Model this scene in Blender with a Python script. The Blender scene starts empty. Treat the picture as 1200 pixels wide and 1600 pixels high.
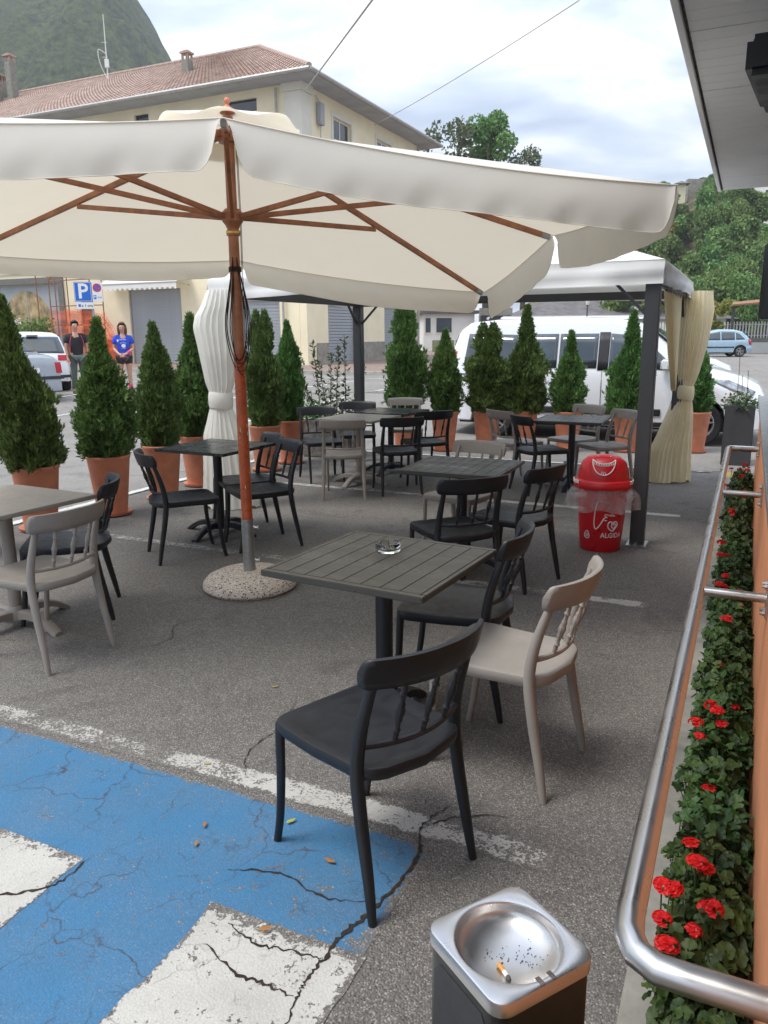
import bpy, bmesh, math, random
import numpy as np
from mathutils import Vector, Matrix, noise
PI = math.pi
rnd = random.Random(7)
S = bpy.context.scene
COL = S.collection
# ------------------------------------------------------------------ camera
CAM_H, CAM_F, CAM_TH, CAM_RO = 1.62, 1210.0, math.radians(12.9), math.radians(-0.48)
cd = bpy.data.cameras.new("camera"); cam = bpy.data.objects.new("camera", cd); COL.objects.link(cam)
cd.sensor_fit = 'VERTICAL'; cd.sensor_height = 36.0; cd.lens = CAM_F / 1600.0 * 36.0
cd.clip_start = 0.05; cd.clip_end = 5000
R0 = Vector((1, 0, 0)); U0 = Vector((0, math.sin(CAM_TH), math.cos(CAM_TH))); F0 = Vector((0, math.cos(CAM_TH), -math.sin(CAM_TH)))
Rr = R0 * math.cos(CAM_RO) + U0 * math.sin(CAM_RO); Ur = -R0 * math.sin(CAM_RO) + U0 * math.cos(CAM_RO)
M = Matrix((Rr, Ur, -F0)).transposed().to_4x4(); M.translation = Vector((0, 0, CAM_H))
cam.matrix_world = M
S.camera = cam
# ------------------------------------------------------------------ sky, sun, exposure
SUN_EL, SUN_AZ = math.radians(62), math.radians(-108)     # high, to the left and slightly behind the camera (azimuth from +Y)
w = bpy.data.worlds.new("World"); S.world = w; w.use_nodes = True
nt = w.node_tree; nt.nodes.clear()
def wn(t, **k):
    n = nt.nodes.new(t)
    for a, b in k.items(): setattr(n, a, b)
    return n
out = wn('ShaderNodeOutputWorld'); mixs = wn('ShaderNodeMixShader')
bg1 = wn('ShaderNodeBackground'); bg2 = wn('ShaderNodeBackground')
sky = wn('ShaderNodeTexSky', sky_type='NISHITA', sun_disc=False, sun_elevation=SUN_EL, sun_rotation=SUN_AZ % (2*PI), dust_density=2.0)
bg1.inputs[1].default_value = 0.06
tc = wn('ShaderNodeTexCoord'); sep = wn('ShaderNodeSeparateXYZ'); nt.links.new(tc.outputs['Generated'], sep.inputs[0])
add = wn('ShaderNodeMath', operation='ADD'); add.inputs[1].default_value = 0.22
mx = wn('ShaderNodeMath', operation='MAXIMUM'); mx.inputs[1].default_value = 0.0
nt.links.new(sep.outputs[2], mx.inputs[0]); nt.links.new(mx.outputs[0], add.inputs[0])
dx = wn('ShaderNodeMath', operation='DIVIDE'); dy = wn('ShaderNodeMath', operation='DIVIDE')
nt.links.new(sep.outputs[0], dx.inputs[0]); nt.links.new(add.outputs[0], dx.inputs[1])
nt.links.new(sep.outputs[1], dy.inputs[0]); nt.links.new(add.outputs[0], dy.inputs[1])
cmb = wn('ShaderNodeCombineXYZ'); nt.links.new(dx.outputs[0], cmb.inputs[0]); nt.links.new(dy.outputs[0], cmb.inputs[1])
mp = wn('ShaderNodeMapping'); mp.inputs['Scale'].default_value = (1.0, 1.6, 1); mp.inputs['Location'].default_value = (3.1, 1.7, 0)
nt.links.new(cmb.outputs[0], mp.inputs[0])
nz = wn('ShaderNodeTexNoise'); nz.inputs['Scale'].default_value = 2.1; nz.inputs['Detail'].default_value = 7; nz.inputs['Roughness'].default_value = 0.5; nz.inputs['Distortion'].default_value = 0.25
nt.links.new(mp.outputs[0], nz.inputs['Vector'])
rp = wn('ShaderNodeValToRGB'); e = rp.color_ramp.elements
e[0].position = 0.38; e[0].color = (0.25, 0.31, 0.42, 1); e[1].position = 0.61; e[1].color = (0.66, 0.67, 0.68, 1)
m_ = e.new(0.485); m_.color = (0.38, 0.44, 0.55, 1)
nt.links.new(nz.outputs[0], rp.inputs[0]); nt.links.new(rp.outputs[0], bg2.inputs[0])
# an overcast sky is brighter overhead than at the horizon
cz = wn('ShaderNodeMath', operation='MULTIPLY_ADD'); cz.inputs[1].default_value = 1.15; cz.inputs[2].default_value = 0.70
nt.links.new(mx.outputs[0], cz.inputs[0]); nt.links.new(cz.outputs[0], bg2.inputs[1])
nt.links.new(sky.outputs[0], bg1.inputs[0])
mixs.inputs[0].default_value = 0.88
nt.links.new(bg1.outputs[0], mixs.inputs[1]); nt.links.new(bg2.outputs[0], mixs.inputs[2]); nt.links.new(mixs.outputs[0], out.inputs[0])
sd = bpy.data.lights.new("sun", 'SUN'); sd.energy = 1.5; sd.angle = math.radians(22); sd.color = (1.0, 0.96, 0.9)
sun = bpy.data.objects.new("sun", sd); COL.objects.link(sun)
sv = Vector((math.sin(SUN_AZ)*math.cos(SUN_EL), math.cos(SUN_AZ)*math.cos(SUN_EL), math.sin(SUN_EL)))
sun.rotation_euler = sv.to_track_quat('Z', 'Y').to_euler()
S.view_settings.view_transform = 'Standard'; S.view_settings.look = 'None'
S.view_settings.exposure = 1.2; S.view_settings.gamma = 1.0; S.view_settings.use_curve_mapping = False
# ------------------------------------------------------------------ materials
def nn(t, ty, **k):
    n = t.nodes.new(ty)
    for a, b in k.items(): setattr(n, a, b)
    return n
def newmat(name):
    m = bpy.data.materials.new(name); m.use_nodes = True
    t = m.node_tree; b = t.nodes['Principled BSDF']
    return m, t, b
def ramp(t, fac, stops):
    r = nn(t, 'ShaderNodeValToRGB'); el = r.color_ramp.elements
    while len(el) < len(stops): el.new(0.5)
    for q, (p, c) in zip(el, stops):
        q.position = p; q.color = (c if hasattr(c, '__len__') else (c, c, c)) [:3] + (1,) if hasattr(c, '__len__') else (c, c, c, 1)
    t.links.new(fac, r.inputs[0]); return r.outputs[0]
def noise_n(t, vec, scale, detail=4, rough=0.55, dist=0.0):
    n = nn(t, 'ShaderNodeTexNoise'); n.inputs['Scale'].default_value = scale; n.inputs['Detail'].default_value = detail
    n.inputs['Roughness'].default_value = rough; n.inputs['Distortion'].default_value = dist
    if vec: t.links.new(vec, n.inputs['Vector'])
    return n.outputs['Fac']
def mixc(t, fac, a, b, mode='MIX'):
    n = nn(t, 'ShaderNodeMix', data_type='RGBA', blend_type=mode)
    for s, v in ((n.inputs[0], fac), (n.inputs[6], a), (n.inputs[7], b)):
        if hasattr(v, 'links'): t.links.new(v, s)
        elif hasattr(v, '__len__'): s.default_value = tuple(v)[:3] + (1,)
        else: s.default_value = v if s == n.inputs[0] else (v, v, v, 1)
    return n.outputs[2]
def mth(t, op, a, b=None, clamp=False):
    n = nn(t, 'ShaderNodeMath', operation=op); n.use_clamp = clamp
    for i, v in enumerate((a, b)):
        if v is None: continue
        if hasattr(v, 'links'): t.links.new(v, n.inputs[i])
        else: n.inputs[i].default_value = v
    return n.outputs[0]
def bump(t, b, h, strength=0.3, dist=0.01):
    n = nn(t, 'ShaderNodeBump'); n.inputs['Strength'].default_value = strength; n.inputs['Distance'].default_value = dist
    t.links.new(h, n.inputs['Height']); t.links.new(n.outputs[0], b.inputs['Normal'])
def pm(name, c, rough=0.6, metal=0.0, var=0.12, scale=6.0, bs=0.0, bscale=60.0, bdist=0.003, coat=0.0, spec=0.5, dirt=0.0):
    m, t, b = newmat(name)
    o = nn(t, 'ShaderNodeTexCoord').outputs['Object']
    f = noise_n(t, o, scale, 5, 0.6)
    lo = tuple(max(0, x*(1-var*1.6)) for x in c); hi = tuple(min(1, x*(1+var)) for x in c)
    col = ramp(t, f, [(0.3, lo), (0.7, hi)])
    if dirt:
        g = noise_n(t, o, scale*0.35, 6, 0.7)
        col = mixc(t, mth(t, 'MULTIPLY', ramp(t, g, [(0.5, 0.0), (0.75, 1.0)]), dirt), col, tuple(x*0.45 for x in c))
    t.links.new(col, b.inputs['Base Color'])
    r = ramp(t, noise_n(t, o, scale*2.3, 4), [(0.3, max(0, rough-0.08)), (0.7, min(1, rough+0.1))])
    t.links.new(r, b.inputs['Roughness'])
    b.inputs['Metallic'].default_value = metal; b.inputs['Specular IOR Level'].default_value = spec
    if coat: b.inputs['Coat Weight'].default_value = coat; b.inputs['Coat Roughness'].default_value = 0.06
    if bs: bump(t, b, noise_n(t, o, bscale, 6, 0.6), bs, bdist)
    return m
def cloth(name, c, trans=0.35, tint=(1, 0.95, 0.85)):
    m, t, b = newmat(name); o = nn(t, 'ShaderNodeTexCoord').outputs['Object']
    col = ramp(t, noise_n(t, o, 3.0, 5), [(0.3, tuple(x*0.93 for x in c)), (0.7, c)])
    t.links.new(col, b.inputs['Base Color']); b.inputs['Roughness'].default_value = 0.9; b.inputs['Specular IOR Level'].default_value = 0.15
    tr = nn(t, 'ShaderNodeBsdfTranslucent'); tr.inputs[0].default_value = tuple(x*y for x, y in zip(c, tint)) + (1,)
    mx = nn(t, 'ShaderNodeMixShader'); mx.inputs[0].default_value = trans
    t.links.new(b.outputs[0], mx.inputs[1]); t.links.new(tr.outputs[0], mx.inputs[2])
    h = noise_n(t, o, 3.2, 3, 0.5, 0.6); bump(t, b, h, 0.05, 0.03)
    b.inputs['Sheen Weight'].default_value = 0.15
    t.links.new(mx.outputs[0], t.nodes['Material Output'].inputs[0]); return m
def leafmat(name, dark, light, trans=0.25, rough=0.55, big=1.5, hv=0.05):
    m, t, b = newmat(name); g = nn(t, 'ShaderNodeNewGeometry'); o = nn(t, 'ShaderNodeTexCoord').outputs['Object']
    f = mth(t, 'ADD', mth(t, 'MULTIPLY', g.outputs['Random Per Island'], 0.55), mth(t, 'MULTIPLY', noise_n(t, o, big, 3), 0.6))
    col = ramp(t, f, [(0.2, dark), (0.9, light)])
    oi = nn(t, 'ShaderNodeObjectInfo'); hs = nn(t, 'ShaderNodeHueSaturation')
    t.links.new(mth(t, 'ADD', mth(t, 'MULTIPLY', oi.outputs['Random'], hv), 0.5-hv/2), hs.inputs['Hue'])
    t.links.new(mth(t, 'ADD', mth(t, 'MULTIPLY', oi.outputs['Random'], 0.35), 0.83), hs.inputs['Value'])
    t.links.new(col, hs.inputs['Color']); col = hs.outputs[0]
    t.links.new(col, b.inputs['Base Color']); b.inputs['Roughness'].default_value = rough; b.inputs['Specular IOR Level'].default_value = 0.3
    tr = nn(t, 'ShaderNodeBsdfTranslucent'); t.links.new(col, tr.inputs[0])
    mx = nn(t, 'ShaderNodeMixShader'); mx.inputs[0].default_value = trans
    t.links.new(b.outputs[0], mx.inputs[1]); t.links.new(tr.outputs[0], mx.inputs[2])
    t.links.new(mx.outputs[0], t.nodes['Material Output'].inputs[0]); return m
def glassmat(name, c=(0.02, 0.025, 0.03), rough=0.03):
    m, t, b = newmat(name); o = nn(t, 'ShaderNodeTexCoord').outputs['Object']
    t.links.new(ramp(t, noise_n(t, o, 1.2, 3), [(0.35, c), (0.7, tuple(x*1.8 for x in c))]), b.inputs['Base Color'])
    b.inputs['Roughness'].default_value = rough; b.inputs['Specular IOR Level'].default_value = 0.9
    return m
# worn, aggregate asphalt as a colour network that the paints reuse
def asphalt_col(t, o, k=1.0):
    big = noise_n(t, o, 0.7, 6, 0.6); med = noise_n(t, o, 9, 4)
    base = mixc(t, ramp(t, big, [(0.32, 0.0), (0.68, 1.0)]), tuple(x*k for x in (0.122, 0.115, 0.107)), tuple(x*k for x in (0.180, 0.170, 0.158)))
    base = mixc(t, mth(t, 'MULTIPLY', med, 0.4), base, tuple(x*k for x in (0.10, 0.091, 0.083)))
    v = nn(t, 'ShaderNodeTexVoronoi'); v.inputs['Scale'].default_value = 135; t.links.new(o, v.inputs['Vector'])
    sp = nn(t, 'ShaderNodeSeparateColor'); t.links.new(v.outputs['Color'], sp.inputs[0])
    st = ramp(t, sp.outputs[0], [(0.0, (0.045, 0.042, 0.039)), (0.45, tuple(x*k for x in (0.125, 0.115, 0.106))), (0.8, (0.26, 0.245, 0.225)), (0.97, (0.40, 0.38, 0.34))])
    dm = ramp(t, v.outputs['Distance'], [(0.25, 1.0), (0.6, 0.0)])
    col = mixc(t, mth(t, 'MULTIPLY', dm, 0.68), base, st)
    v2 = nn(t, 'ShaderNodeTexVoronoi'); v2.inputs['Scale'].default_value = 260; t.links.new(o, v2.inputs['Vector']); sp2 = nn(t, 'ShaderNodeSeparateColor'); t.links.new(v2.outputs['Color'], sp2.inputs[0])
    col = mixc(t, ramp(t, sp2.outputs[1], [(0.0, 0.55), (0.25, 0.0)]), col, (0.04, 0.036, 0.032)); col = mixc(t, ramp(t, sp2.outputs[1], [(0.86, 0.0), (0.95, 0.45)]), col, (0.42, 0.40, 0.37))
    blot = noise_n(t, o, 1.9, 5, 0.7, 0.6)
    col = mixc(t, mth(t, 'MULTIPLY', ramp(t, blot, [(0.56, 0.0), (0.70, 1.0)]), 0.5), col, (0.055, 0.050, 0.045))
    return col, v.outputs['Distance']
def cracks(t, o, scale, width, dist=0.35, gate=0.45):
    nv = nn(t, 'ShaderNodeTexNoise'); nv.inputs['Scale'].default_value = scale*2.2; nv.inputs['Detail'].default_value = 6; t.links.new(o, nv.inputs['Vector'])
    vm = nn(t, 'ShaderNodeVectorMath', operation='SCALE'); vm.inputs['Scale'].default_value = dist/scale*1.2; t.links.new(nv.outputs['Color'], vm.inputs[0])
    va = nn(t, 'ShaderNodeVectorMath', operation='ADD'); t.links.new(o, va.inputs[0]); t.links.new(vm.outputs[0], va.inputs[1])
    v = nn(t, 'ShaderNodeTexVoronoi', feature='DISTANCE_TO_EDGE'); v.inputs['Scale'].default_value = scale; t.links.new(va.outputs[0], v.inputs['Vector'])
    line = ramp(t, v.outputs['Distance'], [(0.0, 1.0), (width, 0.0)])
    g = ramp(t, noise_n(t, o, scale*0.9, 3), [(gate, 0.0), (gate+0.12, 1.0)])
    return mth(t, 'MULTIPLY', line, g)
def asphalt_mat(name='asphalt', k=1.0):
    m, t, b = newmat(name); o = nn(t, 'ShaderNodeTexCoord').outputs['Object']
    col, d = asphalt_col(t, o, k)
    cr = cracks(t, o, 0.9, 0.006, 0.4, 0.52)
    col = mixc(t, mth(t, 'MULTIPLY', cr, 0.75), col, (0.03, 0.027, 0.024))
    t.links.new(col, b.inputs['Base Color']); b.inputs['Roughness'].default_value = 0.9; b.inputs['Specular IOR Level'].default_value = 0.25
    bump(t, b, d, 0.8, 0.005); return m
def paint_mat(name, c, wear=0.4, speck=0.5, cr_scale=3.0, cr=0.7, edge_axis=None):
    m, t, b = newmat(name); o = nn(t, 'ShaderNodeTexCoord').outputs['Object']
    ac, d = asphalt_col(t, o)
    pc = mixc(t, ramp(t, noise_n(t, o, 2.2, 6, 0.65), [(0.35, 0.0), (0.7, 1.0)]), tuple(x*0.86 for x in c), c)
    pc = mixc(t, mth(t, 'MULTIPLY', ramp(t, d, [(0.3, 0.0), (0.7, 1.0)]), 0.35), pc, tuple(x*0.7 for x in c))
    wn_ = mth(t, 'ADD', mth(t, 'MULTIPLY', noise_n(t, o, 14, 7, 0.75), 0.6), mth(t, 'MULTIPLY', noise_n(t, o, 95, 3, 0.6), 0.4))
    wn_ = mth(t, 'ADD', wn_, mth(t, 'MULTIPLY', mth(t, 'SUBTRACT', noise_n(t, o, 1.6, 4), 0.5), speck))
    at_ = nn(t, 'ShaderNodeAttribute'); at_.attribute_name = 'edge'
    wn_ = mth(t, 'ADD', wn_, mth(t, 'MULTIPLY', mth(t, 'SUBTRACT', at_.outputs['Fac'], 1.0), 0.14))
    th = 0.40 + wear*0.12
    mask = ramp(t, wn_, [(th-0.012, 0.0), (th+0.012, 1.0)])
    pc = mixc(t, mth(t, 'ADD', mth(t, 'MULTIPLY', ramp(t, noise_n(t, o, 3.5, 5, 0.7), [(0.4, 0.0), (0.7, 1.0)]), 0.22), 0.05), pc, ac)
    col = mixc(t, mask, ac, pc)
    if cr:
        k = mth(t, 'MAXIMUM', cracks(t, o, cr_scale, 0.010, 0.5, 0.40), mth(t, 'MULTIPLY', cracks(t, o, cr_scale*3.4, 0.035, 0.6, 0.5), 0.6))
        col = mixc(t, mth(t, 'MULTIPLY', k, cr), col, (0.05, 0.04, 0.036))
    t.links.new(col, b.inputs['Base Color']); b.inputs['Roughness'].default_value = 0.8; b.inputs['Specular IOR Level'].default_value = 0.3
    bump(t, b, d, 0.35, 0.003); return m
MT = {}
MT['asphalt'] = asphalt_mat(); MT['road'] = asphalt_mat('road_asphalt', 1.75)
MT['p_blue'] = paint_mat('blue_road_paint', (0.046, 0.178, 0.340), wear=0.14, speck=0.18, cr_scale=2.6, cr=0.85)
MT['p_white'] = paint_mat('white_road_paint', (0.55, 0.54, 0.50), wear=0.22, speck=0.3, cr=0.6)
MT['p_line'] = paint_mat('patchy_white_road_paint', (0.52, 0.51, 0.47), wear=0.58, speck=0.42, cr=0.4)
MT['p_worn'] = paint_mat('worn_white_road_paint', (0.50, 0.49, 0.46), wear=0.98, speck=0.35, cr=0.3)
MT['p_clean'] = paint_mat('street_line_paint', (0.68, 0.68, 0.66), wear=0.1, speck=0.2, cr=0.0)
MT['p_yellow'] = paint_mat('yellow_road_paint', (0.62, 0.40, 0.06), wear=0.2, speck=0.2, cr=0.0)
MT['dark'] = pm('anthracite_plastic', (0.010, 0.0115, 0.015), 0.44, var=0.10, scale=9, bs=0.12, bscale=420, bdist=0.0006)
MT['taupe'] = pm('taupe_plastic', (0.275, 0.245, 0.215), 0.5, var=0.06, scale=9, bs=0.12, bscale=420, bdist=0.0006)
MT['t_dark'] = pm('dark_slat_top', (0.042, 0.039, 0.032), 0.33, var=0.05, scale=5)
MT['t_grey'] = pm('taupe_top', (0.25, 0.225, 0.19), 0.42, var=0.08, scale=10, bs=0.1, bscale=300, bdist=0.0004)
MT['t_smooth'] = pm('charcoal_top', (0.026, 0.028, 0.030), 0.27, var=0.04, scale=4)
MT['canvas'] = cloth('cream_canvas', (0.86, 0.83, 0.755), 0.34, (1, 0.93, 0.80))
MT['gcanvas'] = cloth('white_gazebo_canvas', (0.84, 0.84, 0.82), 0.22, (1, 0.97, 0.9))
MT['curtain'] = cloth('cream_curtain', (0.82, 0.75, 0.54), 0.35, (1, 0.93, 0.75))
MT['curtain_w'] = cloth('ivory_curtain', (0.88, 0.87, 0.82), 0.3, (1, 0.96, 0.86))
MT['seam'] = pm('canvas_seam', (0.5, 0.47, 0.4), 0.9)
MT['wood'] = pm('varnished_wood', (0.38, 0.15, 0.072), 0.38, var=0.25, scale=12, bs=0.1, bscale=80)
MT['pole_or'] = pm('orange_varnished_pole', (0.44, 0.085, 0.022), 0.3, var=0.2, scale=11, coat=0.3)
MT['steel'] = pm('galvanised_steel', (0.42, 0.43, 0.42), 0.38, metal=0.9, var=0.15, scale=30)
MT['inox'] = pm('brushed_stainless', (0.56, 0.55, 0.54), 0.30, metal=1.0, var=0.03, scale=3)
MT['brass'] = pm('brass', (0.6, 0.42, 0.12), 0.35, metal=0.9)
MT['gpost'] = pm('charcoal_powder_coat', (0.048, 0.050, 0.055), 0.42, var=0.08, scale=5)
MT['black'] = pm('black_plastic', (0.012, 0.013, 0.014), 0.4)
MT['rope'] = pm('dark_rope', (0.03, 0.018, 0.014), 0.9)
MT['terra'] = pm('terracotta_plastic', (0.54, 0.195, 0.105), 0.6, var=0.13, scale=7, bs=0.1, bscale=40, dirt=0.12)
MT['soil'] = pm('potting_soil', (0.035, 0.022, 0.014), 0.95, bs=0.8, bscale=60, bdist=0.02, var=0.4)
MT['conc'] = pm('weathered_concrete', (0.24, 0.23, 0.20), 0.9, var=0.2, scale=9, bs=0.3, bscale=90, bdist=0.004, dirt=0.4)
MT['stone'] = pm('grey_stone', (0.16, 0.15, 0.135), 0.9, var=0.35, scale=14, bs=0.7, bscale=30, bdist=0.02)
MT['red'] = pm('red_bin_plastic', (0.58, 0.009, 0.016), 0.32, var=0.06, scale=6)
MT['white'] = pm('white_print', (0.78, 0.76, 0.74), 0.5, var=0.03)
MT['orangewall'] = pm('orange_render', (0.66, 0.27, 0.125), 0.85, var=0.08, scale=3, bs=0.25, bscale=150, bdist=0.003, dirt=0.08)
MT['soffit'] = pm('white_soffit', (0.88, 0.88, 0.87), 0.6, var=0.04, scale=2, dirt=0.08)
MT['mould'] = pm('dirty_joint', (0.12, 0.10, 0.10), 0.9, var=0.5, scale=30)
MT['cream'] = pm('cream_render', (0.82, 0.73, 0.52), 0.9, var=0.06, scale=0.8, bs=0.15, bscale=20, dirt=0.10)
MT['quoin'] = pm('pale_render', (0.70, 0.67, 0.58), 0.9, var=0.06, scale=1, dirt=0.1)
MT['plinth'] = pm('grey_stone_plinth', (0.30, 0.27, 0.23), 0.9, var=0.2, scale=4, bs=0.3, bscale=20, bdist=0.01)
MT['eave'] = pm('grey_eave_render', (0.36, 0.37, 0.39), 0.9, var=0.1, scale=1.2, dirt=0.2)
MT['gutter'] = pm('zinc_gutter', (0.42, 0.40, 0.38), 0.5, metal=0.4, var=0.1)
MT['shutter'] = pm('grey_roller_shutter', (0.36, 0.38, 0.40), 0.55, metal=0.1, var=0.06, scale=2)
MT['tile'] = pm('clay_tile', (0.43, 0.315, 0.26), 0.9, var=0.22, scale=2.6, dirt=0.25)
MT['pave'] = pm('porphyry_paving', (0.24, 0.175, 0.14), 0.9, var=0.22, scale=7, bs=0.4, bscale=25)
MT['kerb'] = pm('granite_kerb', (0.36, 0.34, 0.31), 0.85, var=0.15, scale=8)
MT['wwhite'] = pm('white_render', (0.72, 0.71, 0.68), 0.9, var=0.05, scale=0.7, dirt=0.06)
MT['wgrey'] = pm('roof_slate', (0.13, 0.12, 0.12), 0.85, var=0.25, scale=1.5)
MT['glass'] = glassmat('window_glass'); MT['cglass'] = glassmat('car_glass', (0.035, 0.045, 0.055))
MT['carwhite'] = pm('white_car_paint', (0.77, 0.78, 0.80), 0.25, var=0.02, scale=1, coat=0.8)
MT['carsilver'] = pm('silver_car_paint', (0.34, 0.36, 0.39), 0.3, metal=0.35, var=0.04, scale=1, coat=0.8)
MT['carblue'] = pm('light_blue_car_paint', (0.33, 0.47, 0.57), 0.28, metal=0.2, var=0.03, scale=1, coat=0.8)
MT['cardark'] = pm('dark_blue_car_paint', (0.03, 0.05, 0.09), 0.3, coat=0.8)
MT['tyre'] = pm('tyre_rubber', (0.014, 0.014, 0.015), 0.85, bs=0.2, bscale=60)
MT['rim'] = pm('alloy_rim', (0.5, 0.5, 0.51), 0.3, metal=0.8)
MT['trim'] = pm('dark_trim', (0.02, 0.02, 0.022), 0.6)
MT['tail'] = pm('red_tail_lens', (0.45, 0.012, 0.016), 0.12)
MT['lens'] = pm('clear_lamp_lens', (0.42, 0.44, 0.46), 0.08, metal=0.5, var=0.4, scale=9)
MT['plateblue'] = pm('plate_blue', (0.02, 0.08, 0.42), 0.5)
MT['signblue'] = pm('traffic_blue', (0.01, 0.13, 0.52), 0.45, var=0.03)
MT['signred'] = pm('traffic_red', (0.6, 0.02, 0.02), 0.45, var=0.03)
MT['signgrey'] = pm('sign_back_grey', (0.33, 0.34, 0.35), 0.5, metal=0.4)
MT['ink'] = pm('dark_ink', (0.03, 0.03, 0.035), 0.6)
MT['rust'] = pm('rusty_tube', (0.30, 0.14, 0.07), 0.8, var=0.3, scale=20)
MT['net'] = pm('orange_net', (0.80, 0.12, 0.025), 0.7)
MT['skin'] = pm('skin', (0.50, 0.27, 0.19), 0.55, var=0.05)
MT['hair_b'] = pm('brown_hair', (0.17, 0.075, 0.035), 0.6, var=0.3, scale=60, bs=0.4, bscale=120)
MT['hair_d'] = pm('dark_hair', (0.025, 0.017, 0.013), 0.6, var=0.3, scale=60, bs=0.4, bscale=120)
MT['tee_blue'] = pm('royal_blue_cloth', (0.018, 0.065, 0.50), 0.85, bs=0.3, bscale=30)
MT['tee_black'] = pm('black_cloth', (0.016, 0.016, 0.018), 0.8, bs=0.3, bscale=30)
MT['pink'] = pm('pink_cloth', (0.75, 0.06, 0.16), 0.8)
MT['shorts'] = pm('dark_shorts_cloth', (0.035, 0.026, 0.03), 0.85, bs=0.3, bscale=40)
MT['jean'] = pm('grey_green_cloth', (0.10, 0.12, 0.11), 0.85)
MT['conifer'] = leafmat('conifer_sprays', (0.026, 0.066, 0.020), (0.19, 0.31, 0.085), 0.30, 0.6, 3.0)
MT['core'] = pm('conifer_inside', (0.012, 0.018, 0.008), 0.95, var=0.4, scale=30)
MT['laurel'] = leafmat('laurel_leaves', (0.022, 0.050, 0.016), (0.12, 0.17, 0.06), 0.2, 0.3, 4.0)
MT['geran'] = leafmat('geranium_leaves', (0.013, 0.034, 0.010), (0.062, 0.108, 0.026), 0.2, 0.5, 6.0)
MT['petal'] = leafmat('red_petals', (0.42, 0.004, 0.006), (0.66, 0.012, 0.012), 0.2, 0.5, 30.0, 0.0)
MT['dry'] = leafmat('dry_leaf', (0.35, 0.15, 0.03), (0.50, 0.30, 0.08), 0.2, 0.6, 5.0)
MT['yleaf'] = leafmat('yellowing_leaf', (0.30, 0.28, 0.04), (0.42, 0.36, 0.08), 0.2, 0.6, 5.0)
MT['broad'] = leafmat('broad_leaves', (0.045, 0.105, 0.030), (0.23, 0.34, 0.10), 0.25, 0.6, 0.5)
MT['broad_y'] = leafmat('yellow_green_leaves', (0.13, 0.15, 0.03), (0.34, 0.34, 0.07), 0.25, 0.6, 0.8)
MT['broad_g'] = leafmat('grey_green_leaves', (0.07, 0.09, 0.05), (0.20, 0.24, 0.12), 0.25, 0.6, 0.5)
MT['bark'] = pm('bark', (0.10, 0.075, 0.055), 0.95, var=0.3, scale=12, bs=0.6, bscale=20, bdist=0.02)
def mountain_mat():
    m, t, b = newmat('wooded_mountain'); o = nn(t, 'ShaderNodeTexCoord').outputs['Object']
    a = noise_n(t, o, 0.10, 8, 0.8); c = noise_n(t, o, 0.016, 5, 0.6)
    g2 = noise_n(t, o, 0.30, 6, 0.75)
    col = ramp(t, mth(t, 'ADD', mth(t, 'MULTIPLY', a, 0.45), mth(t, 'MULTIPLY', g2, 0.55)), [(0.42, (0.003, 0.010, 0.006)), (0.58, (0.16, 0.21, 0.06))])
    col = mixc(t, ramp(t, c, [(0.40, 0.0), (0.62, 0.5)]), col, (0.10, 0.14, 0.035))
    gx = nn(t, 'ShaderNodeAttribute'); gx.attribute_name = 'rock'
    rk = ramp(t, mth(t, 'ADD', gx.outputs['Fac'], mth(t, 'MULTIPLY', mth(t, 'SUBTRACT', noise_n(t, o, 0.07, 6, 0.7), 0.5), 0.9)), [(0.5, 0.0), (0.58, 1.0)])
    col = mixc(t, rk, col, (0.34, 0.27, 0.21))
    t.links.new(col, b.inputs['Base Color']); b.inputs['Roughness'].default_value = 0.95; b.inputs['Specular IOR Level'].default_value = 0.1
    bump(t, b, a, 1.0, 14.0); return m
MT['mount'] = mountain_mat()
def terrazzo():
    m, t, b = newmat('washed_gravel_concrete'); o = nn(t, 'ShaderNodeTexCoord').outputs['Object']
    v = nn(t, 'ShaderNodeTexVoronoi'); v.inputs['Scale'].default_value = 95; t.links.new(o, v.inputs['Vector'])
    sp = nn(t, 'ShaderNodeSeparateColor'); t.links.new(v.outputs['Color'], sp.inputs[0])
    st = ramp(t, sp.outputs[0], [(0.0, (0.05, 0.04, 0.04)), (0.22, (0.08, 0.06, 0.055)), (0.25, (0.40, 0.28, 0.21)), (0.6, (0.60, 0.50, 0.41)), (0.9, (0.70, 0.64, 0.56))])
    col = mixc(t, ramp(t, v.outputs['Distance'], [(0.42, 0.0), (0.6, 1.0)]), st, (0.50, 0.44, 0.37))
    t.links.new(col, b.inputs['Base Color']); b.inputs['Roughness'].default_value = 0.8
    bump(t, b, v.outputs['Distance'], 0.6, 0.006); return m
MT['terrazzo'] = terrazzo()
def clear(name, c, alpha, rough):
    m, t, b = newmat(name); o = nn(t, 'ShaderNodeTexCoord').outputs['Object']
    b.inputs['Base Color'].default_value = c + (1,); b.inputs['Roughness'].default_value = rough
    a = ramp(t, noise_n(t, o, 9, 6, 0.7, 1.0), [(0.35, alpha*0.6), (0.7, min(1, alpha*1.7))]); t.links.new(a, b.inputs['Alpha'])
    bump(t, b, noise_n(t, o, 9, 5, 0.7, 2.5), 0.6, 0.02); return m
MT['bag'] = clear('clear_bin_bag', (0.62, 0.58, 0.58), 0.33, 0.2)
def trueglass():
    m, t, b = newmat('clear_glass'); b.inputs['Transmission Weight'].default_value = 1.0; b.inputs['Roughness'].default_value = 0.02; b.inputs['IOR'].default_value = 1.45
    b.inputs['Base Color'].default_value = (0.95, 0.97, 0.95, 1); return m
MT['trueglass'] = trueglass()
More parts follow.
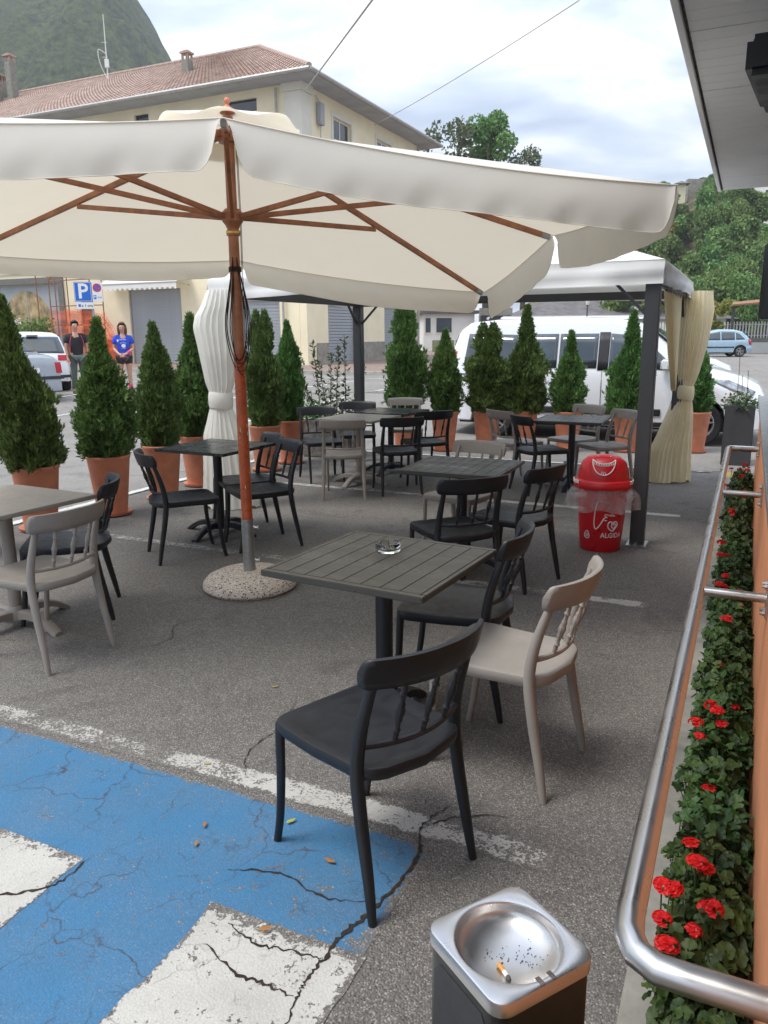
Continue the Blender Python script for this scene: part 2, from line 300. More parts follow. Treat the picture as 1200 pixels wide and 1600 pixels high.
# ------------------------------------------------------------------ mesh helpers
class MB:
    def __init__(s): s.v = []; s.f = []; s.mi = []; s.cur = 0
    def add(s, vs, fs):
        n = len(s.v); s.v += [tuple(v) for v in vs]; s.f += [tuple(i+n for i in f) for f in fs]; s.mi += [s.cur]*len(fs); return s
    def box(s, x0, x1, y0, y1, z0, z1, mat=None):
        vs = [Vector((x, y, z)) for x in (x0, x1) for y in (y0, y1) for z in (z0, z1)]
        if mat is not None: vs = [mat @ v for v in vs]
        return s.add(vs, [(0, 1, 3, 2), (4, 6, 7, 5), (0, 4, 5, 1), (2, 3, 7, 6), (0, 2, 6, 4), (1, 5, 7, 3)])
    def bar(s, p0, p1, w, h, up=(0, 0, 1)):
        p0 = Vector(p0); p1 = Vector(p1); d = p1-p0; L = d.length; d = d/L; up = Vector(up)
        if abs(d.dot(up)) > 0.98: up = Vector((1, 0, 0))
        x = d.cross(up).normalized(); z = x.cross(d)
        m = Matrix((x, d, z)).transposed().to_4x4(); m.translation = p0
        return s.box(-w/2, w/2, 0, L, -h/2, h/2, m)
    def grid(s, rows, closed=False):
        nr = len(rows); nc = len(rows[0]); fs = []
        for i in range(nr-1):
            for j in range(nc if closed else nc-1):
                k = (j+1) % nc; fs.append((i*nc+j, i*nc+k, (i+1)*nc+k, (i+1)*nc+j))
        return s.add([p for r in rows for p in r], fs)
    def tube(s, pts, r, n=8, cap=True, sx=1.0, sy=1.0):
        pts = [Vector(p) for p in pts]; rows = []; prev = None
        for i, p in enumerate(pts):
            d = (pts[min(i+1, len(pts)-1)] - pts[max(i-1, 0)]).normalized()
            if prev is None: a = Vector((0, 0, 1)) if abs(d.z) < 0.9 else Vector((1, 0, 0)); x = d.cross(a).normalized()
            else: x = (prev - d*prev.dot(d)).normalized()
            prev = x; y = d.cross(x); rr = r[i] if hasattr(r, '__len__') else r
            rows.append([p + x*(rr*sx*math.cos(2*PI*k/n)) + y*(rr*sy*math.sin(2*PI*k/n)) for k in range(n)])
        n0 = len(s.v); s.grid(rows, True)
        if cap:
            s.f.append(tuple(n0+k for k in range(n))[::-1]); s.f.append(tuple(n0+(len(rows)-1)*n+k for k in range(n))); s.mi += [s.cur]*2
        return s
    def lathe(s, prof, n=24, c=(0, 0, 0), ax='z', sy=1.0):
        rows = []
        for r, z in prof:
            row = []
            for k in range(n):
                a = 2*PI*k/n; x, y = r*math.cos(a), r*math.sin(a)*sy
                p = (x, y, z) if ax == 'z' else ((x, z, y) if ax == 'y' else (z, x, y))
                row.append((p[0]+c[0], p[1]+c[1], p[2]+c[2]))
            rows.append(row)
        return s.grid(rows, True)
    def prism(s, poly, z0, z1, mat=None):
        n = len(poly); vs = [Vector((p[0], p[1], z0)) for p in poly]+[Vector((p[0], p[1], z1)) for p in poly]
        if mat is not None: vs = [mat @ v for v in vs]
        return s.add(vs, [tuple(range(n))[::-1], tuple(range(n, 2*n))] + [(i, (i+1) % n, n+(i+1) % n, n+i) for i in range(n)])
    def mesh(s, name, mats, smooth=False, bevel=0.0, seg=2, fix=True, sharp=40):
        me = bpy.data.meshes.new(name); me.from_pydata(s.v, [], s.f)
        for m in (mats if isinstance(mats, (list, tuple)) else [mats]): me.materials.append(MT[m] if isinstance(m, str) else m)
        if any(s.mi): me.polygons.foreach_set('material_index', s.mi)
        if fix or bevel:
            bm = bmesh.new(); bm.from_mesh(me)
            if fix: bmesh.ops.recalc_face_normals(bm, faces=bm.faces)
            if bevel:
                ed = [e for e in bm.edges if len(e.link_faces) == 2 and e.calc_face_angle(0) > 0.6]
                bmesh.ops.bevel(bm, geom=ed, offset=bevel, segments=seg, affect='EDGES', clamp_overlap=True)
            bm.to_mesh(me); bm.free()
        if smooth or bevel:
            me.polygons.foreach_set('use_smooth', [True]*len(me.polygons)); me.set_sharp_from_angle(angle=math.radians(sharp))
        me.update(); return me
    def build(s, name, mats, parent=None, smooth=False, bevel=0.0, seg=2, fix=True, sharp=40, loc=None, rz=None):
        return mobj(name, s.mesh(name, mats, smooth, bevel, seg, fix, sharp), parent, loc, rz)
def mobj(name, me, parent=None, loc=None, rz=None):
    o = bpy.data.objects.new(name, me); COL.objects.link(o)
    if parent: o.parent = parent
    if loc is not None: o.location = loc
    if rz is not None: o.rotation_euler = (0, 0, rz)
    return o
def tag(o, label=None, cat=None, group=None, kind=None):
    if label: o['label'] = label
    if cat: o['category'] = cat
    if group: o['group'] = group
    if kind: o['kind'] = kind
    return o
def thing(name, label, cat, loc=(0, 0, 0), rz=0.0, group=None):
    o = bpy.data.objects.new(name, None); COL.objects.link(o); o.empty_display_size = 0.1
    o.location = loc; o.rotation_euler = (0, 0, rz); return tag(o, label, cat, group)
def struct(o): o['kind'] = 'structure'; return o
CH = {}
def copy_tree(o, parent=None):
    c = o.copy(); COL.objects.link(c)
    if parent: c.parent = parent
    for ch in [q for q in bpy.data.objects if q.parent == o]: copy_tree(ch, c)
    return c
def text_tris(txt, size, bold=False):
    cu = bpy.data.curves.new('txt', 'FONT'); cu.body = txt; cu.size = size; cu.align_x = 'CENTER'; cu.align_y = 'CENTER'; cu.resolution_u = 3
    if bold: cu.offset = size*0.02
    o = bpy.data.objects.new('txt', cu); COL.objects.link(o); dg = bpy.context.evaluated_depsgraph_get(); dg.update()
    me = bpy.data.meshes.new_from_object(o.evaluated_get(dg)); vs = [tuple(v.co) for v in me.vertices]; fs = [tuple(p.vertices) for p in me.polygons]
    bpy.data.objects.remove(o); bpy.data.curves.remove(cu); bpy.data.meshes.remove(me); return vs, fs
E1 = Vector((0.4226, 0.9063, 0)); E2 = Vector((-0.9063, 0.4226, 0)); ANG = math.atan2(0.9063, 0.4226)
def G(a, b, z=0.0): return Vector((E1.x*a+E2.x*b, E1.y*a+E2.y*b, z))       # a along the bar wall, b away from it
def gz(y): return 0.25*min(1.0, max(0.0, (y-13.0)/6.0))                     # the street rises gently beyond the parking bays
R = math.radians
def curve_pts(P, n):
    # smooth interpolation through control points
    P = [Vector(p) for p in P]; out = []
    for i in range(len(P)-1):
        p0 = P[max(i-1, 0)]; p1 = P[i]; p2 = P[i+1]; p3 = P[min(i+2, len(P)-1)]
        for k in range(n):
            t = k/n; out.append(0.5*((2*p1)+(p2-p0)*t+(2*p0-5*p1+4*p2-p3)*t*t+(3*p1-p0-3*p2+p3)*t*t*t))
    out.append(P[-1]); return out
# ------------------------------------------------------------------ ground, markings, pavement
ys = [-30, 0, 5, 10, 13] + [13+i*0.75 for i in range(1, 9)] + [30, 60, 120, 300, 900]
b = MB(); b.grid([[(x, y, gz(y)) for x in (-700, -120, -40, -15, 0, 15, 40, 120, 700)] for y in ys])
ground = struct(b.build('ground', 'asphalt', fix=False))
def strip_mark(name, a0, a1, b0, b1, mat, z=0.0013, nseg=None, jag=0.0):
    """painted marking lying on the asphalt, with slightly uneven edges"""
    m = MB(); P = [G(a0, b0), G(a1, b0), G(a1, b1), G(a0, b1)]
    la = (P[1]-P[0]).length; lb = (P[3]-P[0]).length
    long_b = lb > la; n = max(2, int(max(la, lb)/0.06)) if jag else max(2, int(max(la, lb)/1.0))
    rows = []; wts = []
    for i in range(n+1):
        t = i/n; j0 = rnd.uniform(-jag, jag); j1 = rnd.uniform(-jag, jag)
        if long_b: p = G(a0+j0, b0+(b1-b0)*t); q = G(a1+j1, b0+(b1-b0)*t)
        else: p = G(a0+(a1-a0)*t, b0+j0); q = G(a0+(a1-a0)*t, b1+j1)
        wd = (q-p).length; ed = min(0.022, wd*0.3)/wd; vs_ = [p.lerp(q, f_) for f_ in (0, ed, 1-ed, 1)]
        rows.append([(v.x, v.y, gz(v.y)+z) for v in vs_]); en = 0.0 if i in (0, n) else 1.0; wts += [0.0, en, en, 0.0]
    m.grid(rows); o = struct(m.build(name, mat, fix=False)); a_ = o.data.attributes.new('edge', 'FLOAT', 'POINT'); a_.data.foreach_set('value', wts); return o
strip_mark('blue_bay_paint', 0.2, 2.055, 0.80, 3.6, 'p_blue', jag=0.006)
strip_mark('white_bay_symbol', 0.35, 1.56, 0.80, 1.29, 'p_white', z=0.0026, jag=0.012)
strip_mark('white_bay_symbol', 0.35, 1.55, 1.78, 2.7, 'p_white', z=0.0026, jag=0.012)
strip_mark('bay_line', 2.09, 2.215, 0.42, 2.0, 'p_line', jag=0.006)
strip_mark('bay_line', 2.09, 2.21, 2.0, 6.0, 'p_worn', jag=0.008)
strip_mark('bay_line', 4.66, 4.78, 0.44, 2.3, 'p_line', jag=0.005)
strip_mark('bay_line', 4.66, 4.78, 2.3, 5.6, 'p_worn', jag=0.008)
strip_mark('bay_line', 7.24, 7.36, 0.45, 2.3, 'p_white', jag=0.005)
strip_mark('bay_line', 7.24, 7.36, 2.3, 5.6, 'p_worn', jag=0.008)
strip_mark('bay_line', 9.76, 9.86, 0.3, 5.6, 'p_clean', z=0.009)
strip_mark('street_edge_line', 1.0, 9.2, 5.78, 5.90, 'p_clean', z=0.009)
for bb in (8.4, 10.8, 12.35, 14.8, 17.2):
    strip_mark('street_bay_line', 10.6, 16.4, bb-0.06, bb+0.06, 'p_clean', z=0.009)
    strip_mark('street_bay_line', 17.2, 21.6, bb-0.06, bb+0.06, 'p_clean', z=0.009)
strip_mark('street_edge_line', 22.6, 22.75, 3, 34, 'p_clean', z=0.009)
strip_mark('yellow_kerb_paint', 8.9, 10.9, 0.02, 0.20, 'p_yellow')
# the ragged crack that runs across the painted bay
def crack(pts, w0, seed):
    r = random.Random(seed); P = curve_pts([(x, y, 0) for x, y in pts], 10); rows = []
    for i, p in enumerate(P):
        d = (P[min(i+1, len(P)-1)]-P[max(i-1, 0)]).normalized(); n = Vector((-d.y, d.x, 0)); t = i/(len(P)-1)
        ww = w0*(0.25+r.random())*math.sin(PI*min(1, max(0.04, t)))**0.5; o = n*r.uniform(-0.006, 0.006)
        rows.append([p+o+n*ww+Vector((0, 0, 0.0042)), p+o-n*ww+Vector((0, 0, 0.0042))])
    m = MB(); m.grid(rows); return struct(m.build('asphalt_crack', 'soil', fix=False))
crack([(0.22, 2.42), (0.12, 2.31), (0.105, 2.18), (0.04, 2.04), (-0.06, 1.90), (-0.13, 1.82), (-0.17, 1.74), (-0.21, 1.67), (-0.23, 1.62), (-0.25, 1.53)], 0.0075, 1)
crack([(-0.17, 1.74), (-0.26, 1.77), (-0.36, 1.80), (-0.45, 1.88)], 0.004, 2)
crack([(0.11, 2.30), (0.25, 2.36), (0.42, 2.36)], 0.003, 3)
crack([(-0.24, 1.62), (-0.31, 1.66), (-0.40, 1.70), (-0.5, 1.80)], 0.005, 4)
crack([(-1.30, 3.86), (-1.18, 3.98), (-1.20, 4.2), (-1.08, 4.3)], 0.003, 5)
crack([(-0.4, 3.3), (-0.45, 3.0), (-0.55, 2.8), (-0.52, 2.6)], 0.0025, 6)
crack([(-0.06, 1.95), (-0.2, 1.98), (-0.33, 2.08), (-0.5, 2.1)], 0.004, 7)
crack([(-0.95, 2.16), (-1.0, 2.05), (-1.12, 2.0), (-1.3, 2.02)], 0.006, 8)
for cc in ([(-6, 5.84), (-6, 70), (24.42, 70), (24.42, 5.84)], [(9.9, -40), (9.9, 5.838), (24.42, 5.838), (24.42, -40)], [(24.421, -60), (24.421, 6.9), (90, 6.9), (90, -60)]):
    m = MB(); na, nb = 40, 50
    m.grid([[(lambda p: (p.x, p.y, gz(p.y)+0.0035))(G(cc[0][0]+(cc[2][0]-cc[0][0])*i/na, cc[0][1]+(cc[1][1]-cc[0][1])*j/nb)) for j in range(nb+1)] for i in range(na+1)]); struct(m.build('road', 'road', fix=False))
# pavement of the far street with kerb stones
pv = MB(); c = [(24.6, 7), (24.6, 60), (60, 60), (60, 7)]
pv.prism([(G(*q).x, G(*q).y) for q in c], 0.10, 0.36)
pave = struct(pv.build('pavement', 'pave'))
kb = MB(); kb.box(-0.5, 0.5, -0.08, 0.08, -0.2, 0.128); kme = kb.mesh('kerb_stone', 'kerb', bevel=0.01)
for i in range(44):
    p = G(24.5, 7.5+i*1.01, 0.25); o = mobj('kerb_stone', kme, pave, p, math.atan2(E2.y, E2.x))
# flower bed: kerb along the bed and soil
bd = MB(); c = [(0.3, 0.07), (9.3, 0.07), (9.3, 0.15), (0.3, 0.15)]
bd.prism([(G(*q).x, G(*q).y) for q in c], -0.05, 0.05); struct(bd.build('bed_kerb', 'conc', bevel=0.008))
bd = MB(); rr = []
for i in range(60):
    a = 0.3+9.0*i/59; rr.append([G(a, -0.2+0.265*j/5, 0.03+0.02*noise.noise(Vector((a*5, j, 0)))) for j in range(6)])
bd.grid(rr); struct(bd.build('flower_bed_soil', 'soil'))
# small fallen leaves lying on the asphalt
def fallen(x, y, ang, size, mat, label, z=0.006):
    m = MB(); pr = [(-1, 0), (-0.6, 0.32), (0, 0.42), (0.5, 0.25), (1, 0), (0.5, -0.28), (0, -0.4), (-0.6, -0.25)]
    c0 = [(0, 0, 0.12*size)]; m.add(c0+[(px*size, py*size, 0.06*size*(abs(px)+1.0)*(1 if k % 2 else 0.4)) for k, (px, py) in enumerate(pr)], [(0, 1+k, 1+(k+1) % 8) for k in range(8)])
    o = m.build('fallen_leaf', mat, loc=(x, y, z), rz=ang, fix=False); tag(o, label, 'leaf', 'dry leaves fallen on the asphalt')
fallen(-0.18, 2.13, 2.6, 0.022, 'dry', 'tan dry leaf on the blue paint between the two near legs of the front chair', 0.010)
fallen(-0.325, 2.335, 0.7, 0.02, 'yleaf', 'yellow leaf on the blue paint beside the left leg of the front chair', 0.010)
fallen(-0.615, 2.32, 1.7, 0.017, 'dry', 'upper of two small tan leaves on the blue paint', 0.010)
fallen(-0.62, 2.22, 1.6, 0.015, 'dry', 'lower of two small tan leaves on the blue paint', 0.010)
fallen(-0.69, 2.71, 0.2, 0.014, 'dry', 'small orange leaf on the worn white line left of the front chair')
fallen(-0.52, 3.38, 0.4, 0.018, 'yleaf', 'yellowish leaf on bare asphalt below the round parasol base')
fallen(-0.41, 2.69, 1.4, 0.016, 'dry', 'small orange leaf on asphalt left of the front chair, above the line')
fallen(-0.34, 1.84, 0.3, 0.02, 'dry', 'pale leaf caught in the crack across the white bay symbol', 0.014)
fallen(0.08, 4.02, 0.3, 0.022, 'dry', 'brown leaf on asphalt beyond the post of the front table')
# ------------------------------------------------------------------ bar building on the right
bar = thing('bar_building', 'bar building with orange rendered low wall, white panelled overhanging eave and dark window frames', 'building', (0, 0, 0))
m = MB(); m.prism([(G(*q).x, G(*q).y) for q in ((-2, -0.13), (8.25, -0.13), (8.25, -0.45), (-2, -0.45))], 0, 0.98); m.build('wall', 'orangewall', bar, bevel=0.008)
m = MB(); m.prism([(G(*q).x, G(*q).y) for q in ((-2, -0.100), (8.30, -0.100), (8.30, -0.50), (-2, -0.50))], 0.983, 1.02); m.build('window_sill', 'steel', bar, bevel=0.004)
for a in (8.22, 6.2, 4.2, 2.2):
    m = MB(); p = G(a, -0.26); m.prism([(G(*q).x, G(*q).y) for q in ((a-.04, -0.24), (a+.04, -0.24), (a+.04, -0.33), (a-.04, -0.33))], 1.021, 2.72); m.build('window_frame', 'gpost', bar)
for a0, a1 in ((6.245, 8.175), (4.245, 6.155), (2.245, 4.155), (-2, 2.155)):
    m = MB(); m.prism([(G(*q).x, G(*q).y) for q in ((a0, -0.28), (a1, -0.28), (a1, -0.29), (a0, -0.29))], 1.022, 2.71); m.build('window_pane', 'glass', bar)
EZ = 2.70
m = MB(); m.prism([(G(*q).x, G(*q).y) for q in ((-2, 0.345), (7.0, 0.345), (7.0, 0.318), (-2, 0.318))], EZ-0.012, EZ+0.30); m.build('fascia', 'soffit', bar, bevel=0.003)
m = MB(); m.prism([(G(*q).x, G(*q).y) for q in ((-2, 0.317), (6.985, 0.317), (6.985, 0.309), (-2, 0.309))], EZ+0.001, EZ+0.03); m.build('joint_strip', 'mould', bar)
aa = [-2.0, -0.6, 0.6, 1.7, 2.65, 3.37, 4.17, 4.97, 5.75, 6.45, 7.0]
for i in range(len(aa)-1):
    # each soffit panel carries shallow tongue-and-groove ribs
    m = MB(); a0, a1 = aa[i]+0.003, aa[i+1]-0.003; n = max(2, int((a1-a0)/0.10))
    for k in range(n):
        x0 = a0+(a1-a0)*k/n; x1 = a0+(a1-a0)*(k+1)/n-0.004
        m.prism([(G(*q).x, G(*q).y) for q in ((x0, 0.307), (x1, 0.307), (x1, -1.2), (x0, -1.2))], EZ, EZ+0.02)
    m.prism([(G(*q).x, G(*q).y) for q in ((a0, 0.306), (a1, 0.306), (a1, -1.2), (a0, -1.2))], EZ+0.003, EZ+0.06)
    m.build('soffit_panel', 'soffit', bar)
m = MB(); m.prism([(G(*q).x, G(*q).y) for q in ((-2, 0.30), (6.98, 0.30), (6.98, -3.5), (-2, -3.5))], EZ+0.061, EZ+0.32); m.build('roof', 'wgrey', bar)
m = MB(); m.prism([(G(*q).x, G(*q).y) for q in ((6.8, -0.95), (7.0, -0.95), (7.0, -3.5), (6.8, -3.5))], 0, 2.70); m.build('wall', 'orangewall', bar)
# patio heater under the eave
ht = thing('patio_heater', 'black wedge shaped outdoor heater with silver end hanging below the white eave', 'heater', tuple(G(3.22, -0.045, 2.47)), ANG-0.04)
m = MB(); m.prism([(-0.30, 0.13), (0.22, 0.10), (0.27, 0.05), (0.27, -0.16), (-0.30, -0.16)], -0.06, 0.06); m.build('housing', 'black', ht, bevel=0.02)
m = MB(); m.box(-0.27, 0.22, -0.13, 0.06, -0.072, -0.061); m.build('grille', 'gpost', ht, bevel=0.004)
m = MB(); m.prism([(0.275, 0.055), (0.52, 0.02), (0.56, -0.03), (0.56, -0.16), (0.275, -0.16)], -0.05, 0.05); m.build('reflector', 'soffit', ht, bevel=0.015)
m = MB(); m.tube([(0, -0.05, 0.06), (0, -0.05, 0.22)], 0.015, 8); m.tube([(0.3, -0.1, 0.05), (0.3, -0.1, 0.22)], 0.012, 8); m.build('bracket', 'steel', ht, smooth=True)
# black loudspeaker box with a printed label at the far window
p = G(6.72, -0.10, 0)
sp = thing('loudspeaker', 'black loudspeaker box with small white printed label at the end of the bar', 'loudspeaker', (p.x, p.y, 1.98), ANG-PI/2)
m = MB(); m.prism([(-0.075, -0.1), (-0.03, -0.13), (0.30, -0.13), (0.30, 0.10), (-0.075, 0.10)], -0.27, 0.27); m.build('cabinet', 'black', sp, bevel=0.012)
m = MB(); m.box(-0.005, 0.11, -0.134, -0.1312, -0.05, 0.012); m.build('label', 'shutter', sp)
m = MB()
for k in range(3): m.box(0.01, 0.06+0.01*k, -0.1372, -0.1345, -0.003-0.018*k, 0.004-0.018*k)
m.build('print', 'ink', sp)
m = MB(); m.box(0.03, 0.07, 0.101, 0.16, -0.03, 0.72); m.build('bracket', 'black', sp)
# stainless rail
RZ = 0.72
rail = thing('guard_rail', 'brushed stainless tube rail along the red geranium bed, bolted to the orange wall', 'railing', (0, 0, 0))
def gp(a, b_, z=RZ): return G(a, b_, z)
P = [gp(1.02, -0.125), gp(1.02, 0.0), gp(1.022, 0.045), gp(1.04, 0.075), gp(1.075, 0.092), gp(1.12, 0.096), gp(2, 0.096), gp(4, 0.097), gp(6.62, 0.098), gp(6.66, 0.095), gp(6.685, 0.08), gp(6.69, 0.05), gp(6.69, -0.125)]
m = MB(); m.tube(P, 0.0225, 20); m.build('tube', 'inox', rail, smooth=True)
for a in (2.86, 4.77):
    m = MB(); m.tube([gp(a, 0.078), gp(a, -0.128)], 0.017, 16); m.build('arm', 'inox', rail, smooth=True)
def flange(a):
    m = MB(); m.prism([(G(*q).x, G(*q).y) for q in ((a-.035, -0.121), (a+.035, -0.121), (a+.035, -0.1292), (a-.035, -0.1292))], RZ-0.065, RZ+0.065); f = m.build('flange', 'inox', rail, bevel=0.002)
    for dz in (-0.048, 0.048):
        for da in (-0.02, 0.02):
            m = MB(); m.tube([gp(a+da, -0.1205, RZ+dz), gp(a+da, -0.105, RZ+dz)], 0.006, 6); m.tube([gp(a+da, -0.1205, RZ+dz), gp(a+da, -0.113, RZ+dz)], 0.010, 6)
            m.build('bolt', 'inox', f)
for a in (1.02, 2.86, 4.77, 6.69): flange(a)
# ------------------------------------------------------------------ chairs
def chair_meshes(mat):
    D = {}
    # seat: thin dished shell whose back edge bulges behind the spindles
    def outline(k, n=40):
        pts = []
        for i in range(n):
            a = 2*PI*i/n; x = math.copysign(abs(math.cos(a))**0.24, math.cos(a)); y = math.copysign(abs(math.sin(a))**0.24, math.sin(a))
            wx = 0.218 if y > 0 else 0.205
            yy = y*0.215 - (0.0 if y > -0.2 else 0.055*(1-x*x)*min(1, -y))
            pts.append((x*wx*k, yy*k))
        return pts
    m = MB(); rows = []
    for k, z in ((0.02, 0.443), (0.45, 0.443), (0.8, 0.448), (0.95, 0.455), (0.99, 0.453), (1.0, 0.446), (0.995, 0.425), (0.96, 0.412), (0.9, 0.418), (0.5, 0.424), (0.02, 0.424)):
        rows.append([(x, y, z - (0.02*max(0, y*4)**2 if False else 0)) for x, y in outline(k)])
    m.grid(rows, True); m.f.append(tuple(range(40))); m.mi.append(0); D['seat'] = m.mesh('seat', mat, smooth=True, sharp=50)
    for sx in (-1, 1):
        m = MB(); P = curve_pts([(0.192*sx, 0.188, 0.44), (0.194*sx, 0.192, 0.38), (0.192*sx, 0.198, 0.25), (0.190*sx, 0.215, 0.10), (0.192*sx, 0.235, 0.0)], 4)
        m.tube(P, [0.0185-0.005*i/(len(P)-1) for i in range(len(P))], 10, sx=1.0, sy=0.9); D['fl%d' % sx] = m.mesh('leg', mat, smooth=True)
        m = MB(); P = curve_pts([(0.212*sx, -0.262, 0.0), (0.205*sx, -0.240, 0.12), (0.200*sx, -0.205, 0.30), (0.197*sx, -0.187, 0.44), (0.193*sx, -0.200, 0.56), (0.190*sx, -0.235, 0.68), (0.187*sx, -0.268, 0.765)], 4); n = len(P)
        m.tube(P, [0.0125+0.0085*math.sin(PI*min(1, (i/(n-1))*1.05)) for i in range(n)], 10); D['bl%d' % sx] = m.mesh('leg', mat, smooth=True)
    # backrest: curved panel with rounded ends; ends come forward
    m = MB(); rows = []; N = 34
    for i in range(N+1):
        u = -math.cos(PI*i/N); x = 0.232*u; y = -0.325+0.075*abs(u)**2.2; e = max(0.0, abs(u)-0.91)/0.09; h = 0.047*math.sqrt(max(0.0, 1-e**3))*(1.0-0.10*abs(u))+0.004
        zc = 0.762; sec = []
        for (dy, dz) in ((0.010, -1), (0.0125, -0.5), (0.0125, 0.5), (0.009, 0.93), (0.0, 1), (-0.009, 0.93), (-0.0125, 0.5), (-0.0125, -0.5), (-0.010, -1), (0, -1.04)):
            z = zc+h*dz; sec.append((x, y+dy-(z-zc)*0.28, z))
        rows.append(sec)
    m.grid(rows, True); n0 = 10
    m.f.append(tuple(range(10))[::-1]); m.f.append(tuple(N*10+k for k in range(10))); m.mi += [0, 0]
    D['backrest'] = m.mesh('backrest', mat, smooth=True, sharp=60)
    m = MB(); P = [(0.194*u, -0.198-0.048*(1-u*u), 0.520-0.006*(1-u*u)) for u in [-1+2*i/14 for i in range(15)]]; m.tube(P, 0.0105, 8); D['lower_rail'] = m.mesh('lower_rail', mat, smooth=True)
    for k, u in enumerate((-0.5, 0.0, 0.5)):
        x = 0.194*u; p0 = Vector((x, -0.198-0.048*(1-u*u), 0.516)); p1 = Vector((x*1.12, -0.322+0.075*abs(u)**2.2+0.012, 0.720))
        n = 30; prof = []
        for i in range(n+1):
            t = i/n; r = 0.0076
            r += 0.0062*math.exp(-((t-0.5)/0.10)**2)
            for c_, h_, w_ in ((0.12, .0035, .014), (0.20, .0042, .016), (0.36, .0035, .012), (0.64, .0035, .012), (0.80, .0042, .016), (0.88, .0035, .014)): r += h_*math.exp(-((t-c_)/w_)**2)
            prof.append(r)
        m = MB(); m.tube([p0.lerp(p1, i/n) for i in range(n+1)], prof, 8); D['sp%d' % k] = m.mesh('spindle', mat, smooth=True)
    return D
CM = {'dark': chair_meshes('dark'), 'taupe': chair_meshes('taupe')}
def chair(kind, x, y, head, label, z=0.0):
    t = thing('chair', label, 'chair', (x, y, z), math.radians(head-90), 'black plastic chairs with turned spindles' if kind == 'dark' else 'taupe plastic chairs with turned spindles')
    for k, me in CM[kind].items(): mobj(me.name.split('.')[0], me, t)
    return t
chairs = [
 ('dark', -0.06, 2.20, 132, 'large front black chair standing half on the blue painted bay'),
 ('taupe', 0.45, 2.76, 147, 'taupe chair right of the front slatted table, beside the black chair'),
 ('dark', 0.31, 3.31, 161, 'black chair at the far right edge of the front table, behind the taupe one'),
 ('dark', 0.43, 4.70, 112, 'black chair seen from behind at the near edge of the middle table'),
 ('dark', 0.84, 5.02, 138, 'black chair at the right corner of the middle table, left of the red bin'),
 ('taupe', 0.58, 5.72, -128, 'taupe chair on the far side of the middle table, facing the camera'),
 ('dark', -1.49, 5.70, 27, 'black chair left of the charcoal table, nearest the second and third pots'),
 ('dark', -0.98, 5.97, 208, 'nearer black chair of the pair right of the charcoal table, by the pole'),
 ('dark', -1.18, 6.40, 206, 'farther black chair of the pair right of the charcoal table'),
 ('taupe', -1.79, 3.84, 153, 'taupe chair with its back to us at the left edge of the photo'),
 ('dark', -1.90, 4.44, 194, 'black chair behind the taupe chair at the left edge of the photo'),
 ('taupe', -0.40, 7.88, 90, 'taupe chair seen squarely from behind at the double table'),
 ('dark', -0.70, 8.78, -72, 'black chair at the left of the double table, before the stone planter'),
 ('dark', -0.31, 9.42, -88, 'black chair behind the double table, in front of the far gazebo post'),
 ('dark', 0.13, 8.08, 104, 'black chair seen from behind at the double table, right of the taupe one'),
 ('dark', 0.46, 8.72, 112, 'black chair at the right end of the double table'),
 ('taupe', 0.29, 9.95, -90, 'taupe chair on the far side of the double table, below a conifer'),
 ('taupe', 1.50, 8.62, 30, 'taupe chair left of the right-hand slatted table, its back sideways'),
 ('dark', 1.66, 8.02, 17, 'black chair at the near left of the right-hand slatted table'),
 ('taupe', 2.17, 8.83, 216, 'taupe chair at the far side of the right-hand slatted table, mostly hidden by it'),
 ('taupe', 2.36, 8.26, 200, 'taupe chair at the right of the right-hand slatted table, above the red bin'),
]
for c in chairs: chair(*c)
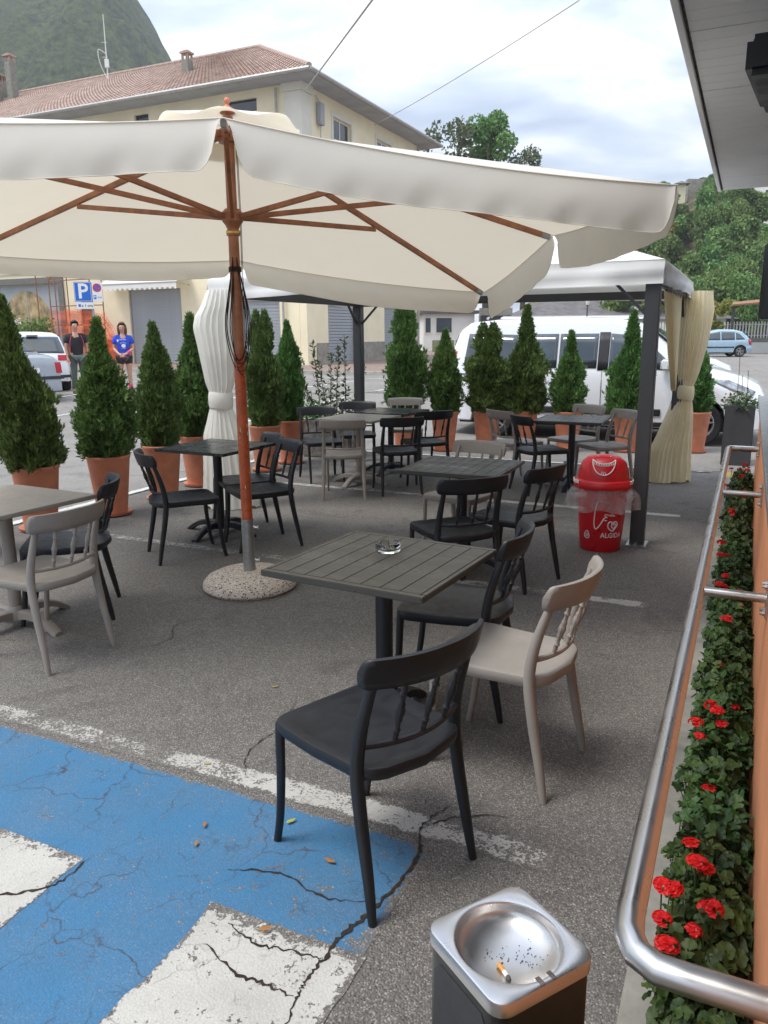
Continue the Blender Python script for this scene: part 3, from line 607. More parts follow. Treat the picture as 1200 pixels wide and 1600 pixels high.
# ------------------------------------------------------------------ tables
def table(x, y, ang, top, leg, label, planks=8, z=0.0, name='table'):
    t = thing('table', label, 'table', (x, y, z), math.radians(ang), 'square terrace tables'); h = 0.35
    if planks:
        fr = MB()
        for s in (-1, 1):
            fr.box(min(s*h, s*(h-0.03)), max(s*h, s*(h-0.03)), -h, h, 0.714, 0.738); fr.box(-h+0.031, h-0.031, min(s*h, s*(h-0.022)), max(s*h, s*(h-0.022)), 0.714, 0.738)
        fr.build('frame', top, t, bevel=0.0025)
        W = (2*h-0.044)/planks; pk = MB(); pk.box(-h+0.031, h-0.031, -W/2+0.0012, W/2-0.0012, 0.718, 0.7382); pme = pk.mesh('plank', top, bevel=0.0012)
        for i in range(planks): mobj('plank', pme, t, (0, -h+0.022+W*(i+0.5), 0))
        un = MB(); un.box(-h+0.02, h-0.02, -h+0.02, h-0.02, 0.706, 0.7155); un.build('underframe', leg, t)
    else:
        m = MB(); m.box(-h, h, -h, h, 0.716, 0.740); m.build('tabletop', top, t, bevel=0.004)
    m = MB(); m.lathe([(0.0, 0.06), (0.036, 0.06), (0.036, 0.70), (0.09, 0.702), (0.11, 0.7055), (0.0, 0.7055)], 20); m.build('post', leg, t, smooth=True)
    m = MB(); m.lathe([(0.0, 0.125), (0.045, 0.125), (0.055, 0.11), (0.055, 0.045), (0.0, 0.045)], 20); m.build('hub', leg, t, smooth=True)
    fm = MB(); rows = []
    for i in range(11):
        u = i/10; r = 0.045+0.30*u; zt = 0.105-0.085*u**2.2+0.012*math.sin(PI*u); zb = (0.05-0.05*u**1.2 if u < 0.85 else 0.0)+0.028*math.sin(PI*min(1, u/0.86)); w_ = 0.030-0.004*u
        if zb > zt-0.012: zb = zt-0.012
        rows.append([(r, -w_, zb), (r, -w_, zt-0.008), (r, -w_*0.5, zt), (r, w_*0.5, zt), (r, w_, zt-0.008), (r, w_, zb)])
    fm.grid(rows, True); fm.f.append(tuple(range(6))[::-1]); fm.f.append(tuple(60+k for k in range(6))); fm.mi += [0, 0]; fme = fm.mesh('foot', leg, smooth=True, sharp=45)
    for k in range(4): mobj('foot', fme, t, (0, 0, 0), PI/4*0+PI/2*k)
    return t
table(-0.003, 3.0, 60.5, 't_dark', 'dark', 'front dark slatted table with a glass ashtray on it')
table(0.545, 5.28, 66, 't_dark', 'dark', 'middle dark slatted table surrounded by two black chairs and a taupe one')
table(-1.375, 6.34, 62.5, 't_smooth', 'dark', 'charcoal table with a smooth top between the ivory curtain and parasol pole', 0)
table(-2.12, 4.22, 62, 't_grey', 'taupe', 'pale taupe table cut off by the left edge of the photo', 0)
table(-0.27, 8.52, 62, 't_grey', 'taupe', 'nearer half of the double table, with a taupe top', 0)
table(0.09, 9.24, 62, 't_smooth', 'dark', 'farther dark half of the double table', 6)
table(2.01, 8.22, 66, 't_dark', 'dark', 'dark slatted table at right, behind the red bin')
# glass ashtray
at_ = thing('ashtray', 'round clear glass ashtray on the front slatted table', 'ashtray', (0.015, 3.11, 0.7405), 0.4)
m = MB(); rows = []
for (r, z, nt_) in ((0.0, 0.0, 0), (0.047, 0.0, 0), (0.052, 0.004, 0), (0.053, 0.034, 1), (0.050, 0.038, 1), (0.045, 0.038, 1), (0.041, 0.033, 1), (0.039, 0.010, 0), (0.030, 0.008, 0), (0.0, 0.008, 0)):
    rows.append([(max(r, 1e-4)*math.cos(2*PI*k/48), max(r, 1e-4)*math.sin(2*PI*k/48), z-(0.011 if nt_ and (k % 16) in (0, 1, 15) else 0)) for k in range(48)])
m.grid(rows, True); m.build('bowl', 'trueglass', at_, smooth=True)
# ------------------------------------------------------------------ big wooden parasol
UX, UY = -0.889, 4.897
um = thing('parasol', 'huge cream rectangular parasol with wooden ribs on a red-brown pole', 'parasol', (UX, UY, 0), 0.167)
HA, HB, ZM, DR, TX, TY = 2.014, 1.495, 2.316, 0.118, -0.094, 0.157   # local x right, local y away; near edge rides higher
def rimz(i, j): return ZM+TX*i-TY*j-(DR if abs(i) > .5 and abs(j) > .5 else 0)+(0.09 if (i, j) == (-1, 1) else 0.03 if (i, j) == (0, 1) else 0)
tips = [(-1, -1), (0, -1), (1, -1), (1, 0), (1, 1), (0, 1), (-1, 1), (-1, 0)]
TP = [Vector((HA*i, HB*j, rimz(i, j))) for i, j in tips]
APEX = Vector((0, 0, 2.80))
# the rear right corner is pulled in a little so that it clears the gazebo beam
_M = Matrix.Translation((UX, UY, 0)) @ Matrix.Rotation(0.167, 4, 'Z'); _w = _M @ TP[4]; _c = Vector((0, 0, CAM_H)); TP[4] = _M.inverted() @ (_c+(_w-_c)*0.92)
m = MB(); inner = 0.10
for k in range(8):
    p, q = TP[k], TP[(k+1) % 8]; rows = []; d_ = (q-p).normalized(); en_ = Vector((d_.y, -d_.x, 0)).normalized(); en_ = en_ if en_.dot((p+q)/2) > 0 else -en_
    for s in range(13):
        u = inner+(1-inner)*s/12; row = []
        for t in range(13):
            v = t/12; e_ = p.lerp(q, v); pt = APEX.lerp(e_, u); sg = 4*v*(1-v)
            pt.z += -0.035*sg*u*math.sin(PI*u*0.5)+0.010; 
            pt += -en_*0.02*sg*u**4
            row.append(pt)
        rows.append(row)
    m.grid(rows)
cn = m.build('canopy', 'canvas', um, smooth=True, fix=False, sharp=80)
def valance(p, q, seed, drop=0.195, out=0.035, nseg=72, gap=0.035, name='valance', mat='canvas', flare=1.0, parent=None, z_off=0.010, scal=None, fold=1.0):
    r = random.Random(seed); L = (q-p).length; d = (q-p)/L; n = Vector((d.y, -d.x, 0)).normalized(); c_ = (p+q)/2
    if n.dot(Vector((c_.x, c_.y, 0))) < 0 and flare > 0: n = -n
    ph = [r.uniform(0, 6.3) for _ in range(4)]; rows = []
    m = MB(); cols = []
    for i in range(nseg+1):
        u = i/nseg; sg = 4*u*(1-u); dd = min(u, 1-u)*L; cor = min(1.0, max(0.0, (dd-gap*0.3)/0.10)); dropu = drop*(0.30+0.70*math.sqrt(1-(1-cor)**2))
        top = p+d*(L*u); top.z += z_off-0.035*sg*1.0; top += -n*0.02*sg
        sh = gap*(1 if u < 0.5 else -1)*max(0.0, 1-dd/0.12)
        col = []
        for j in range(9):
            v = j/8; w_ = (0.0035*math.sin(u*L*7+ph[0]+v*2.5)+0.0045*math.sin(u*L*19+ph[1]+v*4)*v+0.0035*math.sin(u*L*38+ph[2]+v*5)*v*v)*v*fold
            q_ = top+n*(out*v*v*0.8+0.02*math.sin(PI*v)*0.8+w_)+d*(sh*v**0.5+0.008*math.sin(u*L*9+ph[3])*v); q_.z -= dropu*v+0.008*v*math.sin(u*L*4.2+ph[2])
            col.append(q_)
        cols.append(col)
    m.grid(cols); o = m.build(name, mat, parent, smooth=True, fix=False, sharp=85)
    sd_ = MB(); sd_.tube([c[8]+n*0.001 for c in cols], 0.0022, 5); sd_.tube([c[0]+n*0.002 for c in cols], 0.003, 5); sd_.build('hem', mat, o, smooth=True)
    return o
for k in range(8): valance(TP[k], TP[(k+1) % 8], 10+k, parent=um, drop={5: 0.13, 4: 0.17}.get(k, 0.205))
# vent cap with wavy edge
m = MB(); rows = []
for s in range(9):
    u = s/8; row = []
    for k in range(64):
        a = 2*PI*k/64; ca, sa = math.cos(a), math.sin(a); rr_ = 0.36/max(abs(ca), abs(sa))**0.3; rr_ *= u
        wv = 0.016*math.cos(8*a+0.6)*u**3
        row.append((rr_*ca*1.15, rr_*sa*0.9, 2.885-0.115*u**1.3+wv-TY*0.30*sa*u))
    rows.append(row)
m.grid(rows, True); m.build('vent_cap', 'canvas', um, smooth=True, fix=False, sharp=85)
# pole in two varnishes, finial, hubs
m = MB(); m.tube([(0, 0, 1.50), (0, 0, 1.9), (0, 0, 2.22), (0, 0, 2.86)], [0.0345, 0.034, 0.031, 0.030], 20); m.build('upper_pole', 'wood', um, smooth=True)
m = MB(); m.tube([(0, 0, 0.46), (0, 0, 1.51)], 0.0355, 20); m.build('lower_pole', 'pole_or', um, smooth=True)
m = MB()
for k in range(9):
    zz = 0.6+rnd.random()*0.85; sz_ = rnd.uniform(.3, 1.1); a = rnd.uniform(-2.2, -0.6); m.box(-0.0025*sz_, 0.0025*sz_, -0.0008, 0.0008, -0.012*sz_, 0.014*sz_, Matrix.Translation((0.0358*math.cos(a), 0.0358*math.sin(a), zz)) @ Matrix.Rotation(a+PI/2, 4, 'Z'))
tag(m.build('chipped_varnish', 'curtain', um), kind='stuff')
m = MB(); m.lathe([(0.0, 2.965), (0.010, 2.962), (0.018, 2.950), (0.018, 2.938), (0.010, 2.928), (0.018, 2.915), (0.04, 2.90), (0.045, 2.88), (0.0, 2.87)], 16); m.build('finial', 'terra', um, smooth=True)
m = MB(); m.lathe([(0.03, 2.72), (0.06, 2.72), (0.065, 2.76), (0.055, 2.79), (0.03, 2.79)], 20); m.build('top_hub', 'wood', um, smooth=True)
HZ = 2.315
m = MB(); m.lathe([(0.031, HZ-0.11), (0.040, HZ-0.11), (0.042, HZ-0.085), (0.034, HZ-0.075), (0.045, HZ-0.05), (0.062, HZ-0.03), (0.062, HZ+0.02), (0.045, HZ+0.04), (0.029, HZ+0.04)], 24); m.build('slider_hub', 'wood', um, smooth=True)
m = MB(); m.lathe([(0.030, HZ-0.10), (0.0425, HZ-0.098), (0.0425, HZ-0.086), (0.030, HZ-0.084)], 20); m.build('brass_ring', 'brass', um, smooth=True)
for k in range(8):
    tp = TP[k]; top = Vector((tp.x, tp.y, 0)).normalized()*0.05+Vector((0, 0, 2.765)); tip = tp.lerp(APEX, 0.01)+Vector((0, 0, -0.008))
    f_ = 0.50 if k % 2 == 0 else 0.56
    cap = top.lerp(tip, 0.972); m = MB(); m.bar(top, cap, 0.023, 0.034); rb = m.build('rib', 'wood', um, bevel=0.002)
    m = MB(); m.bar(cap, tip, 0.025, 0.034); m.build('tip_cap', 'signgrey', rb, bevel=0.002)
    mid = top.lerp(tip, f_)+Vector((0, 0, -0.028)); h0 = Vector((tp.x, tp.y, 0)).normalized()*0.055+Vector((0, 0, HZ-0.005))
    m = MB(); m.bar(h0, mid, 0.020, 0.030); m.build('strut', 'wood', um, bevel=0.002)
# pulley rope and the loops hanging at the pole
m = MB()
for dx_ in (0.040, 0.046): m.tube([(dx_, -0.012, 2.75), (dx_+0.004, -0.014, 2.3), (dx_-0.002, -0.016, 1.80), (dx_, -0.015, 1.5)], 0.0022, 6)
for k in range(7):
    w_ = 0.05+0.009*(k % 4); x0 = 0.004+0.012*math.sin(k*2.1); zb = 1.49-0.02*(k % 5); tp_ = 2.02+0.01*k
    m.tube(curve_pts([(-0.010, -0.040, tp_), (x0-w_*0.62, -0.043, 1.86), (x0-w_, -0.045, 1.66), (x0-w_*0.4, -0.048, zb), (x0+w_*0.5, -0.048, zb+0.01), (x0+w_, -0.045, 1.67), (x0+w_*0.62, -0.043, 1.88), (0.012, -0.040, tp_)], 6), 0.0025, 5)
for k in range(5): m.tube([(0.0365*math.cos(a), 0.0365*math.sin(a), 2.0+0.006*k) for a in [2*PI*q/16 for q in range(17)]], 0.0026, 5)
m.build('rope', 'rope', um, smooth=True)
# steel sleeve with clamp screws, gravel concrete base
m = MB(); m.lathe([(0.0, 0.10), (0.036, 0.10), (0.036, 0.46), (0.040, 0.462), (0.040, 0.10)], 20); m.lathe([(0.033, 0.100), (0.052, 0.100), (0.052, 0.108), (0.034, 0.110)], 20); m.build('steel_sleeve', 'steel', um, smooth=True)
for zz in (0.185, 0.405):
    m = MB(); m.tube([(0.03, -0.01, zz), (0.068, -0.02, zz)], 0.006, 8); m.lathe([(0.0, 0.036), (0.011, 0.036), (0.011, 0.046), (0.0, 0.046)], 10, (0, -0.01, zz), 'x'); m.box(0.062, 0.068, -0.045, 0.008, zz-0.007, zz+0.007); m.build('clamp_screw', 'inox', um, smooth=True)
m = MB(); m.lathe([(0.0, 0.0), (0.29, 0.0), (0.308, 0.02), (0.306, 0.045), (0.28, 0.075), (0.225, 0.100), (0.14, 0.115), (0.06, 0.118), (0.0, 0.118)], 56); m.build('base', 'terrazzo', um, smooth=True)
# ------------------------------------------------------------------ gazebo
GO = Vector((1.985, 5.875, 0)); GW, GD = 3.87, 2.88
gzb = thing('gazebo', 'white canvas gazebo on square charcoal posts behind the parasol', 'gazebo', tuple(GO), ANG)   # local x away along the bar, local y to the left
HZE, HZB = 2.13, 1.955
cor = [(0, 0), (GD, 0), (GD, GW), (0, GW)]
for i, (x, y) in enumerate(cor):
    m = MB(); m.box(x-.053, x+.053, y-.053, y+.053, 0.004, HZE-0.05); po = m.build('post', 'gpost', gzb, bevel=0.006)
    m = MB(); m.box(x-.10, x+.10, y-.075, y+.075, 0.001, 0.009); m.box(x-.10, x+.10, y-.011, y+.011, 0.0092, 0.03); m.build('foot_plate', 'steel', po, bevel=0.002)
    for j, (dx_, dy_) in enumerate(((1 if x == 0 else -1, 0), (0, 1 if y == 0 else -1))):
        m = MB(); o_ = 0.062; m.bar((x+dx_*0.05, y+dy_*0.05, HZB-0.20), (x+dx_*0.28, y+dy_*0.28, HZB+0.03), 0.022, 0.022); m.build('brace', 'gpost', gzb)
for a_, b_ in (((0.055, 0), (GD-0.055, 0)), ((GD, 0.055), (GD, GW-0.055)), ((0.055, GW), (GD-0.055, GW)), ((0, 0.055), (0, GW-0.055))):
    m = MB(); m.bar((a_[0], a_[1], HZB+0.055), (b_[0], b_[1], HZB+0.055), 0.045, 0.085); m.build('beam', 'gpost', gzb, bevel=0.004)
c0 = [Vector((-0.07, -0.07, HZE)), Vector((GD+0.07, -0.07, HZE)), Vector((GD+0.07, GW+0.07, HZE)), Vector((-0.07, GW+0.07, HZE))]; pk_ = Vector((GD/2, GW/2, 2.83))
m = MB()
for k in range(4):
    p, q = c0[k], c0[(k+1) % 4]; rows = []
    for s in range(11):
        u = s/10; rows.append([pk_.lerp(p.lerp(q, t/14), u)+Vector((0, 0, -0.05*math.sin(PI*u)*(4*(t/14)*(1-t/14)))) for t in range(15)])
    m.grid(rows)
m.build('canopy', 'gcanvas', gzb, smooth=True, fix=False, sharp=60)
def gval(p, q, seed):
    r = random.Random(seed); L = (q-p).length; d = (q-p)/L; n = Vector((d.y, -d.x, 0)); ph = [r.uniform(0, 6) for _ in range(4)]; cols = []; m = MB(); N = int(L/0.05)
    for i in range(N+1):
        u = i/N; col = []
        for j in range(7):
            v = j/6; q_ = p+d*(L*u)+n*(0.012*v+0.014*v*math.sin(u*L*7+ph[0]+2*v)+0.008*v*math.sin(u*L*17+ph[1])+0.006*math.sin(v*9+u*4)); q_.z -= 0.175*v+v*(0.012*math.sin(u*L*2.3+ph[2])-0.02*4*u*(1-u)); col.append(q_)
        cols.append(col)
    m.grid(cols); m.build('valance', 'gcanvas', gzb, smooth=True, fix=False, sharp=80)
for k in range(4): gval(c0[k], c0[(k+1) % 4], 40+k)
def curtain(name_label, x, y, rz, key, mat, ztie, pleats=17, seed=1, flare=None):
    """pleated curtain gathered by a tie; key = [(z, cx, cy, half width, half depth)]"""
    t = thing('curtain', name_label, 'curtain', (x, y, 0), rz); r = random.Random(seed); ph = [r.uniform(0, 6.3) for _ in range(6)]
    zs = [k[0] for k in key]; rows = []; N = 220; NZ = 70
    for i in range(NZ+1):
        z = zs[0]+(zs[-1]-zs[0])*i/NZ; cx, cy, hw, hd = [float(np.interp(z, zs, [k[c_] for k in key])) for c_ in (1, 2, 3, 4)]; row = []
        for k in range(N):
            a = 2*PI*k/N; am = 0.085+0.05*math.sin(2*a+ph[0]+z); sn_ = math.sin(pleats*a+1.6*math.sin(2*a+ph[1])+0.7*math.sin(z*2+ph[2])); wv = am*(1-2*abs(sn_)**0.6)+0.02*math.sin(31*a+z*7)*math.sin(z*5+a)+0.06*math.sin(5*a+ph[3]+z*1.3)
            g = 1+wv*(0.8 if abs(z-ztie) > 0.1 else 0.35)
            zz = z+(0.03*math.sin(3*a+ph[4])+0.02*math.sin(7*a) if i == 0 else 0)
            row.append((cx+hw*math.cos(a)*(1+0.35*wv), cy+hd*math.sin(a)*g, max(0.006, zz)))
        rows.append(row)
    m = MB(); m.grid(rows, True); m.build('fabric', mat, t, smooth=True, sharp=85)
    cx, cy, hw, hd = [float(np.interp(ztie, zs, [k[c_] for k in key])) for c_ in (1, 2, 3, 4)]
    m = MB(); m.grid([[(cx+(hw*1.10+o_)*math.cos(2*PI*k/40), cy+(hd*1.2+o_)*math.sin(2*PI*k/40), ztie+dz+0.008*math.sin(2*PI*k/20)) for k in range(40)] for dz, o_ in ((-0.075, -0.003), (-0.05, 0.004), (0, 0.006), (0.05, 0.004), (0.075, -0.003))], True)
    m.build('tie_band', mat, t, smooth=True, sharp=80)
    return t
curtain('ivory curtain tied at the waist, hanging on the left gazebo post', -1.51, 7.36, 0.0,
  [(0.0, 0.03, 0, 0.27, 0.17), (0.3, 0.02, 0, 0.235, 0.15), (0.7, -0.01, 0, 0.185, 0.12), (0.97, -0.02, 0, 0.100, 0.09), (1.09, -0.02, 0, 0.100, 0.09), (1.2, -0.02, 0, 0.135, 0.10), (1.45, -0.03, 0, 0.165, 0.12), (1.70, -0.045, 0, 0.195, 0.12), (1.80, -0.03, 0, 0.185, 0.12), (1.88, 0.0, 0, 0.160, 0.12), (2.03, 0.03, 0, 0.12, 0.11)], 'curtain_w', 1.03, 8, 3)
curtain('yellowish cream curtain tied on the right rear gazebo post, before the van wheel', 3.27, 8.50, 0.0,
  [(0.0, -0.11, 0, 0.26, 0.17), (0.35, -0.09, 0, 0.225, 0.15), (0.75, -0.02, 0, 0.14, 0.12), (0.92, 0.0, 0, 0.093, 0.09), (1.04, 0.0, 0, 0.098, 0.09), (1.2, 0.01, 0, 0.14, 0.11), (1.5, 0.03, 0, 0.185, 0.13), (1.85, 0.05, 0, 0.20, 0.14), (2.04, 0.04, 0, 0.18, 0.13)], 'curtain', 0.98, 13, 5)
# open length of curtain between the two right posts, hanging from a track
m = MB(); t = thing('curtain', 'cream curtain panel drawn loosely from the near post to the tied rear curtain', 'curtain', (0, 0, 0)); rows = []
for i in range(31):
    v = i/30; row = []
    for k in range(61):
        u = k/60; s0 = 1.15+1.35*u; s0 = s0+(2.62-s0)*min(1, max(0, (v-0.0)))**1.1*0.9
        P0 = G(0, 0)+GO+E1*s0+E2*(0.02+0.035*math.sin(u*34+v*1.5)*(1-0.3*v)); row.append((P0.x, P0.y, 2.02-0.95*v-0.05*math.sin(u*PI)))
    rows.append(row)
m.grid(rows); m.build('fabric', 'curtain', t, smooth=True, fix=False, sharp=85)
m = MB(); a_ = GO+E1*0.9; b_ = GO+E1*2.6; m.tube([(a_.x, a_.y, 2.045-.085), (b_.x, b_.y, 2.045-.085)], 0.008, 8); m.build('track', 'gpost', t)
# ------------------------------------------------------------------ red bin
bn = thing('rubbish_bin', 'red ice cream rubbish bin with a grinning swing lid and clear bag', 'bin', (1.66, 5.76, 0), -0.28)
def binr(z): return 0.150+0.038*min(1, z/0.48)
m = MB(); m.lathe([(0.0, 0.0), (0.140, 0.0), (0.150, 0.012), (0.168, 0.22), (0.186, 0.48), (0.188, 0.50), (0.18, 0.50)], 48, sy=0.85); m.build('body', 'red', bn, smooth=True)
m = MB(); m.lathe([(0.190, 0.485), (0.212, 0.487), (0.216, 0.50), (0.212, 0.535), (0.200, 0.545), (0.188, 0.55), (0.180, 0.62), (0.160, 0.675), (0.120, 0.712), (0.06, 0.728), (0.0, 0.732)], 48, sy=0.86); lid = m.build('lid', 'red', bn, smooth=True, sharp=50)
m = MB(); m.lathe([(0.2165, 0.520), (0.221, 0.522), (0.221, 0.545), (0.214, 0.5465)], 48, sy=0.86)
m.f = [f for f in m.f if abs(m.v[f[0]][0]) > 0.19]; m.mi = m.mi[:len(m.f)]; m.build('lid_edge', 'white', lid, smooth=True)
LP = [(0.188, 0.55), (0.180, 0.62), (0.160, 0.675), (0.120, 0.712), (0.06, 0.728)]
def lidsurf(px, h):
    # point on the lid front (towards -y) at sideways px and arc height h (0..1), pushed out slightly
    zz = float(np.interp(h, [0, .3, .55, .8, 1], [q[1] for q in LP])); r = float(np.interp(h, [0, .3, .55, .8, 1], [q[0] for q in LP]))+0.0035
    a = -PI/2+px/0.19*0.9*(0.19/max(r, 0.1)); return (r*math.cos(a), r*math.sin(a)*0.86, zz+0.0015)
m = MB(); m.tube([lidsurf(0.118*math.cos(a), 0.50+0.42*math.sin(a)) for a in [PI*0.02+2*PI*k/40 for k in range(41)]], 0.0018, 5); m.build('flap_edge', 'red', lid, smooth=True)
m = MB()
K_ = 1.28
smile = [(-0.098, 0.74), (-0.088, 0.48), (-0.055, 0.28), (0.0, 0.20), (0.055, 0.28), (0.088, 0.48), (0.098, 0.74)]
up = [(-0.098, 0.74), (-0.06, 0.62), (0.0, 0.56), (0.06, 0.62), (0.098, 0.74)]
for L_ in (smile, up): m.tube([lidsurf(p.x*0.98, p.y) for p in curve_pts([(a, b, 0) for a, b in L_], 6)], 0.0042, 6)
for k in range(8):
    x = -0.07+0.02*k; h0 = 0.62-0.06*(1-(x/0.08)**2); m.tube([lidsurf(x-0.009, h0), lidsurf(x-0.005, h0-0.08), lidsurf(x+0.005, h0-0.08), lidsurf(x+0.009, h0)], 0.0024, 5)
for x in (-0.012, 0.008): m.tube([lidsurf(x-0.008, 0.22), lidsurf(x-0.005, 0.30), lidsurf(x+0.005, 0.30), lidsurf(x+0.008, 0.22)], 0.0024, 5)
for x in (-0.062, 0.062): m.lathe([(0.0, 0.0), (0.006, 0.0), (0.006, 0.003), (0.0, 0.003)], 12, lidsurf(x, 0.93))
m.build('grin', 'white', lid, smooth=True)
m = MB(); rows = []
for i in range(15):
    v = i/14; row = []
    for k in range(90):
        a = 2*PI*k/90; fl = 0.16 if abs(math.cos(a)) > 0.75 else 0.0; side = max(0, abs(math.cos(a))-0.55)/0.45
        r = 0.196+0.02*v+side*0.065*min(1, v*2.5)**0.5+0.010*math.sin(9*a+v*3)*v+0.006*math.sin(17*a)*v
        if side <= 0: r = min(r, 0.198+0.010*math.sin(11*a)*v)
        row.append((r*math.cos(a), r*math.sin(a)*0.86, 0.485-(0.165+0.012*math.sin(5*a))*v))
    rows.append(row)
m.grid(rows, True); m.build('bin_bag', 'bag', bn, smooth=True, fix=False)
def wrap(px, z, o=0.0025):
    r = binr(z)+o; a = -PI/2+px/r; return (r*math.cos(a), r*math.sin(a)*0.85, z)
m = MB(); vs, fs = text_tris('ALGIDA', 0.052, True); m.add([wrap(x*0.95+0.088, y+0.135) for x, y, z in vs], fs); m.build('lettering', 'white', bn, fix=False)
m = MB()
def stroke(pts, r=0.004): m.tube([wrap(p.x, p.y) for p in curve_pts([(a, b, 0) for a, b in pts], 6)], r, 6)
stroke([(-0.03, 0.40), (-0.045, 0.33), (-0.05, 0.225), (-0.035, 0.185), (-0.005, 0.22), (0.02, 0.27)], 0.0045)
stroke([(0.055, 0.295), (0.03, 0.30), (0.028, 0.285), (0.045, 0.28), (0.025, 0.272), (0.022, 0.255), (0.045, 0.255)], 0.0035)
for x, h in ((0.062, 0.012), (0.076, 0.014), (0.09, 0.008)): stroke([(x, 0.285), (x+0.002, 0.285+h), (x+0.010, 0.285+h), (x+0.012, 0.285)], 0.003)
m.build('script', 'white', bn, smooth=True)
m = MB()
def heart(cx, cz, s, r):
    stroke([(cx+s*x, cz+s*z) for x, z in ((0.0, 0.45), (0.28, 0.95), (0.75, 0.95), (1.0, 0.5), (0.8, 0.0), (0.3, -0.55), (-0.05, -0.85), (-0.55, -0.65), (-0.95, -0.2), (-1.05, 0.35), (-0.85, 0.85), (-0.4, 1.0), (0.0, 0.45))], r)
heart(0.092, 0.205, 0.038, 0.0052); heart(0.10, 0.208, 0.019, 0.0042); m.build('heart_emblem', 'white', bn, smooth=True)
m = MB()
stroke([(-0.105, 0.165), (-0.125, 0.14), (-0.122, 0.112), (-0.09, 0.107), (-0.085, 0.13), (-0.095, 0.155), (-0.105, 0.165)], 0.003)
for z in (0.118, 0.128, 0.138): stroke([(-0.118, z), (-0.105, z+0.004), (-0.092, z)], 0.0022)
m.build('emblem', 'white', bn, smooth=True)
# ------------------------------------------------------------------ ashtray bin in the foreground
ab = thing('ashtray_bin', 'black outdoor ashtray bin with square brushed steel top and a cigarette butt', 'ashtray bin', (0.209, 1.138, 0), math.radians(30))
TZ = 0.60; hs = 0.106
def rsq(h, r, n=8):
    o = []
    for cx, cy, a0 in ((h-r, h-r, 0), (-h+r, h-r, PI/2), (-h+r, -h+r, PI), (h-r, -h+r, 3*PI/2)):
        for k in range(n+1): a = a0+PI/2*k/n; o.append((cx+r*math.cos(a), cy+r*math.sin(a)))
    return o
m = MB(); br = 0.094; rows = []
def sqpt(h, r, a):
    # point of a rounded square at polar angle a
    c_, s_ = math.cos(a), math.sin(a); k_ = h/max(abs(c_), abs(s_)); x, y = k_*c_, k_*s_; cx, cy = math.copysign(h-r, x), math.copysign(h-r, y)
    if abs(x) > h-r and abs(y) > h-r:
        b_ = cx*c_+cy*s_; k_ = b_+math.sqrt(max(0, b_*b_-(cx*cx+cy*cy-r*r))); x, y = k_*c_, k_*s_
    return x, y
o36 = [sqpt(hs, 0.03, 2*PI*k/96) for k in range(96)]; n = 96
def sqrow(h, r, z): return [(*sqpt(h, r, 2*PI*k/96), z) for k in range(96)]
def circrow(r, z):
    return [(r*math.cos(math.atan2(y, x)), r*math.sin(math.atan2(y, x)), z) for x, y in o36]
rows = [sqrow(hs-0.003, 0.028, TZ-0.028), sqrow(hs, 0.03, TZ-0.026), sqrow(hs, 0.03, TZ-0.004), sqrow(hs-0.0012, 0.029, TZ-0.001), sqrow(hs-0.004, 0.027, TZ), circrow(br+0.002, TZ), circrow(br-0.001, TZ-0.001), circrow(br-0.003, TZ-0.005)]
for k in range(1, 11):
    a = PI/2*k/10; rows.append(circrow(max(0.001, (br-0.003)*math.cos(a)), TZ-0.005-0.040*math.sin(a)**0.8))
m.grid(rows, True); top = m.build('steel_top', 'inox', ab, smooth=True, sharp=40)
for xx in (-0.012, 0.012):
    m = MB(); m.box(xx-0.0045, xx+0.0045, -0.104, -0.086, -0.001, 0.0012, Matrix.Translation((0, 0, TZ)) @ Matrix.Identity(4)); m.build('cigarette_rest', 'mould', top, bevel=0.001)
m = MB(); m.grid([sqrow(hs-0.004, 0.026, z) for z in (0.0, 0.3, TZ-0.020)], True); bd_ = m.build('body', 'black', ab, smooth=True, sharp=60)
m = MB(); pl = [(-0.075, 0.36), (0.075, 0.36), (0.075, 0.53), (0.060, 0.552), (-0.060, 0.552), (-0.075, 0.53)]
for s_, nm in ((1, 0), (-1, 0)):
    mm = MB(); fr_ = Matrix(((0, 0, -1, 0), (1, 0, 0, 0), (0, 1, 0, 0), (0, 0, 0, 1))); mm.prism(pl, 0.1015, 0.1035, Matrix.Rotation(0 if s_ > 0 else PI, 4, 'Z') @ fr_); mm.build('opening', 'ink', ab, bevel=0.0008)
m = MB(); ux = 0.0
rows = []
for (d_, r_) in ((0, 0.0001), (0, 0.0037), (0.011, 0.0037)): rows.append((d_, r_))
cg = thing('cigarette_butt', 'smoked cigarette butt with orange filter lying in the steel ashtray bowl', 'cigarette', (0.197, 1.112, TZ-0.0385), math.radians(-68))
m = MB(); m.lathe([(0.0, -0.016), (0.004, -0.016), (0.004, 0.002), (0.0, 0.002)], 12, (0, 0, 0), 'x'); m.build('filter', pm('cigarette_filter', (0.62, 0.30, 0.07), 0.8, bs=0.2, bscale=300), cg, smooth=True)
m = MB(); m.lathe([(0.0, 0.002), (0.0039, 0.002), (0.0038, 0.013), (0.0, 0.013)], 12, (0, 0, 0), 'x'); m.build('paper', 'white', cg, smooth=True)
m = MB(); m.lathe([(0.0, 0.0131), (0.0037, 0.0131), (0.0042, 0.017), (0.003, 0.021), (0.0, 0.022)], 10, (0, 0, 0), 'x'); m.build('ash', 'mould', cg, smooth=True)
m = MB(); ra = random.Random(5)
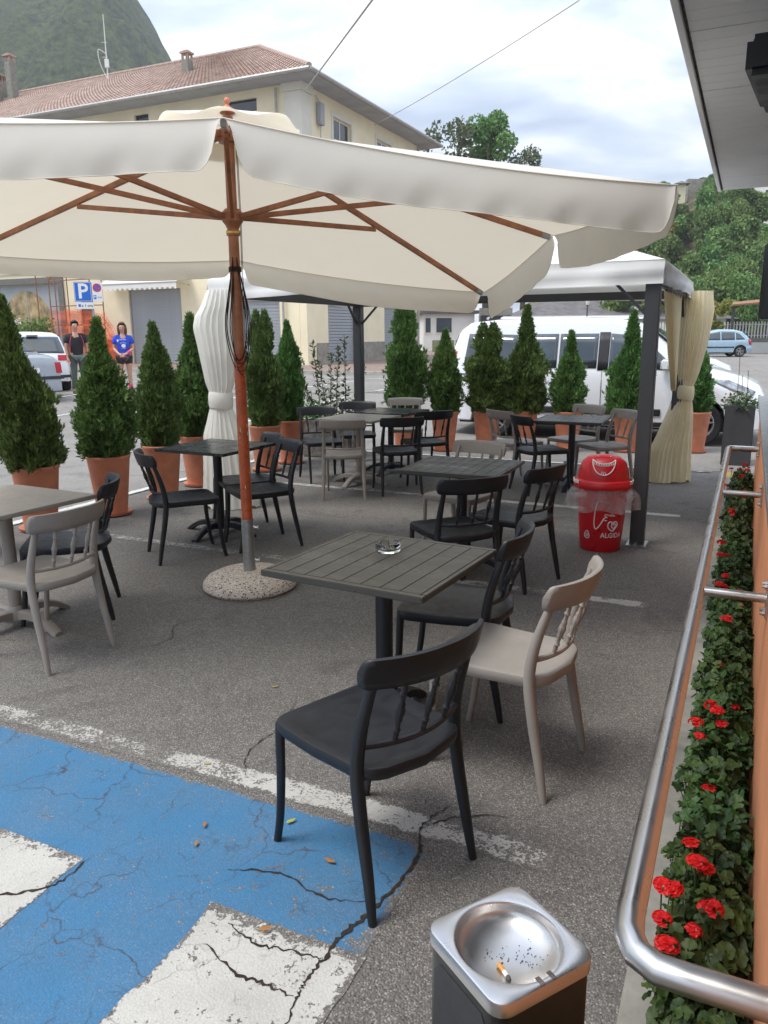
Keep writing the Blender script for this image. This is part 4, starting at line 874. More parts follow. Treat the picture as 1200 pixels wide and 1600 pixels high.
for k in range(60):
    c_ = ra.choice([(0.02, 0.01), (0.045, -0.01), (-0.01, 0.02), (0.03, -0.03)]); x = c_[0]+ra.gauss(0, 0.012); y = c_[1]+ra.gauss(0, 0.010); rr_ = math.hypot(x, y)
    if rr_ > 0.07: continue
    ca = min(1, rr_/(br-0.003)); z = TZ-0.005-0.040*math.sqrt(max(0, 1-ca*ca))**0.8+0.0008; s_ = ra.uniform(0.0003, 0.0012)*(1.6 if k % 9 == 0 else 1)
    m.box(x-s_, x+s_, y-s_*0.6, y+s_*0.6, z-0.0006, z+0.0006)
tag(m.build('ash_flecks', 'mould', top), kind='stuff')
# ------------------------------------------------------------------ potted conifers
def conifer_mesh(seed, H, R, twin=0.0, n=12500):
    r = np.random.default_rng(seed); vs = []; fs = []
    lump = r.uniform(0, 6.3, 12)
    PR = {1: [.58, .86, .98, 1.0, .93, .80, .56, .34, .22, .16, .04], 2: [.55, .84, .97, 1.0, .97, .90, .76, .56, .34, .20, .05], 3: [.66, .92, 1.0, .98, .88, .70, .47, .30, .20, .13, .04], 4: [.58, .84, .96, 1.0, .97, .90, .80, .66, .48, .30, .08]}[seed]
    def prof(t): return float(np.interp(t, [q/10 for q in range(11)], PR))*(1+0.09*math.sin(t*17+lump[0])+0.06*math.sin(t*31+lump[1]))
    k = 0
    for i in range(n):
        t = r.beta(1.0, 1.35) if r.random() < 0.7 else r.random(); t = min(t, 0.995)
        a = r.uniform(0, 2*PI); rr = R*float(prof(t))*(1+0.16*math.sin(3*a+lump[2]+t*7)+0.09*math.sin(7*a+lump[3]-t*15))
        rr *= 1+0.26*noise.noise(Vector((math.cos(a)*1.8, math.sin(a)*1.8, t*6.5+seed*9)))+0.14*noise.noise(Vector((math.cos(a)*4, math.sin(a)*4, t*14+seed)))
        if twin and t > 0.62: off = twin*(1 if r.random() < 0.6 else -1.1)*min(1, (t-0.62)/0.15)*0.7; rr *= 0.78
        else: off = 0
        rad = rr*(1-abs(r.normal(0, 0.17))) if r.random() < 0.80 else rr*(1+abs(r.normal(0, 0.15)))
        c = np.array([rad*math.cos(a)+off, rad*math.sin(a), t*H])
        # spray: a flat fan of four or five scale-leaf fingers, pointing up and out
        out = np.array([math.cos(a), math.sin(a), 0]); upv = np.array([0, 0, 1.0]); d = out*r.uniform(0.3, 1.0)+upv*r.uniform(0.4, 1.3)+r.normal(0, 0.30, 3); d /= np.linalg.norm(d)
        s = np.cross(d, r.normal(0, 1, 3)); s /= np.linalg.norm(s); L = r.uniform(0.024, 0.056)*(1.0-0.35*t)
        L *= 1.5 if rad > rr*0.97 else 1.0; nf = 4
        for q in range(nf):
            ang = (q-(nf-1)/2)*0.50+r.normal(0, 0.12); dd = d*math.cos(ang)+s*math.sin(ang); l = L*(1-0.18*abs(q-(nf-1)/2))*r.uniform(.8, 1.15); base = c+d*L*0.22*q/nf; nrm = np.cross(dd, s*math.cos(ang)-d*math.sin(ang)); w_ = (s*math.cos(ang)-d*math.sin(ang))*l*0.13
            vs += [base-w_*0.5, base+dd*l*0.55-w_, base+dd*l, base+dd*l*0.5+w_]; fs.append((k, k+1, k+2, k+3)); k += 4
    me = bpy.data.meshes.new('crown'); me.from_pydata([tuple(v) for v in vs], [], fs); me.materials.append(MT['conifer']); me.update()
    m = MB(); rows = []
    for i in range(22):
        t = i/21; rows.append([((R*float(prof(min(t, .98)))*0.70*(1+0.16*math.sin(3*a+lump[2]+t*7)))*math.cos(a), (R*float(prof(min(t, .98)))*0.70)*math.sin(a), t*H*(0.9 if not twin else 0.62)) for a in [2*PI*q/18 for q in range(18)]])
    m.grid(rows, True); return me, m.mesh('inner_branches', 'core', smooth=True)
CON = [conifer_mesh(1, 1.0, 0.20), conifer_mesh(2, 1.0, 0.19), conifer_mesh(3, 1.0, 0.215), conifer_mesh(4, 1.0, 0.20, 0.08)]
def pot_meshes(h, rt, rb):
    m = MB(); m.lathe([(0.0, 0.03), (rb, 0.03), (rb+(rt-rb)*0.9, h-0.035), (rt-0.004, h-0.032), (rt, h-0.025), (rt, h-0.004), (rt-0.004, h), (rt-0.014, h), (rt-0.016, h-0.03), (rt-0.02, h-0.06)], 36); a = m.mesh('pot', 'terra', smooth=True, sharp=35)
    m = MB(); m.lathe([(0.0, h-0.05), (rt*0.6, h-0.04), (rt-0.015, h-0.05)], 24); b_ = m.mesh('soil', 'soil', smooth=True)
    m = MB(); m.lathe([(0.0, 0.022), (rb+0.02, 0.022), (rb+0.035, 0.034), (rb+0.045, 0.034), (rb+0.035, 0.012), (rb+0.02, 0.01)], 32); c_ = m.mesh('saucer', 'terra', smooth=True)
    m = MB(); m.lathe([(0.0, 0.0), (rb+0.03, 0.0), (rb+0.03, 0.018), (0.0, 0.018)], 24); d_ = m.mesh('pot_foot', 'black', smooth=True)
    m = MB(); m.tube([(0, 0, h-0.06), (0.01, 0, h+0.3), (0, 0.01, h+0.9)], [0.018, 0.013, 0.004], 8); e_ = m.mesh('trunk', 'bark', smooth=True)
    return [a, b_, c_, d_, e_]
POT = pot_meshes(0.56, 0.195, 0.135)
trees = [ # x, y, top z, crown width scale, variant, label
 (-3.22, 5.72, 1.78, 1.05, 1, 'potted conifer at the far left edge, almost wholly out of the photo'),
 (-2.97, 6.52, 1.93, 1.12, 2, 'big wide potted conifer at left, in front of the silver and white cars'),
 (-2.54, 7.08, 1.75, 1.26, 0, 'broad potted conifer in front of the dark haired man'),
 (-2.24, 7.76, 1.73, 1.02, 1, 'slim light tipped potted conifer right of the woman in blue'),
 (-2.05, 8.50, 1.82, 1.25, 0, 'potted conifer just left of the ivory curtain'),
 (-1.44, 9.42, 1.88, 1.05, 3, 'forked potted conifer directly right of the parasol pole'),
 (-1.20, 9.98, 1.77, 0.98, 1, 'potted conifer left of the laurel in the stone planter'),
 (0.31, 11.02, 2.03, 1.28, 3, 'tall double tipped potted conifer left of the white van'),
 (0.87, 10.98, 1.66, 1.12, 1, 'short narrow potted conifer at the tail of the white van'),
 (1.47, 11.02, 1.74, 1.42, 3, 'potted conifer before the rear side window of the van'),
 (2.00, 11.02, 1.97, 1.42, 2, 'tallest of the conifers in front of the van doors'),
 (2.58, 10.82, 1.62, 1.15, 0, 'short potted conifer before the front door of the van'),
 (3.38, 10.72, 1.88, 1.32, 2, 'potted conifer left of the right charcoal gazebo post'),
 (4.28, 10.62, 1.52, 0.9, 1, 'potted conifer half hidden by the yellowish curtain, beside the van wheel'),
]
prt = None
def plant_tree(x, y, ztop, ws, var, label):
    t = thing('potted_conifer', label, 'potted tree', (x, y, gz(y)), rnd.uniform(0, 6.28) if var != 3 else rnd.uniform(-.3, .3), 'potted conifers enclosing the terrace')
    for me in POT: mobj(me.name.split('.')[0], me, t)
    c, k = CON[var]; h = ztop-0.50
    for me, nm in ((c, 'crown'), (k, 'inner_branches')):
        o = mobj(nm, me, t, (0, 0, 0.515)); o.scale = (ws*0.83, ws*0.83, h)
        if -3.0 < x < -2.9: o.rotation_euler = (Matrix.Rotation(-t.rotation_euler[2], 3, 'Z') @ Matrix.Rotation(math.radians(-5), 3, 'Y')).to_euler()
for q in trees: plant_tree(*q)
# ------------------------------------------------------------------ laurel in a stone planter
lp = thing('laurel_shrub', 'airy laurel shrub with glossy leaves growing in a grey stone planter', 'shrub', (-0.68, 10.62, 0), ANG)
m = MB(); rng = random.Random(3)
for (x0, x1, y0, y1) in ((-0.20, 0.20, -0.36, -0.30), (-0.20, 0.20, 0.30, 0.36), (-0.26, -0.20, -0.36, 0.36), (0.20, 0.26, -0.36, 0.36)):
    m = MB(); m.box(x0+.002, x1-.002, y0+.002, y1-.002, 0, 0.50); m.build('planter_slab', 'stone', lp, bevel=0.012)
m = MB(); m.box(-0.2, 0.2, -0.3, 0.3, 0.3, 0.46); m.build('soil', 'soil', lp)
def leaf_quad(vs, fs, c, d, n, L, W):
    s = d.cross(n).normalized()*W; k = len(vs); vs += [c, c+d*L*0.45+s-n*0.1*L, c+d*L, c+d*L*0.45-s-n*0.1*L]; fs.append((k, k+1, k+2, k+3))
vs = []; fs = []; st = MB()
for sidx, (bx, by, hh, lean) in enumerate(((-0.05, -0.22, 1.18, (0.03, 0.02)), (0.05, 0.22, 1.1, (-0.02, 0.10)), (0.0, 0.05, 0.95, (0.1, 0.02)), (-0.08, -0.08, 1.05, (-0.05, -0.10)), (0.08, 0.14, 0.85, (0.05, 0.16)), (0.02, -0.28, 0.8, (0, -0.2)), (0.0, 0.28, 0.65, (0.0, 0.25)))):
    P = curve_pts([(bx, by, 0.44), (bx+lean[0]*.4, by+lean[1]*.3, 0.44+hh*0.4), (bx+lean[0], by+lean[1], 0.44+hh)], 6); st.tube(P, [0.009-0.006*i/(len(P)-1) for i in range(len(P))], 6)
    for k in range(24):
        t = 0.12+0.86*k/24; p = P[int(t*(len(P)-1))].lerp(P[min(len(P)-1, int(t*(len(P)-1))+1)], (t*(len(P)-1)) % 1); a = k*2.4
        tw = p+Vector((math.cos(a), math.sin(a), 0.5))*rng.uniform(0.04, 0.13)*(1.1-t); st.tube([p, tw], 0.003, 4, cap=False)
        for q in range(5):
            b_ = p.lerp(tw, rng.uniform(0.2, 1.1)); d = Vector((rng.gauss(0, 1), rng.gauss(0, 1), rng.uniform(0.1, 1.4))).normalized(); n_ = Vector((rng.gauss(0, 1), rng.gauss(0, 1), rng.gauss(0, 1))).normalized(); leaf_quad(vs, fs, b_, d, n_, rng.uniform(0.05, 0.085), rng.uniform(0.010, 0.016))
st.build('stems', 'bark', lp, smooth=True)
me = bpy.data.meshes.new('leaves'); me.from_pydata([tuple(v) for v in vs], [], fs); me.materials.append(MT['laurel']); mobj('leaves', me, lp)
vs = []; fs = []
for k in range(420):
    c_ = Vector((rng.gauss(-0.05, 0.12), rng.gauss(0.30, 0.10), 0.5+abs(rng.gauss(0, 0.10)))); leaf_quad(vs, fs, c_, Vector((rng.gauss(0, 1), rng.gauss(0, 1), rng.uniform(0, 1))).normalized(), Vector((rng.gauss(0, 1), rng.gauss(0, 1), rng.gauss(0, 1))).normalized(), 0.045, 0.014)
me = bpy.data.meshes.new('low_foliage'); me.from_pydata([tuple(v) for v in vs], [], fs); me.materials.append(MT['conifer']); mobj('low_foliage', me, lp)
# ------------------------------------------------------------------ geraniums
def geranium_mesh(seed, n=300, R_=0.22, H=0.26):
    r = random.Random(seed); vs = []; fs = []; st = MB()
    for i in range(n):
        a = r.uniform(0, 2*PI); q = math.sqrt(r.random()); x, y = q*R_*math.cos(a)*1.5, q*R_*math.sin(a)*0.72; z = 0.04+H*(1-0.55*q*q)*r.uniform(0.45, 1.05)
        s = r.uniform(0.013, 0.031); nrm = Vector((x*2+r.gauss(0, .35), y*2+r.gauss(0, .35), 1)).normalized(); t1 = nrm.orthogonal().normalized(); t1.rotate(Matrix.Rotation(r.uniform(0, 6.28), 3, nrm)); t2 = nrm.cross(t1); c = Vector((x, y, z)); k = len(vs); vs.append(c-nrm*s*0.25); N = 15
        for j in range(N):
            aa = 0.25+(2*PI-0.5)*j/(N-1); rr = s*(1+0.10*math.cos(5*aa*1.0+PI)+0.05*math.cos(j*PI)); vs.append(c+t1*rr*math.cos(aa)+t2*rr*math.sin(aa)+nrm*s*(0.10*math.cos(5*aa)))
        fs += [(k, k+1+j, k+2+j) for j in range(N-1)]
        if i % 3 == 0: st.tube([(x*0.3, y*0.3, 0.03), (x*0.8, y*0.8, z*0.6), c], 0.0022, 4, cap=False)
    me = bpy.data.meshes.new('foliage'); me.from_pydata([tuple(v) for v in vs], [], fs); me.materials.append(MT['geran']); me.polygons.foreach_set('use_smooth', [True]*len(fs))
    return me, st.mesh('stalks', 'geran')
def flower_mesh(seed, nf=22, Rr=0.034):
    r = random.Random(seed); vs = []; fs = []
    for i in range(nf):
        d = Vector((r.gauss(0, 1), r.gauss(0, 1), abs(r.gauss(0, 1))*0.9+0.1)).normalized(); c = d*Rr*r.uniform(0.75, 1.05); t1 = d.orthogonal().normalized(); t1.rotate(Matrix.Rotation(r.uniform(0, 6), 3, d)); t2 = d.cross(t1)
        for k in range(5):
            a = 2*PI*k/5; u = t1*math.cos(a)+t2*math.sin(a); v = t1*-math.sin(a)+t2*math.cos(a); L = 0.0135; n = len(vs)
            vs += [c, c+u*L*0.6+v*L*0.42+d*0.003, c+u*L+d*0.002, c+u*L*0.6-v*L*0.42+d*0.003]; fs.append((n, n+1, n+2, n+3))
    me = bpy.data.meshes.new('flower_head'); me.from_pydata([tuple(v) for v in vs], [], fs); me.materials.append(MT['petal']); return me
GM = [geranium_mesh(k) for k in (1, 2, 3)]; FM = [flower_mesh(k, n_, r_) for k, n_, r_ in ((1, 16, .020), (2, 10, .016), (3, 5, .009))]
stm = MB(); stm.tube([(0, 0, -0.2), (0.004, 0.003, 0)], 0.002, 4); STM = stm.mesh('flower_stalk', 'geran')
# flower heads: (a along the bed, b across, z, size kind)
FL = [(1.36, -0.02, .25, 0), (1.30, 0.05, .22, 1), (1.33, -0.06, .24, 1), (1.27, 0.0, .22, 2), (1.62, 0.07, .30, 0), (1.58, 0.055, .27, 0), (1.73, 0.055, .30, 0), (1.76, 0.08, .28, 0), (1.70, -0.035, .30, 0), (1.72, -0.02, .28, 1), (1.66, 0.005, .26, 1), (1.86, 0.01, .30, 0), (1.88, -0.012, .27, 1), (1.96, 0.03, .28, 1),
 (2.30, 0.0, .25, 1), (2.62, 0.06, .30, 0), (2.58, 0.045, .27, 1), (2.74, -0.0, .30, 0), (2.77, 0.02, .30, 0), (2.72, -0.02, .26, 1), (2.9, -0.06, .25, 2), (3.3, 0.0, .24, 2), (3.72, -0.01, .30, 0), (3.76, 0.01, .28, 1), (4.1, -0.06, .25, 1), (4.25, 0.045, .30, 0), (4.28, 0.02, .28, 0), (4.3, -0.05, .26, 2), (4.55, 0.02, .26, 0), (4.85, 0.06, .3, 0), (4.88, 0.03, .29, 1), (5.15, 0.07, .30, 0), (5.2, 0.05, .28, 1),
 (6.0, 0.02, .30, 1), (6.15, 0.03, .3, 0), (6.5, -0.03, .34, 0), (6.6, -0.05, .36, 0), (6.7, 0.06, .34, 1), (7.0, 0.10, .33, 0), (7.1, -0.02, .40, 0), (7.2, -0.06, .44, 0), (7.35, 0.0, .42, 1), (7.5, -0.04, .44, 0), (7.8, 0.07, .35, 1)]
ga = [0.98, 1.22, 1.46, 1.72, 1.98, 2.25, 2.52, 2.8, 3.1, 3.4, 3.72, 4.05, 4.4, 4.75, 5.1, 5.5, 5.9, 6.3, 6.7, 7.1, 7.5, 7.9]
fcount = [0]*len(ga)
wh = ['at the near end of the bed, under the bend of the rail', 'just beyond the near bend of the rail', 'with several big red heads in the near part of the bed', 'with the most red heads, near the camera', 'with red heads near the foot of the orange wall', 'mostly green, between the near flower groups', 'with a double red head close to the rail', 'with two large bright heads side by side', 'just before the first straight arm of the rail', 'below the first straight arm of the rail', 'just past the first arm of the rail', 'with small buds beside the orange wall', 'with a wide red cluster, mid bed', 'with one red head mid bed', 'before the second arm of the rail', 'below the second arm of the rail', 'beyond the second arm of the rail', 'green one between the two far arms', 'close to the far arm of the rail', 'below the far end of the rail', 'tall with many heads past the rail end', 'at the far end of the bed by the dark planter']
for i, a in enumerate(ga):
    p = G(a, -0.02+0.015*math.sin(i*2.3), 0.03); g = thing('geranium', 'red geranium plant '+wh[i], 'geranium', tuple(p), ANG+rnd.uniform(-0.15, 0.15), 'red geraniums in the bed along the orange wall')
    fm_, sm_ = GM[i % 3]; o = mobj('foliage', fm_, g); o2 = mobj('stalks', sm_, g); sc = 0.85+0.25*rnd.random(); o.scale = o2.scale = (sc*0.82, 0.66, 0.95 if i < 17 else 1.25)
    if i % 2: o.rotation_euler[2] = o2.rotation_euler[2] = PI
    near = [f for f in FL if abs(f[0]-a) == min(abs(f[0]-q) for q in ga)]
    for f in near:
        q = g.matrix_world; wp = G(f[0], f[1], f[2]+0.03); inv = Matrix.Translation(p) @ Matrix.Rotation(g.rotation_euler[2], 4, 'Z'); lp_ = inv.inverted() @ wp
        h = mobj('flower_head', FM[f[3]], g, lp_, rnd.uniform(0, 6)); h.scale = (rnd.uniform(.95, 1.25), rnd.uniform(.85, 1.1), rnd.uniform(.5, .75)); mobj('flower_stalk', STM, h)
# tuft of leaves spilling below the near end of the rail
for i, (a, b_, lab) in enumerate(((0.72, 0.02, 'leafy geranium without flowers in the bottom right corner, under the rail'), (0.86, 0.17, 'leafy geranium spilling over the kerb beside the ashtray bin'))):
    p = G(a, b_, 0.03); g = thing('geranium', lab, 'geranium', tuple(p), ANG+i, 'red geraniums in the bed along the orange wall'); mobj('foliage', GM[i][0], g).scale = (0.8, 0.8, 0.9)
# dark planter at the end of the bed
p = Vector((4.42, 9.62, 0)); dp = thing('planter', 'tall square anthracite planter with a trailing plant at the end of the bar', 'planter', tuple(p), ANG)
m = MB(); m.prism([(-.17, -.17), (.17, -.17), (.17, .17), (-.17, .17)], 0, 0.74); m.build('pot', 'gpost', dp, bevel=0.01)
vs = []; fs = []
for k in range(380):
    a = rng.uniform(0, 6.28); q = rng.random()**.5*0.21; c_ = Vector((q*math.cos(a), q*math.sin(a), 0.74+abs(rng.gauss(0.02, 0.07))-(0.06 if q > .17 else 0))); leaf_quad(vs, fs, c_, Vector((rng.gauss(0, 1), rng.gauss(0, 1), rng.uniform(-.3, 1))).normalized(), Vector((rng.gauss(0, 1), rng.gauss(0, 1), 1)).normalized(), rng.uniform(.03, .06), .014)
me = bpy.data.meshes.new('leaves'); me.from_pydata([tuple(v) for v in vs], [], fs); me.materials.append(MT['laurel']); mobj('leaves', me, dp)
m = MB()
for (x, y, h, lx) in ((0.05, 0.05, 0.62, 0.06), (-0.02, -0.06, 0.42, -0.03), (0.1, 0.0, 0.35, 0.02)): m.tube(curve_pts([(x, y, 0.74), (x+lx*.5, y, 0.74+h*.5), (x+lx, y+0.01, 0.74+h)], 5), 0.004, 5)
m.build('twigs', 'bark', dp)
for (x, y, z) in ((0.02, 0.19, 0.82), (0.0, 0.12, 0.86), (-0.05, 0.16, 0.78)): mobj('flower_head', FM[2], dp, (x, y, z))
# ------------------------------------------------------------------ cars
def car(name, label, cat, loc, rz, L, W, H, top, belt, wheels, rw, paint, glass_side, glass_top, side_feats=(), rear_feats=(), mirror=None, sill=0.25, tumble=0.30, group=None, lean=0.97, trimline=True):
    """local x: 0 = rear, L = front; lofted shell with wheel arches; panels follow the shell"""
    t = thing(name, label, cat, loc, rz, group); tx = [p[0] for p in top]; tz = [p[1] for p in top]; bx = [p[0] for p in belt]; bz = [p[1] for p in belt]
    def ztop(s): return float(np.interp(s, tx, tz))
    def plan(s):
        d = min(s, L-s); return W/2*(1-0.16*(1-min(1, d/0.55))**2.2)
    def arch(s):
        z = 0
        for xw in wheels:
            q = (rw+0.055)**2-(s-xw)**2
            if q > 0: z = max(z, rw+math.sqrt(q))
        return z
    def sect(s):
        zt = ztop(s); hb = min(float(np.interp(s, bx, bz)), zt-0.02); w = plan(s); zb = max(sill, arch(s)); zb = min(zb, hb-0.04); wb = w*lean; wt = wb-tumble*(zt-hb)*0.85-0.03
        zm = (zb+hb)/2; sh = min(0.07, (zt-hb)*0.4)
        return [(0, max(0.3, zb*0.98)), (w-0.24, max(0.3, zb)), (w-0.03, zb), (w-0.006, zb+0.02), (w, zm), (w-0.006, zm+(hb-zm)*0.75), (wb, hb), ((wb+wt)/2, (hb+zt-sh)/2+0.01), (wt, zt-sh), (wt-0.10, zt-0.012), (max(0.01, wt*0.5), zt+0.008), (0, zt+0.014)]
    st = sorted(set([round(L*i/70, 4) for i in range(71)]+[round(p[0], 4) for p in top]+[round(xw+k*(rw+0.055)/7*1.0, 4) for xw in wheels for k in range(-7, 8)]))
    st = [s for s in st if 0 <= s <= L]; m = MB()
    for sgn in (1, -1):
        m.grid([[(s, sgn*y, z) for y, z in sect(s)] for s in st])
    for s in (0, L):
        sc = sect(s); pts = [(s, y, z) for y, z in sc[3:]]+[(s, -y, z) for y, z in reversed(sc[3:-1])]; m.add(pts, [tuple(range(len(pts)))])
    me = m.mesh('body', paint, smooth=False); bm = bmesh.new(); bm.from_mesh(me); bmesh.ops.remove_doubles(bm, verts=bm.verts, dist=0.0005); bmesh.ops.recalc_face_normals(bm, faces=bm.faces); bm.to_mesh(me); bm.free()
    me.polygons.foreach_set('use_smooth', [True]*len(me.polygons)); me.set_sharp_from_angle(angle=math.radians(34)); body = mobj('body', me, t)
    def ysurf(s, z):
        sc = sect(s)[3:]; return float(np.interp(z, [q[1] for q in sc], [q[0] for q in sc]))
    def side_patch(nm, P, mat, off=0.006, n=10, par=None, sides=(1, -1)):
        for sgn in sides:
            m = MB(); rows = []
            for i in range(n+1):
                u = i/n; a = Vector(P[0]).lerp(Vector(P[1]), u); b_ = Vector(P[3]).lerp(Vector(P[2]), u); rows.append([(q.x, sgn*(ysurf(q.x, q.y)+off), q.y) for q in [a.lerp(b_, v/4) for v in range(5)]])
            m.grid(rows)
            o = m.build(nm, mat, par or t, smooth=True, fix=False, sharp=85)
            o.modifiers.new('th', 'SOLIDIFY').thickness = 0.004
    def top_patch(nm, s0, s1, w0, w1, mat, off=0.006, n=10, par=None, y0=None):
        m = MB(); rows = []
        for i in range(n+1):
            s = s0+(s1-s0)*i/n; wf = w0+(w1-w0)*i/n; sc = sect(s); wt = sc[8][0]*wf; dz = (ztop(s+0.01)-ztop(s-0.01)); nx = -dz/0.02; nl = math.hypot(nx, 1); row = []
            for k in range(9):
                y = -wt+2*wt*k/8; z = ztop(s)+0.014-0.006*abs(y/wt)-0.02*max(0, abs(y/wt)-0.8); row.append((s+nx/nl*off, y, z+off/nl))
            rows.append(row)
        m.grid(rows); o = m.build(nm, mat, par or t, smooth=True, fix=False, sharp=85); o.modifiers.new('th', 'SOLIDIFY').thickness = 0.004
    for P in glass_side: side_patch('side_window', P, 'cglass', 0.005)
    for (nm, s0, s1, w0, w1) in glass_top: top_patch(nm, s0, s1, w0, w1, 'cglass')
    for (nm, P, mat, off) in side_feats: side_patch(nm, P, mat, off)
    def rear_s(z):
        for i in range(len(top)-1):
            if top[i][1] <= z <= top[i+1][1]: return top[i][0]+(top[i+1][0]-top[i][0])*(z-top[i][1])/max(1e-6, top[i+1][1]-top[i][1])
        return 0
    for (nm, y0, y1, z0, z1, mat, off, th) in rear_feats:
        m = MB(); s0, s1 = rear_s(z0)-off, rear_s(z1)-off; vs = [(s, y, z) for s, z in ((s0, z0), (s1, z1)) for y in (y0, y1)]; m.add(vs+[(x+th+0.05, y, z) for x, y, z in vs], [(0, 1, 3, 2), (4, 6, 7, 5), (0, 2, 6, 4), (1, 5, 7, 3), (0, 4, 5, 1), (2, 3, 7, 6)]); m.build(nm, mat, t, bevel=0.006)
    # wheels with tyre and spoked rim
    wm = MB(); wm.lathe([(rw*0.66, -0.09), (rw*0.93, -0.10), (rw, -0.07), (rw, 0.07), (rw*0.93, 0.10), (rw*0.66, 0.09)], 40, ax='y'); wme = wm.mesh('wheel', 'tyre', smooth=True)
    rmb = MB(); rmb.lathe([(rw*0.70, 0.085), (rw*0.66, 0.095), (rw*0.60, 0.06), (rw*0.58, -0.05), (0.0, -0.05)], 40, ax='y'); rmb.lathe([(0.0, 0.085), (rw*0.16, 0.083), (rw*0.18, 0.06), (rw*0.18, 0.02)], 20, ax='y')
    for k in range(5):
        a = 2*PI*k/5+0.3
        for da in (-0.20, 0.20):
            rmb.bar((rw*0.14*math.cos(a), 0.072, rw*0.14*math.sin(a)), (rw*0.66*math.cos(a+da), 0.066, rw*0.66*math.sin(a+da)), 0.024, 0.030, (0, 1, 0))
    rme = rmb.mesh('rim', 'rim', smooth=True, sharp=35)
    dm_ = MB(); dm_.lathe([(0.0, -0.035), (rw*0.60, -0.035)], 30, ax='y'); 
    for k in range(5):
        a = 2*PI*k/5+0.3+PI/5; dm_.lathe([(0.0, 0.0), (0.012, 0.0), (0.012, 0.01), (0.0, 0.012)], 8, (rw*0.11*math.cos(a), 0.084, rw*0.11*math.sin(a)), 'y')
    dme = dm_.mesh('brake_disc', 'trim')
    for xw in wheels:
        for sgn in (1, -1):
            wo = mobj('wheel', wme, t, (xw, sgn*(plan(xw)-0.115), rw)); wo.rotation_euler = (0, 0, 0 if sgn > 0 else PI); mobj('rim', rme, wo); mobj('brake_disc', dme, wo)
            m = MB(); rr_ = rw+0.052; m.grid([[(xw+rr_*math.cos(PI*k/20), sgn*y, rw+rr_*math.sin(PI*k/20)) for k in range(21)] for y in (plan(xw)-0.012, plan(xw)-0.26)]); m.build('wheel_arch', 'trim', t, smooth=True, fix=False)
    m = MB(); m.box(0.25, L-0.25, -W/2+0.2, W/2-0.2, 0.2, 0.36); m.build('underbody', 'trim', t)
    if mirror:
        for sgn in (1, -1):
            xm, zm = mirror; y0 = ysurf(xm, zm); m = MB(); m.box(xm-0.07, xm+0.06, min(sgn*(y0+0.05), sgn*(y0+0.22)), max(sgn*(y0+0.05), sgn*(y0+0.22)), zm-0.02, zm+0.15); mo = m.build('mirror', paint, t, bevel=0.03, seg=3)
            m = MB(); m.box(xm-0.02, xm+0.03, min(sgn*(y0-0.02), sgn*(y0+0.06)), max(sgn*(y0-0.02), sgn*(y0+0.06)), zm-0.01, zm+0.03); m.build('mirror_arm', 'trim', mo)
            m = MB(); m.box(xm-0.076, xm-0.0705, min(sgn*(y0+0.07), sgn*(y0+0.20)), max(sgn*(y0+0.07), sgn*(y0+0.20)), zm+0.0, zm+0.13); m.build('mirror_glass', 'cglass', mo)
    return t, ysurf, side_patch
AX = math.atan2(-E2.y, -E2.x)     # towards the bar building
